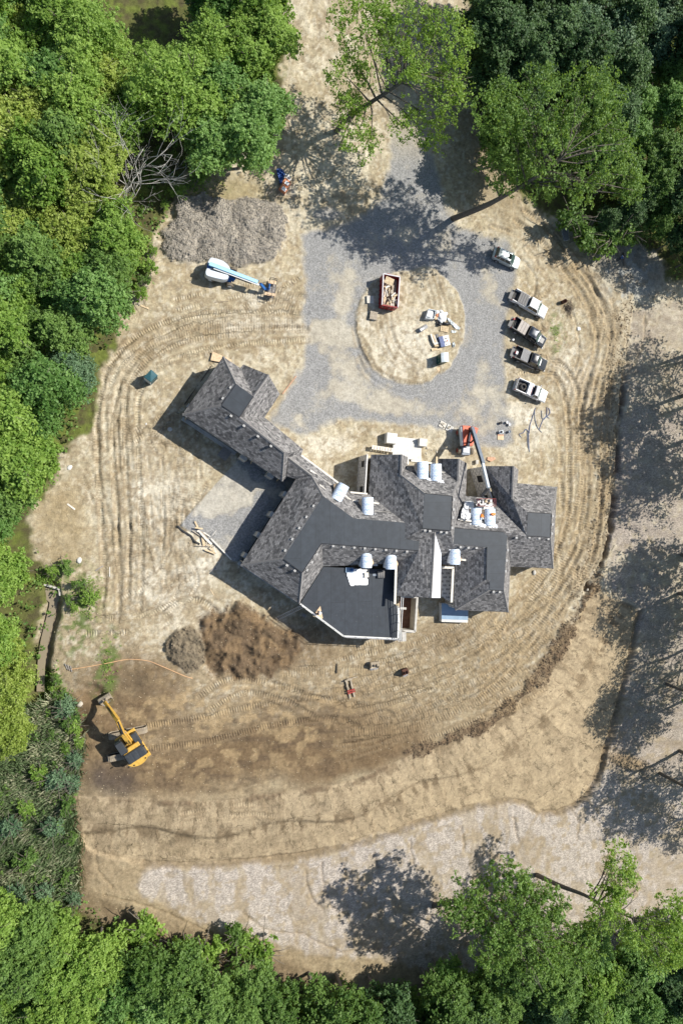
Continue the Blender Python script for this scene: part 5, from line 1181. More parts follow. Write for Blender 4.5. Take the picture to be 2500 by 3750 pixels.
# reeds in the wet strip
g = np.random.default_rng(9); RP = [(30, 1660), (120, 1610), (140, 1600), (165, 1640), (186, 1690), (172, 1780), (160, 1860), (172, 1960), (172, 2070), (130, 2130), (-40, 2120), (-40, 1740), (30, 1660)]
rx, ry = ground_scatter(RP, 42000, 6, False); nr_ = len(rx)
rz_ = hb_lookup = np.array([gz(a, b) for a, b in zip(rx, ry)])
cl_ = fbm(rx * .7, ry * .7, 88, 3); keep = cl_ > .36 - .1; rx, ry, rz_, cl_ = rx[keep], ry[keep], rz_[keep], cl_[keep]; n = len(rx)
ang = g.uniform(0, 6.28, n); ln = g.uniform(.7, 1.9, n); lean = g.uniform(.3, 1.1, n); w_ = g.uniform(.03, .075, n)
p0 = np.stack([rx, ry, rz_], 1); dv = np.stack([np.cos(ang) * lean * ln, np.sin(ang) * lean * ln, ln * (1 - .45 * lean)], 1); sd_ = np.stack([-np.sin(ang), np.cos(ang), 0 * ang], 1) * w_[:, None]
v_ = np.stack([p0 - sd_, p0 + sd_, p0 + dv * .6 + sd_ * 1.3 + [0, 0, .15], p0 + dv], 1).reshape(-1, 3)
me = bpy.data.meshes.new('reeds'); me.vertices.add(n * 4); me.vertices.foreach_set('co', v_.astype(np.float32).ravel()); me.loops.add(n * 4); me.loops.foreach_set('vertex_index', np.arange(n * 4, dtype=np.int32)); me.polygons.add(n); me.polygons.foreach_set('loop_start', np.arange(0, n * 4, 4, dtype=np.int32)); me.update(calc_edges=True)
at_ = me.attributes.new('tone', 'FLOAT', 'POINT'); at_.data.foreach_set('value', np.repeat(np.clip((cl_ - .38) * 2.4 + g.normal(size=n) * .3, 0, 1), 4).astype(np.float32)); me.materials.append(LEAF['reed'])
tag(link_mesh('reeds', me, None), 'swathe of tangled green and straw reeds beside the digger', 'reeds', None, 'stuff')
# sparse weeds on bare soil
wx, wy = [], []
for (x, y, sx, sy, n) in ((195, 1370, 40, 45, 260), (245, 1520, 18, 60, 60), (120, 1600, 20, 60, 300), (1275, 765, 20, 44, 26), (440, 425, 60, 25, 160), (110, 1330, 30, 15, 160), (160, 1640, 14, 40, 260)):
    for _ in range(n):
        p = GD(x + rnd.gauss(0, sx * .5), y + rnd.gauss(0, sy * .5), .05); wx.append(p)
c = np.array([tuple(p) for p in wx]); c2, t2 = sprays(c, NP.uniform(.15, .35, len(c)), NP.uniform(.3, .9, len(c)), 8)
tag(link_mesh('weeds', leaf_mesh('weeds', c2, .10, np.array([[0, 0, .7]]), t2, LEAF['bright']), None), 'scattered weeds on the bare soil near the ditch and vehicles', 'weeds', None, 'stuff')
# loose stones on the gravel heap, clods on soil heaps and berm: uncountable
def lumps(name, mask, n, s0, s1, m, label, cat, zoff=.02):
    ix = NP.choice(np.nonzero(mask)[0], n); cx = co[ix].astype(float).copy(); cx[:, :2] += NP.uniform(-.1, .1, (n, 2)); cx[:, 2] += zoff
    base = np.array([(1, 0, 0), (-1, 0, 0), (0, 1, 0), (0, -1, 0), (0, 0, 1), (0, 0, -1)], float); f0 = np.array([(0, 2, 4), (2, 1, 4), (1, 3, 4), (3, 0, 4), (2, 0, 5), (1, 2, 5), (3, 1, 5), (0, 3, 5)])
    s = NP.uniform(s0, s1, n) ** 1.0; v = base[None] * s[:, None, None] * NP.uniform(.6, 1.25, (n, 6, 1)); a = NP.uniform(0, 6.28, n); ca, sa = np.cos(a), np.sin(a)
    vx = v[..., 0] * ca[:, None] - v[..., 1] * sa[:, None]; vy = v[..., 0] * sa[:, None] + v[..., 1] * ca[:, None]; v = np.stack([vx, vy, v[..., 2] * .8], 2) + cx[:, None]
    f = (f0[None] + (np.arange(n) * 6)[:, None, None]).reshape(-1, 3)
    me = bpy.data.meshes.new(name); me.from_pydata(v.reshape(-1, 3).tolist(), [], f.tolist()); me.update(); o = link_mesh(name, me, m); return tag(o, label, cat, None, 'stuff')
lm = lambda nm, c: mat(nm, c, .95, var=.35, scale=1.5)
lumps('heap_stones', m_gp > .6, 8000, .04, .12, lm('heap_stone', (.29, .265, .225)), 'loose grey stones covering the broad gravel heap', 'gravel')
lumps('soil_clods', (m_sp > .2), 1300, .03, .11, lm('clod', (.14, .092, .052)), 'dark clods strewn over the topsoil heap', 'soil')
lumps('rubble_clods', (m_sp2 > .5), 500, .04, .14, lm('clod2', (.19, .15, .10)), 'grey-brown clods on the small heap', 'soil')
lumps('berm_clods', (berm > .35), 2200, .04, .14, lm('clod3', (.15, .105, .065)), 'dark clods along the crest of the smoothed bank', 'soil')
lumps('soil_crumbs', (rough > .8) & (m_bare > .8) & (m_hs < .2) & (m_mul < .3), 7000, .03, .085, lm('crumb', (.40, .33, .22)), 'small crumbs of soil scattered over the bare site', 'soil')
lumps('cut_clods', (mound_r > .4) & (dc < 45) & (m_bare > .8), 1500, .04, .15, lm('clod4', (.22, .165, .10)), 'clods along the cut beside the mulch', 'soil')
# ================================================================ vehicles
def ang_to(px0, py0, px1, py1): return math.atan2(-(py1 - py0), px1 - px0)
def wheel(parent, x, y, r, w, side, tyre=None, rim=None, name='wheel'):
    mb = MB(); n = 18; rs = []
    for yy, rr in ((-w / 2, r * .80), (-w / 2 + .03, r * .96), (-w / 4, r), (w / 4, r), (w / 2 - .03, r * .96), (w / 2, r * .80)):
        rs.append([(rr * math.cos(2 * math.pi * k / n), yy, rr * math.sin(2 * math.pi * k / n)) for k in range(n)])
    mb.loft(rs); t = mb.build(name, tyre or MT['rubber'], parent, True); t.location = (x, y, r)
    m2 = MB(); m2.cyl((0, side * (w / 2 - .03), 0), (0, side * (w / 2 + .012), 0), r * .62, r * .58, 14); m2.cyl((0, side * (w / 2 - .02), 0), (0, side * (w / 2 + .035), 0), r * .2, n=8)
    m2.build('rim', rim or MT['rim'], t); return t
def quad_panel(name, pts, m, parent, th=.02):
    P = [Vector(p) for p in pts]; nn = (P[1] - P[0]).cross(P[3] - P[0]).normalized()
    mb = MB(); mb.add([p + nn * th for p in P] + [p - nn * th for p in P], [(0, 1, 2, 3), (7, 6, 5, 4), (0, 4, 5, 1), (1, 5, 6, 2), (2, 6, 7, 3), (3, 7, 4, 0)]); return mb.build(name, m, parent)
def body_ring(x, w, zb, zl=.42):
    return [(x, -w * .93, zl), (x, -w, zl + .22), (x, -w * .985, zb - .13), (x, -w * .90, zb - .02), (x, -w * .45, zb + .025), (x, w * .45, zb + .025), (x, w * .90, zb - .02), (x, w * .985, zb - .13), (x, w, zl + .22), (x, w * .93, zl)]
def lerp4(q, u, v):
    a, b, c, d = [Vector(p) for p in q]; return a.lerp(b, u).lerp(d.lerp(c, u), v)
def inset(q, mu, mv, dz=0.0): return [lerp4(q, mu, mv), lerp4(q, 1 - mu, mv), lerp4(q, 1 - mu, 1 - mv), lerp4(q, mu, 1 - mv)]
def curved(name, paint, par, x0, x1, w0, w1, z0, z1, crown, n=8):
    """a crowned sheet-metal panel"""
    mb = MB(); 
    for i in range(n + 1):
        for j in range(n + 1):
            u, v = i / n, j / n * 2 - 1; w = w0 + (w1 - w0) * u; mb.v.append((x0 + (x1 - x0) * u, v * w, z0 + (z1 - z0) * u + crown * (1 - (2 * u - 1) ** 4) * (1 - abs(v) ** 3.5)))
    mb.f = [(i * (n + 1) + j, (i + 1) * (n + 1) + j, (i + 1) * (n + 1) + j + 1, i * (n + 1) + j + 1) for i in range(n) for j in range(n)]
    return mb.build(name, paint, par, True)
def greenhouse(par, paint, xr, xf, zb, zt, w, wt, rr, rf, roofname='roof', pillars=(.5,)):
    bl = [(xr, -w, zb), (xf, -w, zb), (xf, w, zb), (xr, w, zb)]; tp = [(xr + rr, -wt, zt - .04), (xf - rf, -wt, zt - .04), (xf - rf, wt, zt - .04), (xr + rr, wt, zt - .04)]
    tt = [(xr + rr + .14, -wt + .14, zt + .015), (xf - rf - .16, -wt + .14, zt + .015), (xf - rf - .16, wt - .14, zt + .015), (xr + rr + .14, wt - .14, zt + .015)]
    mb = MB(); mb.loft([bl, tp]); mb.build('cab', paint, par)
    curved('roof', paint, par, xr + rr - .02, xf - rf + .03, wt + .01, wt + .01, zt - .045, zt - .045, .085)
    quad_panel('windscreen', inset([bl[1], bl[2], tp[2], tp[1]], .05, .06), MT['shield'], par)
    quad_panel('rear_window', inset([bl[3], bl[0], tp[0], tp[3]], .08, .1), MT['glass'], par)
    for s, q in ((-1, [bl[0], bl[1], tp[1], tp[0]]), (1, [bl[2], bl[3], tp[3], tp[2]])):
        cuts = [.05] + [p if s < 0 else 1 - p for p in (pillars if s < 0 else pillars[::-1])] + [.93 if s < 0 else .95]
        if s > 0: cuts[0] = .07
        for a, b in zip(cuts[:-1], cuts[1:]):
            quad_panel('side_window', [lerp4(q, a + .015, .1), lerp4(q, b - .015, .1), lerp4(q, b - .015, .86), lerp4(q, a + .015, .86)], MT['glass'], par, .014)
    return tp
def mirrors(par, x, w, z, m):
    for s in (-1, 1):
        mb = MB(); mb.box((x, s * (w + .17), z + .08), (.14, .24, .22), ch=.04); mb.bar((x, s * (w - .03), z), (x, s * (w + .1), z + .03), .06, .05); mb.build('wing_mirror', m, par)
def handle_set(par, xs_, w, z, m):
    for x in xs_:
        for s in (-1, 1):
            mb = MB(); mb.box((x, s * (w + .012), z), (.2, .03, .04)); mb.build('door_handle', m, par)
def pickup(px, py, ang, label, paint, wb=3.7, cab='crew', cover=None, gate_open=True, bars=False, hoodm=None, loadm=None, hood_scoop=False):
    p = G(px, py); e = empty('pickup_truck', p, ang, label, 'pickup truck'); W_ = .96
    xf = wb / 2 + .92; xr = -wb / 2 - 1.12; cabf = wb / 2 - .42; cabr = {'crew': -.55, 'ext': -.15}[cab] - (wb - 3.7) * .3
    # front body and doors
    mb = MB(); rs = [body_ring(xf, W_ * .74, .86, .46), body_ring(xf - .08, W_ * .9, .98, .40), body_ring(xf - .35, W_ * .97, 1.07), body_ring(cabf + .1, W_, 1.14), body_ring(cabf - .7, W_, 1.17), body_ring(cabr - .05, W_, 1.17)]
    mb.loft(rs); mb.build('body', paint, e, False)
    hd = curved('hood', hoodm or paint, e, cabf + .14, xf - .10, W_ * .86, W_ * .76, 1.135, 1.075, .045)
    if hood_scoop:
        m3 = MB(); m3.box((cabf + .62, 0, 1.165), (.7, .85, .06), ch=.03); m3.build('hood_scoop', MT['hood'], hd)
    greenhouse(e, paint, cabr + .02, cabf + .12, 1.16, 1.88, W_ * .93, W_ * .76, .16, .68, pillars=(.46,) if cab == 'crew' else (.36,))
    # bed: floor, sides, front wall
    bz = 1.30; L = cabr - .06 - xr
    for s in (-1, 1):
        mb = MB(); mb.loft([[(x, s * (W_ - .11), .5), (x, s * (W_ - .11), bz), (x, s * (W_ - .02), bz), (x, s * W_, bz - .12), (x, s * W_, .62), (x, s * (W_ * .95), .48)] for x in (xr, xr + .05, cabr - .06)]); mb.build('bed_side', paint, e)
    mb = MB(); mb.box(((xr + cabr) / 2, 0, .72), (L, 2 * W_ - .2, .06)); mb.build('bed_floor', MT['bedliner'], e)
    mb = MB(); mb.box((cabr - .09, 0, 1.0), (.06, 2 * W_ - .22, .58)); mb.build('bed_front', paint, e)
    mb = MB()
    if gate_open: mb.box((xr - .27, 0, .70), (.54, 1.56, .06), ch=.02)
    else: mb.box((xr - .02, 0, 1.0), (.07, 1.66, .58), ch=.02)
    mb.build('tailgate', paint if not gate_open else MT['bedgrey'], e)
    mb = MB(); mb.box((xr - .12, 0, .52), (.2, 1.8, .16), ch=.04); mb.build('rear_bumper', MT['steel'], e)
    mb = MB(); mb.box((xf + .04, 0, .52), (.2, 1.7, .22), ch=.05); mb.build('front_bumper', MT['steel'], e)
    for s in (-1, 1):
        mb = MB(); mb.box((xr + .0, s * (W_ - .05), 1.05), (.07, .12, .36)); mb.build('tail_light', MT['redlamp'], e)
        mb = MB(); mb.box((xf - .1, s * W_ * .74, .88), (.16, .34, .16), ch=.04, rz=-s * .35); mb.build('headlight', MT['lamp'], e)
    if cover is not None:
        n, m, cl = cover; x0 = cabr - .12; each = cl / n
        for i in range(n):
            mb = MB(); mb.box((x0 - each * (i + .5), 0, bz + .035), (each - .035, 2 * W_ - .14, .05), ch=.012); mb.build('cover_panel', m, e)
    mirrors(e, cabf - .25, W_ - .04, 1.22, MT['black'] if paint is not MT['white'] else MT['white'])
    handle_set(e, ([cabf - .95, cabr + .35] if cab == 'crew' else [cabf - 1.0]), W_, 1.02, MT['steel'] if paint is not MT['white'] else MT['black'])
    for x in (wb / 2, -wb / 2):
        for s in (-1, 1):
            mw = MB(); n = 10; mw.loft([[(x + .5 * math.cos(math.pi * k / n), s * (W_ + dy), .40 + .47 * math.sin(math.pi * k / n)) for k in range(n + 1)] for dy in (-.25, .006)]); mw.build('wheel_arch', MT['black'], e)
            wheel(e, x, s * (W_ - .11), .40, .27, s)
    return e
tr1 = pickup(1930, 1121, -R_(24.0), 'white crew-cab pickup with grey folding bed cover and its tailgate down', MT['white'], 3.85, 'crew', (4, MT['bedgrey'], 1.55))
tr2 = pickup(1927, 1226, -R_(28), 'dark navy crew-cab pickup with tan bed cover and its tailgate down', MT['navy'], 3.85, 'crew', (3, MT['bedtan'], 1.5), hood_scoop=True, hoodm=MT['bonnet'])
tr3 = pickup(1933, 1320, -R_(19.5), 'black crew-cab pickup with a light ribbed bed cover and side steps', MT['carblack'], 3.45, 'crew', (9, MT['bedlight'], 1.3), hoodm=MT['bonnet'])
tr4 = pickup(1936, 1435, -R_(19.8), 'white work pickup with an open bed, white toolbox and a tyre in the bed', MT['white'], 3.25, 'ext', None, False)
for s in (-1, 1):
    mb = MB(); mb.cyl((-1.1, s * 1.0, .42), (1.1, s * 1.0, .42), .06, n=6); mb.build('side_step', MT['steel'], tr3)
mb = MB(); mb.cyl((-.45, -.8, 1.28), (-.45, .8, 1.28), .05, n=6); mb.build('rack_bar', MT['black'], tr4)
def loose(px, py, name, label, cat, build, z=None, rz=0.0, group=None, dz=0.0):
    """a thing of several parts standing on the ground (or at height z) seen at this photo position"""
    p = G(px, py, dz) if z is None else W(px, py, z); e = empty(name, p, rz, label, cat, group); build(e); return e
def at_local(e, x, y, z): return e.matrix_basis @ Vector((x, y, z))
def on_vehicle(e, x, y, z): return Matrix.Translation(e.location) @ Matrix.Rotation(e.rotation_euler[2], 4, 'Z') @ Vector((x, y, z))
# load of the white work truck
p = on_vehicle(tr4, -.62, 0, .76); tb = empty('toolbox', p, tr4.rotation_euler[2], 'white steel toolbox across the bed of the work pickup', 'toolbox')
mb = MB(); mb.box((0, 0, .30), (.52, 1.74, .58), ch=.02); mb.build('box', MT['white'], tb); mb = MB(); mb.box((0, 0, .615), (.56, 1.78, .05), ch=.015); mb.build('lid', MT['white'], tb)
def torus_obj(name, R, r, m, loc, rot, label=None, cat=None, parent=None):
    mb = MB(); n, k = 22, 8
    vs_ = [((R + r * math.cos(2 * math.pi * j / k)) * math.cos(2 * math.pi * i / n), (R + r * math.cos(2 * math.pi * j / k)) * math.sin(2 * math.pi * i / n), r * math.sin(2 * math.pi * j / k)) for i in range(n) for j in range(k)]
    mb.add(vs_, [(i * k + j, ((i + 1) % n) * k + j, ((i + 1) % n) * k + (j + 1) % k, i * k + (j + 1) % k) for i in range(n) for j in range(k)])
    o = mb.build(name, m, parent, True); o.location = loc; o.rotation_euler = rot; return tag(o, label, cat)
torus_obj('tyre', .40, .15, MT['rubber'], on_vehicle(tr4, -1.55, 0, .92), (.05, .05, 0), 'black spare tyre lying flat in the open bed of the work pickup', 'tyre')
for i in range(5):
    q = on_vehicle(tr4, -.30 + .07 * i, 0, .80 + .03 * (i % 2)); mb = MB(); mb.bar((0, -.7, .5), (0, .7, .5 + rnd.uniform(-.03, .05)), .045, .05)
    o = mb.build('tool', [MT['redlamp'], MT['black'], MT['steel'], MT['hoseblue'], MT['black']][i]); o.location = q; o.rotation_euler = (0, 0, tr4.rotation_euler[2] + rnd.uniform(-.05, .05)); tag(o, 'long hand tool racked between cab and toolbox of the work pickup', 'tool', 'tools racked on the work pickup')
# bits in the other trucks
q = on_vehicle(tr2, -3.2, .5, .75); mb = MB(); mb.box((0, 0, .16), (.34, .26, .30), ch=.04); o = mb.build('fuel_can', MT['bin_red'], None, loc=q, rz=.3); tag(o, 'red fuel can on the lowered tailgate of the navy pickup', 'fuel can')
for i, (x, y) in enumerate(((-2.55, .5), (-2.4, -.2), (-2.6, .1))):
    q = on_vehicle(tr2, x, y, .76); mb = MB(); mb.tube([(.22 * math.cos(a), .22 * math.sin(a), .05 + .02 * math.sin(3 * a)) for a in np.linspace(0, 11, 20)], .035, 5); o = mb.build('hose_coil', MT['black'], None, loc=q); tag(o, 'coiled black hose in the bed end of the navy pickup', 'hose', 'coils in the navy pickup')
q = on_vehicle(tr3, -2.55, -.05, .76); mb = MB(); mb.box((0, 0, .17), (.36, .5, .30), ch=.05); o = mb.build('cooler', MT['white'], None, loc=q, rz=tr3.rotation_euler[2]); tag(o, 'small white and red cooler in the bed end of the black pickup', 'cooler')
mb = MB(); mb.box((-.22, 0, .17), (.1, .42, .24), ch=.03); mb.build('side_panel', MT['redlamp'], o)
o = None
mb = MB(); mb.box((0, 0, .16), (.36, .30, .32), ch=.04); o = mb.build('water_jug', MT['lamp'], None, loc=G(1876, 1245), rz=.5); tag(o, 'small white jug on the ground beside the navy pickup', 'jug')
# SUV
p = G(1846, 953); e = empty('parked_car', p, -R_(18.4), 'pale silver hatchback SUV with a sunroof at the edge of the gravel drive', 'car'); W_ = .90; wb = 2.62
mb = MB(); rs = [body_ring(2.15, .60, .72, .40), body_ring(2.08, .78, .84, .32), body_ring(1.8, .86, .93, .30), body_ring(1.15, W_, 1.02, .30), body_ring(.2, W_, 1.05, .3), body_ring(-1.4, W_, 1.10, .3), body_ring(-2.1, W_ * .95, 1.08, .34), body_ring(-2.32, W_ * .82, .96, .42)]
mb.loft(rs); mb.build('body', MT['silver'], e)
curved('hood', MT['silver'], e, 1.0, 2.05, .78, .62, 1.035, .86, .07)
greenhouse(e, MT['silver'], -2.12, 1.08, 1.05, 1.67, W_ * .92, W_ * .72, .42, .78, pillars=(.27, .58))
mb = MB(); mb.box((.0, 0, 1.69), (.62, .78, .025)); mb.build('sunroof', MT['glass'], e)
for s in (-1, 1):
    mb = MB(); mb.tube([(-1.4, s * .58, 1.69), (-1.3, s * .58, 1.73), (0, s * .58, 1.74), (.1, s * .58, 1.69)], .02, 5); mb.build('roof_rail', MT['steel'], e)
    mb = MB(); mb.box((-1.98, s * .74, 1.22), (.16, .12, .5), ch=.03); mb.build('tail_light', MT['redlamp'], e)
    mb = MB(); mb.box((1.98, s * .62, .76), (.2, .3, .14), ch=.04, rz=-s * .5); mb.build('headlight', MT['lamp'], e)
    for x in (wb / 2, -wb / 2):
        mw = MB(); n = 10; mw.loft([[(x + .43 * math.cos(math.pi * k / n), s * (W_ + dy), .34 + .41 * math.sin(math.pi * k / n)) for k in range(n + 1)] for dy in (-.25, .006)]); mw.build('wheel_arch', MT['black'], e)
        wheel(e, x, s * (W_ - .1), .34, .22, s)
mirrors(e, .62, W_ - .05, 1.1, MT['silver']); handle_set(e, (-.7, .2), W_, .95, MT['steel'])
mb = MB(); mb.box((-2.3, 0, .5), (.14, 1.5, .2), ch=.05); mb.build('rear_bumper', MT['black'], e); mb = MB(); mb.box((2.14, 0, .45), (.14, 1.3, .2), ch=.05); mb.build('front_bumper', MT['black'], e)

# ================================================================ machines
def big_wheel(par, x, y, r, w, s, rim): return wheel(par, x, y, r, w, s, MT['dustrubber'], rim)
def lugs(t, r, w):
    mb = MB()
    for k in range(16):
        a = 2 * math.pi * k / 16
        for s in (-1, 1): mb.box((r * 1.01 * math.cos(a + s * .1), s * w * .24, r * 1.01 * math.sin(a + s * .1)), (.06, w * .42, .1), ry=-(a + s * .1), rz=0)
    mb.build('tread', MT['dustrubber'], t)
# excavator: tracks along ~ -4 deg, house turned to dig up-left
ex = empty('excavator', G(430, 2680), 0, 'yellow tracked excavator with its arm stretched toward the reeds', 'excavator'); EO = Vector(ex.location)
def Ez(px, py, z): return W(px, py, EO.z + z) - EO
ta = ang_to(396, 2694, 539, 2676)
t0 = W(200 + 700 * .3827, 2450 + 622 * .3827, EO.z + 1.0) - EO; t1_ = W(200 + 690 * .3827, 2450 + 832 * .3827, EO.z + 1.0) - EO
shoe = MB(); shoe.box((0, 0, 0), (.185, .80, .05)); shoe.box((.05, 0, .045), (.03, .80, .05)); shoe_me = shoe.mesh('track_shoe'); shoe_me.materials.append(MT['shoe'])
for k, tc0 in enumerate((t0, t1_)):
    TL, Hh = 4.7, .95
    mb = MB(); n = 8
    prof = [(-TL / 2 + Hh / 2 + Hh / 2 * .93 * math.cos(a), Hh / 2 + Hh / 2 * .93 * math.sin(a)) for a in np.linspace(math.pi / 2, 3 * math.pi / 2, n)] + [(TL / 2 - Hh / 2 + Hh / 2 * .93 * math.cos(a), Hh / 2 + Hh / 2 * .93 * math.sin(a)) for a in np.linspace(-math.pi / 2, math.pi / 2, n)]
    mb.loft([[(x, y, z) for x, z in prof] for y in (-.3, .3)]); tk = mb.build('track', MT['black'], ex); tk.location = (tc0.x, tc0.y, 0); tk.rotation_euler = (0, 0, ta)
    per = 2 * (TL - Hh) + math.pi * Hh; ns = int(per / .2)
    for i in range(ns):
        s = per * i / ns; st_ = TL - Hh
        if s < st_: x, z, a = -st_ / 2 + s, Hh, 0
        elif s < st_ + math.pi * Hh / 2: b = (s - st_) / (Hh / 2); x, z, a = st_ / 2 + Hh / 2 * math.sin(b), Hh / 2 + Hh / 2 * math.cos(b), b
        elif s < 2 * st_ + math.pi * Hh / 2: x, z, a = st_ / 2 - (s - st_ - math.pi * Hh / 2), 0.03, math.pi
        else: b = (s - 2 * st_ - math.pi * Hh / 2) / (Hh / 2); x, z, a = -st_ / 2 - Hh / 2 * math.sin(b), Hh / 2 - Hh / 2 * math.cos(b), math.pi + b
        o = link_mesh('track_shoe', shoe_me, None, tk); o.location = (x, 0, z); o.rotation_euler = (0, a, 0)
mid = (t0 + t1_) / 2
mb = MB(); mb.box((mid.x, mid.y, .75), (1.7, 2.4, .5), rz=ta, ch=.05); mb.build('undercarriage', MT['yellow'], ex)
# house frame: forward = towards bucket
hd_ = ang_to(200 + 770 * .3827, 2450 + 790 * .3827, 200 + 600 * .3827, 2450 + 500 * .3827)
hc = W(200 + 735 * .3827, 2450 + 745 * .3827, EO.z + 1.9) - EO
HM = Matrix.Translation((hc.x, hc.y, 0)) @ Matrix.Rotation(hd_, 4, 'Z')
def hbx(name, c, d, m, ch=.05, par=ex): mb = MB(); mb.box(c, d, HM, ch=ch); return mb.build(name, m, par)
mb = MB(); mb.cyl(HM @ Vector((0, 0, .9)), HM @ Vector((0, 0, 1.2)), .75, n=18); mb.build('turntable', MT['black'], ex)
hbx('frame', (-.3, 0, 1.35), (4.2, 2.7, .3), MT['yellow'])
cwt = MB(); n = 10; pr = [(-1.7, -1.4)] + [(-1.75 - .75 * math.sin(math.pi * k / n) ** .6, -1.4 + 2.8 * k / n) for k in range(n + 1)] + [(-1.7, 1.4)]
cwt.loft([[HM @ Vector((x, y, z)) for x, y in pr] for z in (1.2, 2.35)]); cw = cwt.build('counterweight', MT['yellow'], ex)
for y in (-.8, .8):
    mb = MB(); mb.cyl(HM @ Vector((-2.1, y, 2.35)), HM @ Vector((-2.1, y, 2.45)), .09, n=8); mb.build('lifting_eye', MT['black'], cw)
hood = hbx('engine_hood', (-1.05, 0, 1.95), (1.35, 2.5, 1.15), MT['hood'], .08)
for y in (-.75, 0, .75):
    hb2 = MB(); hb2.box((-1.05, y, 2.54), (1.1, .56, .04), HM, ch=.015); hb2.build('hood_panel', MT['hood'], hood)
hbx('right_deck', (.55, -1.0, 1.8), (1.7, .72, .7), MT['hood']); hbx('mid_deck', (-.15, .1, 1.85), (.7, 2.3, .75), MT['yellow'])
cabx = hbx('cab', (.75, .92, 2.15), (1.75, .95, 1.55), MT['black'], .08)
for c, d, m in (((.75, .92, 2.945), (1.45, .8, .03), MT['hood']), ((1.635, .92, 2.25), (.03, .78, 1.1), MT['shield']), ((.75, 1.405, 2.3), (1.4, .03, .95), MT['glass']), ((.75, .435, 2.3), (1.4, .03, .95), MT['glass'])):
    mb = MB(); mb.box(c, d, HM); mb.build('cab_window' if m is not MT['hood'] else 'cab_roof', m, cabx)
for y in (-1.25, 1.3):
    mb = MB(); mb.box((-.6 if y < 0 else -1.9, y * 1.12, 2.5), (.12, .2, .3), HM, ch=.03); mb.build('mirror', MT['black'], ex)
# arm
b0 = HM @ Vector((.55, -.1, 1.9)); b1 = Ez(200 + 590 * .3827, 2450 + 470 * .3827, 4.6); b2 = Ez(200 + 480 * .3827, 2450 + 318 * .3827, 1.4); bm_ = b0.lerp(b1, .5) + Vector((0, 0, .9))
def beam(name, pts, wd, hts, m, par=ex):
    mb = MB(); rs = []
    for i, p in enumerate(pts):
        t = (Vector(pts[min(i + 1, len(pts) - 1)]) - Vector(pts[max(i - 1, 0)])).normalized(); a = Vector((-t.y, t.x, 0)).normalized(); b = t.cross(a)
        if b.z < 0: b = -b
        rs.append([Vector(p) + a * x * wd / 2 + b * y * hts[i] / 2 for x, y in ((-1, -1), (1, -1), (1, 1), (-1, 1))])
    mb.loft(rs); return mb.build(name, m, par)
boom = beam('boom', [b0, b0.lerp(bm_, .55) + Vector((0, 0, .1)), bm_, bm_.lerp(b1, .5), b1], .46, [.5, .75, .85, .65, .4], MT['yellow'])
stick = beam('stick', [b1 + (b1 - b2).normalized() * .7 + Vector((0, 0, .25)), b1, b1.lerp(b2, .5), b2], .36, [.3, .7, .5, .3], MT['yellow'])
sdv = Vector((-(b1 - b0).y, (b1 - b0).x, 0)).normalized()
for s in (-1, 1):
    mb = MB(); mb.cyl(b0 + sdv * s * .36 + Vector((0, 0, -.2)), bm_ + sdv * s * .3 + Vector((0, 0, -.2)), .11, n=8); c_ = mb.build('lift_cylinder', MT['yellow'], boom); mb = MB(); mb.cyl(b0.lerp(bm_, .7) + sdv * s * .34 + Vector((0, 0, -.2)), bm_ + sdv * s * .3 + Vector((0, 0, -.05)), .06, n=6); mb.build('rod', MT['steel'], c_)
mb = MB(); mb.cyl(bm_ + Vector((0, 0, .55)), b1 + (b1 - b2).normalized() * .6 + Vector((0, 0, .4)), .1, n=8); mb.build('stick_cylinder', MT['black'], boom)
mb = MB(); mb.cyl(b1 + Vector((0, 0, .45)), b1.lerp(b2, .75) + Vector((0, 0, .4)), .09, n=8); mb.build('bucket_cylinder', MT['black'], stick)
for s in (-.14, .14):
    mb = MB(); mb.tube([b0 + Vector((0, 0, .6)) + sdv * s, bm_ + Vector((0, 0, .55)) + sdv * s, b1 + Vector((0, 0, .4)) + sdv * s], .035, 5); mb.build('hydraulic_hose', MT['black'], boom)
for q, d_x in ((b1.lerp(b2, .55), .0),):
    mb = MB(); mb.bar(q + Vector((0, 0, .35)), b2 + Vector((0, 0, .4)), .3, .12); mb.build('linkage', MT['yellow'], stick)
def bucket_parts(par, M, w, m, teeth=5, s=1.0):
    """open digging bucket: curved shell, side cheeks, lip teeth; mouth faces +x"""
    pr = [(.75, .0), (.35, -.15), (-.1, -.1), (-.38, .2), (-.36, .62), (-.1, .86), (.25, .9)]; pr = [(x * s, z * s) for x, z in pr]; t = .05
    mb = MB(); n = len(pr)
    inn = [(x * .9 + .03, z * .88 + .06) for x, z in pr]
    mb.loft([[M @ Vector((x, y, z)) for x, z in pr + inn[::-1]] for y in (-w / 2, w / 2)]); sh = mb.build('shell', m, par)
    for s_ in (-1, 1):
        mb = MB(); mb.loft([[M @ Vector((x, s_ * w / 2 + dy, z)) for x, z in pr] for dy in (-.03, .03)]); mb.build('cheek', m, sh)
    for i in range(teeth):
        y = -w / 2 + w * (i + .5) / teeth; mb = MB(); mb.loft([[M @ Vector((.70 * s, y + a, z)) for a, z in ((-.07, -.05), (.07, -.05), (.07, .06), (-.07, .06))], [M @ Vector((.98 * s, y + a, z)) for a, z in ((-.03, 0), (.03, 0), (.03, .03), (-.03, .03))]]); mb.build('tooth', MT['steel'], sh)
    for y in (-.2, .2):
        mb = MB(); mb.loft([[M @ Vector((x * s, y + dy, z * s)) for x, z in ((-.1, .85), (.3, .88), (.25, 1.2), (-.05, 1.2))] for dy in (-.03, .03)]); mb.build('ear', m, sh)
    return sh
bk = empty('tmp', (0, 0, 0)); bpy.data.objects.remove(bk)
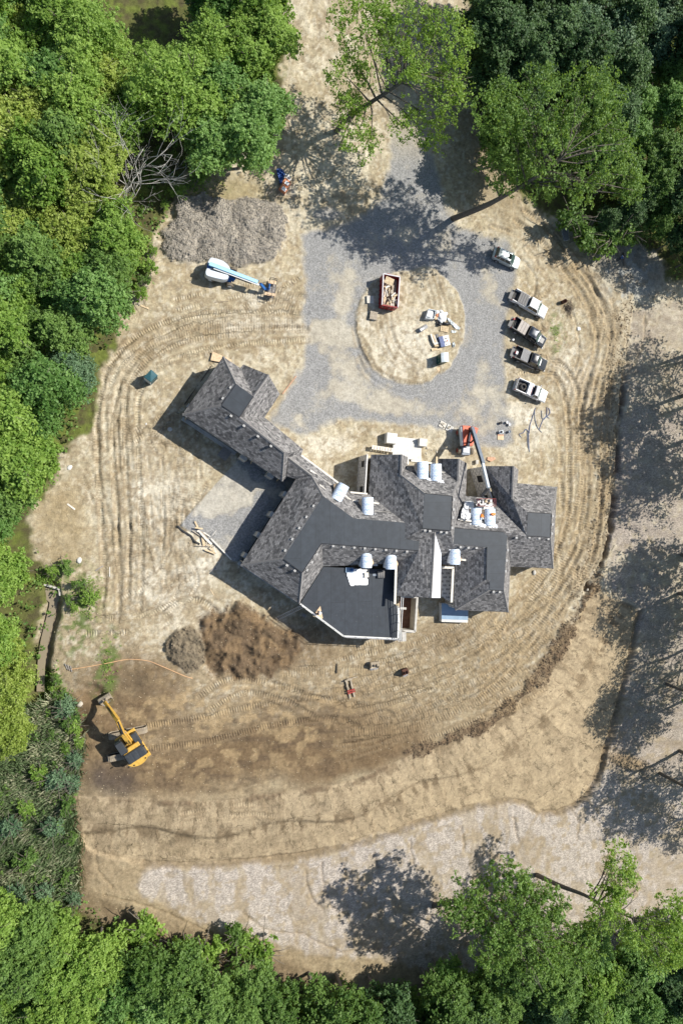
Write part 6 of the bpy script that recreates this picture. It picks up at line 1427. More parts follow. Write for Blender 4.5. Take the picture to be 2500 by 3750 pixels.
BM = Matrix.Translation((b2.x, b2.y, -.15)) @ Matrix.Rotation(hd_ + math.pi, 4, 'Z') @ Matrix.Translation((-.2, 0, 0))
mb = MB(); bkt = bucket_parts(ex, BM, 1.5, MT['bucket'])
# spare buckets and fork frame on the worked ground
for (px, py, rz, lab_, m, w) in ((1250 + 365 * .3189, 2050 + 1190 * .3189, -1.5, 'wide toothed digging bucket lying mouth-down on the bare soil', MT['bucket'], 1.2), (1250 + 712 * .3189, 2050 + 1270 * .3189, -1.25, 'small dark digging bucket lying on its back on the bare soil', MT['rust'], .8)):
    e = empty('digger_bucket', G(px, py), rz, lab_, 'bucket'); bucket_parts(e, Matrix.Translation((0, 0, .14)), w, m, 6 if w > 1 else 4, .95)
e = empty('fork_frame', G(1250 + 98 * .3189, 2050 + 1480 * .3189), 0, 'steel fork attachment with two long tines and a red crosspiece on the soil', 'attachment')
r_ = ang_to(70, 1370, 125, 1600); u = Vector((math.cos(r_), math.sin(r_), 0)); v = Vector((-u.y, u.x, 0))
for s in (-1, 1): mb = MB(); mb.bar(u * -1.5 + v * s * .32 + Vector((0, 0, .2)), u * 1.3 + v * s * .32 + Vector((0, 0, .12)), .24, .16); mb.build('tine', MT['bucket'], e)
for x, m in ((-1.35, MT['bucket']), (.15, MT['redrim']), (.45, MT['redrim'])): mb = MB(); mb.bar(u * x - v * .55 + Vector((0, 0, .36)), u * x + v * .55 + Vector((0, 0, .36)), .2, .22); mb.build('crosspiece', m, e)
mb = MB(); mb.bar(u * -1.5 - v * .2 + Vector((0, 0, .36)), u * -1.35 + v * 1.4 + Vector((0, 0, .2)), .12, .1); mb.build('arm', MT['bucket'], e)

# boom lifts --------------------------------------------------------------
def basket(par, org, c, ang, L, D, m, m2, deck):
    """open work platform: floor slats, posts, rails"""
    M = Matrix.Translation(c) @ Matrix.Rotation(ang, 4, 'Z')
    mb = MB(); mb.box((0, 0, 0), (D, L, .06), M); fl = mb.build('platform_floor', deck, par)
    for i in range(5): mb = MB(); mb.box((-D / 2 + D * (i + .5) / 5, 0, .045), (D / 5 * .55, L * .98, .03), M); mb.build('floor_slat', MT['greywood'], fl)
    for zz in (.5, 1.05):
        mb = MB(); P = [M @ Vector((x, y, zz)) for x, y in ((-D / 2, -L / 2), (D / 2, -L / 2), (D / 2, L / 2), (-D / 2, L / 2), (-D / 2, -L / 2))]
        for a, b in zip(P[:-1], P[1:]): mb.cyl(a, b, .03, n=5)
        mb.build('guard_rail', m, par)
    mb = MB()
    for x in (-D / 2, D / 2):
        for y in np.linspace(-L / 2, L / 2, 4): mb.cyl(M @ Vector((x, y, 0)), M @ Vector((x, y, 1.08)), .028, n=5)
    mb.build('rail_posts', m, par); mb = MB(); mb.box((-D / 2 + .1, 0, .8), (.18, L * .28, .45), M, ch=.04); mb.build('control_box', m2, par)
    return M
# blue lift
def Lz(x, y): return (700 + x * .2296, 900 + y * .2296)
bl = empty('boom_lift', G(*Lz(420, 500)), 0, 'blue telescopic boom lift with pale grey cowls and a lowered platform', 'boom lift'); LO = Vector(bl.location)
def Pz(x, y, z): return W(*Lz(x, y), LO.z + z) - LO
wr = .48
for (x, y, s) in ((305, 525, -1), (615, 625, -1), (672, 370, 1), (360, 270, 1)):
    p = Pz(x, y, wr); a_ = ang_to(305, 525, 615, 625)
    w_ = wheel(bl, 0, 0, wr, .42, s, MT['dustrubber'], MT['liftgrey']); w_.location = (p.x, p.y, wr); w_.rotation_euler = (0, 0, a_ + (.25 if x > 500 else 0)); lugs(w_, wr, .42)
c = Pz(480, 450, .75); mb = MB(); mb.box((c.x, c.y, .75), (2.9, 1.2, .5), rz=a_, ch=.06); mb.build('chassis', MT['liftblue'], bl)
for (x0, y0, x1, y1) in ((615, 610, 660, 380), (305, 520, 370, 280)):
    mb = MB(); mb.bar(Pz(x0, y0, .6), Pz(x1, y1, .6), .3, .3); mb.build('axle', MT['liftblue'], bl)
ba = ang_to(300, 290, 1085, 600)
def cowl(pts, z0, z1, m, nm='cowl'):
    mb = MB(); q = smooth(pts + [pts[0]], 3)[:-1]; lo = [Pz(x, y, z1) for x, y in q]; cc = sum(lo, Vector()) / len(lo)
    mb.loft([[Vector((p.x, p.y, z0)) for p in lo], [Vector((p.x, p.y, z1 - .15)) for p in lo], [Vector((cc.x + (p.x - cc.x) * .93, cc.y + (p.y - cc.y) * .9, z1)) for p in lo]]); return mb.build(nm, m, bl)
cowl([(318, 175), (440, 205), (530, 245), (600, 310), (620, 372), (540, 350), (420, 310), (330, 275), (260, 265), (285, 205)], .95, 2.0, MT['liftgrey'])
cowl([(250, 335), (330, 345), (450, 395), (560, 440), (598, 470), (585, 515), (520, 540), (430, 525), (330, 500), (235, 465), (222, 400)], .95, 2.0, MT['liftgrey'])
cowl([(265, 265), (330, 275), (330, 350), (250, 340)], 1.0, 2.1, MT['liftblue'], 'turret')
mb = MB(); mb.bar(Pz(590, 470, 1.0), Pz(690, 550, 1.0), .5, .4); mb.build('turret_arm', MT['liftblue'], bl)
s0, s1 = Pz(285, 285, 2.35), Pz(1090, 590, 1.75)
mb = MB(); mb.bar(s0, s1.lerp(s0, .04), .42, .42); bm1 = mb.build('boom', MT['boomblue'], bl)
t_ = (s1 - s0).normalized(); nn = Vector((t_.y, -t_.x, 0)) * 1
mb = MB(); mb.bar(s0.lerp(s1, .1) + nn * .30 + Vector((0, 0, -.08)), s1 + nn * .28, .2, .16); mb.build('cable_track', MT['white'], bm1)
mb = MB(); mb.bar(s0.lerp(s1, .06) + nn * .44 + Vector((0, 0, -.2)), s0.lerp(s1, .85) + nn * .42 + Vector((0, 0, -.2)), .09, .12); mb.build('cable_carrier', MT['black'], bm1)
mb = MB(); mb.bar(s0.lerp(s1, .02) + nn * -.23 + Vector((0, 0, -.02)), s0.lerp(s1, .98) + nn * -.23 + Vector((0, 0, -.02)), .05, .36); mb.build('boom_stripe', MT['liftblue'], bm1)
j0 = Pz(1100, 600, 1.7); j1 = Pz(1165, 680, 1.1)
mb = MB(); mb.bar(j0, j1, .3, .4); mb.build('jib', MT['liftblue'], bl)
c = Pz(1275, 690, .35); pa = ang_to(1310, 560, 1255, 840)
basket(bl, LO, (c.x, c.y, .35), pa + math.pi / 2, 2.4, .95, MT['black'], MT['liftblue'], MT['greywood'])
mb = MB(); mb.bar(Pz(1160, 690, .9), Pz(1240, 690, .9), .3, .3); mb.build('platform_mount', MT['liftblue'], bl)
mb = MB(); mb.bar(Pz(1245, 605, .95), Pz(1235, 700, .95), .26, .3); mb.build('rotator', MT['liftblue'], bl)
for (x0, y0, x1, y1) in ((1232, 568, 1360, 590), (1170, 755, 1345, 785)):
    a, b = W(*Lz(x0, y0), LO.z + .95), W(*Lz(x1, y1), LO.z + .95); plank_thing(a, b, .42, .06, MT['ply'], 'plywood board laid over the platform of the blue boom lift', 'board', 'boards on the blue lift platform')
# red lift
def Rz(x, y): return (1600 + x * .287, 1500 + y * .287)
rl = empty('boom_lift', G(*Rz(365, 420)), 0, 'orange-red boom lift reaching its grey arm over the roof', 'boom lift'); LO = Vector(rl.location)
def Qz(x, y, z): return W(*Rz(x, y), LO.z + z) - LO
a_ = ang_to(300, 520, 280, 295)
for (x, y, s) in ((270, 292, 1), (272, 518, 1), (432, 530, -1), (430, 300, -1)):
    p = Qz(x, y, wr); w_ = wheel(rl, 0, 0, wr, .40, s, MT['dustrubber'], MT['redrim']); w_.location = (p.x, p.y, wr); w_.rotation_euler = (0, 0, math.pi / 2 + .03); lugs(w_, wr, .40)
c = Qz(360, 440, .8); mb = MB(); mb.box((c.x, c.y, .7), (1.3, 3.2, .5), rz=.03, ch=.06); mb.build('chassis', MT['boomgrey'], rl)
mb = MB(); p = [Qz(333, 470, 1.0), Qz(415, 475, 1.0), Qz(410, 552, 1.0), Qz(330, 545, 1.0)]; mb.prism([(q.x, q.y) for q in p], .75, 1.1); mb.build('front_deck', MT['liftgrey'], rl)
def cowl2(pts, z0, z1, m, nm):
    mb = MB(); lo = [Qz(x, y, z1) for x, y in pts]; cc = sum(lo, Vector()) / len(lo); mb.loft([[Vector((p.x, p.y, z0)) for p in lo], [Vector((p.x, p.y, z1 - .12)) for p in lo], [Vector((cc.x + (p.x - cc.x) * .94, cc.y + (p.y - cc.y) * .95, z1)) for p in lo]]); return mb.build(nm, m, rl)
cowl2([(325, 200), (425, 205), (430, 300), (400, 460), (340, 450)], 1.0, 2.0, MT['orange'], 'cowl')
cowl2([(455, 210), (528, 235), (490, 360), (455, 460), (410, 465), (430, 350)], 1.0, 2.0, MT['orange'], 'cowl')
cowl2([(305, 215), (328, 205), (342, 455), (325, 455)], 1.0, 1.85, MT['liftgrey'], 'side_panel')
cowl2([(425, 222), (470, 228), (470, 262), (430, 300), (415, 470), (385, 465)], 1.0, 2.25, MT['navy'], 'turret')
r0 = Qz(447, 235, 2.6); r1 = Qz(585, 690, 7.0); r2_ = Qz(655, 1000, 9.6)
mb = MB(); mb.bar(r0, r1, .44, .5); b_1 = mb.build('boom', MT['boomgrey'], rl); mb = MB(); mb.bar(r1.lerp(r0, .1), r2_, .32, .36); mb.build('boom_extension', MT['liftgrey'], rl)
mb = MB(); mb.bar(r0.lerp(r1, .05) + Vector((-.32, -.05, 0)), r1 + Vector((-.26, 0, 0)), .1, .2); mb.build('cable_track', MT['black'], b_1)
mb = MB(); mb.cyl(Qz(430, 420, 2.0), r0.lerp(r1, .3), .12, n=8); mb.build('lift_cylinder', MT['black'], rl)
jx = Qz(560, 1105, 7.6); mb = MB(); mb.bar(r2_, jx, .28, .34); mb.build('jib', MT['hood'], rl)
c = Qz(598, 1185, 6.6); Mb = basket(rl, LO, (c.x, c.y, c.z), math.pi / 2, 2.4, 1.0, MT['redrim'], MT['white'], MT['steel']); RLB = Vector(c) + LO
mb = MB(); mb.bar(jx, (c.x, c.y + .5, c.z + .6), .22, .22); mb.build('platform_mount', MT['hood'], rl)
# ================================================================ site clutter
def Z(ox, oy, s): return lambda x, y: (ox + x * s, oy + y * s)
ZI = Z(1290, 980, .2679); ZR = Z(1600, 1500, .287); ZT = Z(950, 560, .1913); Z6 = Z(1980, 780, .2232); Z7 = Z(450, 1300, .3189); Z8 = Z(600, 1850, .287); ZC = Z(800, 1750, .5102); ZB = Z(1300, 1500, .5102); ZA = Z(600, 1250, .5102); ZL = Z(0, 1950, .6378)
def P2(f, x, y): return G(*f(x, y))
# waste container
rim = [W(*ZI(x, y), 1.65) for x, y in ((415, 88), (640, 132), (612, 552), (397, 515))]
dc_ = sum(rim, Vector()) / 4; gz0 = gz(dc_.x, dc_.y); dp = empty('waste_container', (dc_.x, dc_.y, gz0), 0, 'dark red open-topped waste container heaped with scrap timber', 'waste container'); DPO = Vector(dp.location)
R4 = [Vector((p.x - dc_.x, p.y - dc_.y, 1.65)) for p in rim]
def sc_in(p, k, z): return Vector((p.x * k, p.y * k, z))
for i in range(4):
    a, b = R4[i], R4[(i + 1) % 4]; k = .94
    mb = MB(); mb.loft([[Vector((a.x, a.y, .12)), Vector((b.x, b.y, .12)), sc_in(b, .95, .12), sc_in(a, .95, .12)], [a, b, sc_in(b, .95, 1.65), sc_in(a, .95, 1.65)]]); w_ = mb.build('side_wall', MT['bin_red'], dp)
    mb = MB(); mb.bar(a + Vector((0, 0, .03)), b + Vector((0, 0, .03)), .15, .12); mb.build('top_rail', MT['bin_rail'] if i != 2 else MT['bin_red'], dp)
    n = int((b - a).length / .55); nn = Vector((b.y - a.y, -(b.x - a.x), 0)).normalized(); nn = nn if nn.dot(a + b) > 0 else -nn
    for j in range(1, n):
        q = a.lerp(b, j / n) + nn * .05; mb = MB(); mb.bar(Vector((q.x, q.y, .15)), Vector((q.x, q.y, 1.58)), .1, .1); mb.build('rib', MT['bin_red'], w_)
mb = MB(); mb.prism([(p.x * .96, p.y * .96) for p in R4], .1, .2); mb.build('floor', MT['rust'], dp)
mb = MB(); q = (R4[0] + R4[1]) / 2; mb.box((q.x, q.y + .2, .9), (1.0, .3, .5), rz=-.2); mb.build('hook_frame', MT['bin_red'], dp)
# its load
def board(a, b, w, th, m, label, group, cat='board', name='board'):
    a, b = Vector(a), Vector(b); c = (a + b) / 2; mb = MB(); mb.bar(a - c, b - c, w, th); o = mb.build(name, m); o.location = c; return tag(o, label, cat, group)
r7 = random.Random(21)
dx_ = (rim[3] - rim[0]).normalized(); dy_ = (rim[1] - rim[0]).normalized(); Lx = (rim[3] - rim[0]).length; Ly = (rim[1] - rim[0]).length
for i in range(34):
    u, v = r7.uniform(.28, .92), r7.uniform(.14, .86); c = rim[0] + dx_ * Lx * u + dy_ * Ly * v; L = r7.uniform(.5, 2.2) if i < 24 else r7.uniform(.4, .8); a = r7.gauss(0, .28) if i < 24 else r7.uniform(0, 3)
    L = min(L, 2 * Lx * min(u, 1 - u) + .3); d = dx_ * math.cos(a) + dy_ * math.sin(a); zz = gz0 + .95 + .022 * i + r7.uniform(0, .1); t = r7.uniform(-.12, .12)
    board(Vector((c.x, c.y, zz)) - d * L / 2 - Vector((0, 0, t * L)), Vector((c.x, c.y, zz)) + d * L / 2 + Vector((0, 0, t * L)), r7.uniform(.09, .26), .04, MT[r7.choice(['lumber', 'oldwood', 'oldwood', 'ply', 'paleboard'])], 'scrap timber board heaped in the red waste container', 'scrap boards in the waste container')
mb = MB(); mb.prism([(dc_.x + p.x * .9, dc_.y + p.y * .9) for p in R4], gz0 + .2, gz0 + .8); o = mb.build('timber_scrap', MT['oldwood']); tag(o, 'packed mass of broken timber low in the red waste container', 'scrap wood', None, 'stuff')
def pallet(p, rz, w, l, label, m, n=7, group=None, hgt=1, m2=None):
    e = empty('pallet', p, rz, label, 'pallet', group)
    for k in range(hgt):
        z = k * .14
        for i in range(n): mb = MB(); mb.box((-w / 2 + w * (i + .5) / n, 0, z + .125), (w / n * .78, l, .022)); mb.build('slat', m, e)
        for y in (-l / 2 + .05, 0, l / 2 - .05): mb = MB(); mb.box((0, y, z + .06), (w, .09, .1)); mb.build('bearer', m2 or m, e)
    return e
p = rim[0] + dx_ * 1.1 + dy_ * 1.05; p = W(*ZI(505, 180), gz0 + 1.75); pallet((p.x, p.y, gz0 + 1.62), math.pi / 2 - .32, 1.0, 1.25, 'slatted pallet lying on top of the timber in the red waste container', MT['lumber'], 7)
pallet(P2(ZI, 237, 440), math.pi / 2 + .03, 1.05, .98, 'pale weathered pallet lying beside the red waste container', MT['paleboard'], 8, None, 2)
pallet(P2(ZI, 280, 662), -.12, 1.1, 1.1, 'brown timber pallet stack just below the red waste container', MT['oldwood'], 6, None, 3, MT['paleboard'])
# materials on the island
def walled_box(name, pts, f, z, th, m, label, cat, inner=None):
    q = [W(*f(x, y), z) for x, y in pts]; c = sum(q, Vector()) / 4; g0 = gz(c.x, c.y); e = empty(name, (c.x, c.y, g0), 0, label, cat); q = [Vector((p.x - c.x, p.y - c.y, z)) for p in q]
    for i in range(4):
        a, b = q[i], q[(i + 1) % 4]; k = 1 - th; mb = MB(); mb.loft([[Vector((a.x, a.y, 0)), Vector((b.x, b.y, 0)), Vector((b.x * k, b.y * k, 0)), Vector((a.x * k, a.y * k, 0))], [a, b, Vector((b.x * k, b.y * k, z)), Vector((a.x * k, a.y * k, z))]]); mb.build('wall', m, e)
    mb = MB(); mb.prism([(p.x * .97, p.y * .97) for p in q], .02, .1); mb.build('floor', m, e); return e, c, g0
e, c0, g0 = walled_box('site_crate', ((1040, 562), (1138, 582), (1115, 700), (1000, 690)), ZI, .8, .09, MT['liftgrey'], 'open grey crate holding white sacks on the island', 'crate')
def crumple(name, poly, f, zfun, amp, m, label, cat, seed=1, n=22, thick=.03, parent=None, smooth_=True, group=None):
    """a crumpled sheet over a photo outline; zfun gives the height of what lies under it"""
    xs_ = [p[0] for p in poly]; ys_ = [p[1] for p in poly]; g = np.random.default_rng(seed); idx = {}; mb = MB()
    for i in range(n + 1):
        for j in range(n + 1):
            x = min(xs_) + (max(xs_) - min(xs_)) * i / n; y = min(ys_) + (max(ys_) - min(ys_)) * j / n
            if bool(inside(np.array([x]), np.array([y]), poly)[0]):
                a = np.array([x * .035]); b = np.array([y * .035]); hh = float((fbm(a * 1.7 + seed * 3, b * 1.7, seed, 3) - .35)[0]) * amp * 2
                z = zfun(x, y) + max(hh, 0) + .02; p = W(*f(x, y), z); idx[(i, j)] = len(mb.v); mb.v.append((p.x, p.y, p.z))
    for (i, j) in idx:
        if (i + 1, j) in idx and (i, j + 1) in idx and (i + 1, j + 1) in idx: mb.f.append((idx[(i, j)], idx[(i + 1, j)], idx[(i + 1, j + 1)], idx[(i, j + 1)]))
    if not mb.f: return None
    c = Vector(np.mean(np.array(mb.v), 0)); mb.v = [tuple(Vector(v) - c) for v in mb.v]
    o = mb.build(name, m, parent, smooth_); o.location = c; mo = o.modifiers.new('thick', 'SOLIDIFY'); mo.thickness = thick; return tag(o, label, cat, group)
def gzf(f, add=0.0): return lambda x, y: (lambda p: p.z + add)(G(*f(x, y)))
def sacks(f, pts, z, m, label, group, s=.45, name='sack'):
    for (x, y) in pts:
        p = W(*f(x, y), z); p = Vector((p.x, p.y, gz(p.x, p.y) + z)); mb = MB(); n = 8
        mb.loft([[(s * r * math.cos(2 * math.pi * k / n) * (1.25), s * r * math.sin(2 * math.pi * k / n) * .8, zz) for k in range(n)] for r, zz in ((.55, -.1), (.95, -.02), (1, .06), (.8, .14), (.3, .18))])
        o = mb.build(name, m, None, True, p, r7.uniform(0, 3)); tag(o, label, 'sack', group)
sacks(ZI, ((1060, 610), (1070, 655), (1045, 640)), .45, MT['whitebag'], 'white sack inside the open grey crate', 'sacks in the grey crate')
pallet(P2(ZI, 1195, 690), .1, 1.2, 1.2, 'pallet under the heap of white sacks on the island', MT['oldwood'], 6)
sacks(ZI, ((1165, 625), (1215, 620), (1255, 640), (1180, 680), (1225, 670), (1250, 700), (1200, 715), (1215, 650)), .3, MT['whitebag'], 'white sack heaped on a pallet beside the grey crate', 'sacks heaped on the pallet', .42)
sacks(ZI, ((1225, 640), (1200, 665)), .5, MT['whitebag'], 'white sack on top of the heap beside the grey crate', 'sacks on top of the heap', .4)
p = P2(ZI, 1150, 660); mb = MB(); mb.box((0, 0, .3), (.55, .42, .3), ch=.03); o = mb.build('carton', MT['orangebrick'], None, loc=p + Vector((0, 0, .1)), rz=.5); tag(o, 'orange-brown carton against the heap of white sacks', 'carton')
mb = MB(); mb.box((0, 0, .25), (.6, .5, .5)); o = mb.build('carton', MT['ply'], None, loc=P2(ZI, 1135, 690), rz=.4); tag(o, 'plain tan carton between the grey crate and the white sacks', 'carton')
crumple('tarp', [(1150, 735), (1260, 728), (1265, 760), (1200, 800), (1160, 795)], ZI, gzf(ZI, .15), .25, MT['black'], 'crumpled black plastic at the foot of the white sacks', 'tarp', 3, 14)
def roll(f, x0, y0, x1, y1, r, m, label, cat='roll', name='roll', z=None, hollow=False, group=None):
    a, b = (G(*f(x0, y0)), G(*f(x1, y1))) if z is None else (W(*f(x0, y0), z), W(*f(x1, y1), z)); a.z += r; b.z += r; c = (a + b) / 2; mb = MB()
    if hollow:
        q = (b - a).to_track_quat('Z', 'Y'); n = 14; rs = []
        for P, rr in ((a, r), (b, r), (b, r * .9), (a, r * .9), (a, r)): rs.append([P - c + q @ Vector((math.cos(2 * math.pi * k / n) * rr, math.sin(2 * math.pi * k / n) * rr, 0)) for k in range(n)])
        mb.loft(rs, False)
    else: mb.cyl(a - c, b - c, r, n=14)
    o = mb.build(name, m, None, True, c); return tag(o, label, cat, group)
roll(ZI, 1220, 772, 1325, 768, .2, MT['black'], 'black roll of membrane lying on a pallet of the island', 'roll')
pallet(P2(ZI, 1252, 838), -.12, 1.25, .8, 'small timber pallet below the black roll', MT['lumber'], 5)
crumple('plastic_sheet', [(1280, 665), (1330, 690), (1480, 820), (1455, 862), (1400, 830), (1290, 720)], ZI, gzf(ZI, .03), .10, MT['plastic'], 'long sheet of clear grey plastic lying on the island soil', 'plastic sheet', 5, 26)
crumple('plastic_sheet', [(1340, 850), (1430, 860), (1410, 895), (1350, 890)], ZI, gzf(ZI, .01), .04, MT['plastic'], 'small scrap of clear plastic below the long sheet', 'plastic sheet', 6, 10)
roll(ZI, 905, 865, 1000, 808, .33, MT['steel'], 'short galvanised duct lying on the island soil', 'duct', 'duct', None, True)
for i, (x0, y0, x1, y1, w, m) in enumerate(((1058, 915, 1100, 1040, .22, 'paleboard'), (1085, 925, 1120, 1030, .16, 'lumber'), (1105, 930, 1140, 1035, .14, 'paleboard'), (1140, 915, 1160, 1015, .34, 'bedgrey'), (1100, 1050, 1190, 1030, .3, 'paleboard'), (1110, 1075, 1180, 1070, .25, 'lumber'))):
    board(P2(ZI, x0, y0) + Vector((0, 0, .28)), P2(ZI, x1, y1) + Vector((0, 0, .28)), w, .3, MT[m], ['pale timber beam in the bundle left of the blue-wrapped pack', 'thin timber in the bundle left of the blue-wrapped pack', 'narrow pale timber in the bundle left of the blue-wrapped pack', 'dark grey beam in the bundle left of the blue-wrapped pack', 'pale timber lying crosswise at the foot of the bundle', 'short timber lying crosswise below the bundle'][i], 'timbers bundled on the island', 'timber', 'timber')
board(P2(ZI, 1075, 1125) + Vector((0, 0, .1)), P2(ZI, 1195, 1108) + Vector((0, 0, .1)), .36, .2, MT['lumber'], 'single thick tan board below the timber bundle on the island', 'timbers bundled on the island', 'timber', 'timber')
# wrapped block pack
q = [W(*ZI(x, y), .75) for x, y in ((1180, 945), (1310, 918), (1340, 1050), (1215, 1085))]; c = sum(q, Vector()) / 4; g0 = gz(c.x, c.y)
e = empty('block_pack', (c.x, c.y, g0), 0, 'pallet of blocks under torn blue and white wrapping on the island', 'block pack')
mb = MB(); mb.prism([(p.x - c.x, p.y - c.y) for p in q], .12, .72); mb.build('blocks', MT['tarpwhite'], e)
mb = MB(); qq = [q[0], q[0].lerp(q[1], .42), q[3].lerp(q[2], .42), q[3]]; mb.prism([((p.x - c.x) * 1.02, (p.y - c.y) * 1.02) for p in qq], .2, .76); mb.build('blue_wrap', MT['hoseblue'], e)
for (u, v, m, s) in ((.7, .3, 'stone', .3), (.75, .55, 'orangebrick', .22), (.55, .6, 'concrete', .28), (.6, .85, 'stone', .2)):
    p = q[0].lerp(q[1], u).lerp(q[3].lerp(q[2], u), v); mb = MB(); mb.box((p.x - c.x, p.y - c.y, .75), (s, s * .8, .12), rz=r7.uniform(0, 1), ch=.02); mb.build('loose_block', MT[m], e)
mb = MB(); mb.prism([(p.x - c.x, p.y - c.y) for p in q], 0, .11); mb.build('pallet_base', MT['oldwood'], e)
crumple('plastic_sheet', [(1362, 1020), (1390, 1000), (1412, 1060), (1380, 1105), (1360, 1075)], ZI, gzf(ZI, .02), .3, MT['plastic'], 'small balled-up scrap of plastic beside the block pack', 'plastic sheet', 9, 9)
# green site shed with a curved white sheet roof
q = [W(*ZI(x, y), 1.75) for x, y in ((1205, 1170), (1308, 1165), (1315, 1280), (1212, 1290))]; c = sum(q, Vector()) / 4; g0 = gz(c.x, c.y); sh = empty('site_shed', (c.x, c.y, g0), 0, 'small dark green site shed with a pale corrugated roof on the island', 'shed')
q = [Vector((p.x - c.x, p.y - c.y, 0)) for p in q]
mb = MB(); mb.prism([(p.x, p.y) for p in q], 0, 1.75); mb.build('wall', MT['green'], sh)
nr = 7
for i in range(nr):
    mb = MB(); a0, a1 = q[0].lerp(q[1], i / nr), q[0].lerp(q[1], (i + .94) / nr); b0_, b1_ = q[3].lerp(q[2], i / nr), q[3].lerp(q[2], (i + .94) / nr); z0 = 1.78 + .16 * math.sin(math.pi * (i + .0) / nr); z1_ = 1.78 + .16 * math.sin(math.pi * (i + .94) / nr)
    mb.add([(a0.x, a0.y + .05, z0), (a1.x, a1.y + .05, z1_), (b1_.x, b1_.y - .05, z1_), (b0_.x, b0_.y - .05, z0), (a0.x, a0.y + .05, z0 - .05), (a1.x, a1.y + .05, z1_ - .05), (b1_.x, b1_.y - .05, z1_ - .05), (b0_.x, b0_.y - .05, z0 - .05)], [(0, 1, 2, 3), (7, 6, 5, 4), (0, 4, 5, 1), (1, 5, 6, 2), (2, 6, 7, 3), (3, 7, 4, 0)]); mb.build('roof_sheet', MT['corr'], sh)
pc = q[0].lerp(q[3], .5); mb = MB(); mb.box((pc.x - .02, pc.y, .85), (.05, .75, 1.55), rz=.03); dr = mb.build('door', MT['green'], sh); mb = MB(); mb.box((pc.x - .06, pc.y - .28, .9), (.05, .05, .16)); mb.build('handle', MT['trim'], dr)
mb = MB(); mb.add([(0, 0, .02), (.5, .1, .05), (.45, -.5, .03), (.15, -.75, .02), (0, 0, 0), (.5, .1, .02), (.45, -.5, 0), (.15, -.75, 0)], [(0, 1, 2, 3), (7, 6, 5, 4), (0, 4, 5, 1), (1, 5, 6, 2), (2, 6, 7, 3), (3, 7, 4, 0)]); o = mb.build('scrap_sheet', MT['ply'], None, loc=P2(ZI, 1150, 1365)); tag(o, 'triangular offcut of board on the soil below the green shed', 'offcut')
# portable toilet by the haul road
q = [W(*Z7(x, y), 2.1) for x, y in ((325, 165), (400, 232), (318, 312), (240, 250))]; c = sum(q, Vector()) / 4; g0 = gz(c.x, c.y); pt = empty('portable_toilet', (c.x, c.y, g0), 0, 'teal-roofed portable toilet standing alone beside the haul road', 'portable toilet')
q = [Vector((p.x - c.x, p.y - c.y, 0)) for p in q]
mb = MB(); mb.prism([(p.x * .96, p.y * .96) for p in q], .12, 1.95); mb.build('cabin', MT['teal'], pt); mb = MB(); mb.prism([(p.x, p.y) for p in q], 0, .12); mb.build('base', MT['black'], pt)
mb = MB(); cc = Vector((0, 0, 2.12)); mb.loft([[Vector((p.x * 1.03, p.y * 1.03, 1.95)) for p in q], [Vector((p.x * .97, p.y * .97, 2.05)) for p in q], [Vector((p.x * .15, p.y * .15, 2.22)) for p in q]]); rf = mb.build('roof', MT['teal'], pt)
for i in range(6):
    a = q[0].lerp(q[3], (i + .5) / 6) * 1.035; mb = MB(); mb.box((a.x, a.y, 2.03), (.07, .07, .06)); mb.build('roof_vent', MT['green'], rf); a = q[1].lerp(q[2], (i + .5) / 6) * 1.035; mb = MB(); mb.box((a.x, a.y, 2.03), (.07, .07, .06)); mb.build('roof_vent', MT['green'], rf)
a, b = q[3], q[2]; mb = MB(); m_ = (a + b) / 2 * 1.0; mb.bar((a.x * .99, a.y * .99, 1.05), (b.x * .99, b.y * .99, 1.05), .05, 1.75); dr = mb.build('door', MT['corr'], pt); mb = MB(); h_ = a.lerp(b, .75) * 1.04; mb.box((h_.x, h_.y, 1.0), (.06, .06, .15)); mb.build('handle', MT['black'], dr)
# by the garage
def slab_thing(name, f, pts, z0, z1, m, label, cat):
    q = [W(*f(x, y), z1) for x, y in pts]; c = sum(q, Vector()) / len(q); g0 = gz(c.x, c.y); mb = MB(); mb.prism([(p.x - c.x, p.y - c.y) for p in q], z0, z1); o = mb.build(name, m, None, loc=(c.x, c.y, g0)); return tag(o, label, cat)
slab_thing('plywood_sheet', ZA, ((350, 72), (488, 132), (478, 160), (420, 150), (335, 135)), .25, .32, MT['ply'], 'stack of reddish plywood lying at the corner of the garage', 'plywood')
slab_thing('manhole_cover', Z7, [(540 + 27 * math.cos(a), 852 + 24 * math.sin(a)) for a in np.linspace(0, 6.28, 15)[:-1]], -.1, .05, MT['concrete'], 'round pale concrete cover in the soil beside the garage', 'cover')
e = empty('timber_steps', P2(Z7, 1165, 1135), math.atan2(-(1125 - 1060), 1240 - 1150) , 'low platform of grey planks standing against the garage wall', 'platform')
for i in range(6): mb = MB(); mb.box((0, -.62 + .25 * i, .36), (1.35, .21, .045)); mb.build('plank', MT['greywood'], e)
for x in (-.55, .55): mb = MB(); mb.box((x, 0, .17), (.1, 1.4, .33)); mb.build('bearer', MT['greywood'], e)
roll(ZA, 340, 178, 148, 452, .05, MT['black'], 'long thin black pipe lying along the garage wall', 'pipe', 'pipe')
board(W(*ZA(165, 470), .35), W(*ZA(182, 445), .35), .1, .1, MT['trim'], 'short white batten by the garage corner', None, 'batten', 'batten')
board(P2(ZA, 850, 378) + Vector((0, 0, .08)), P2(ZA, 948, 250) + Vector((0, 0, .08)), .12, .15, MT['redwood'], 'reddish edging board between the gravel and the garage', None, 'board')
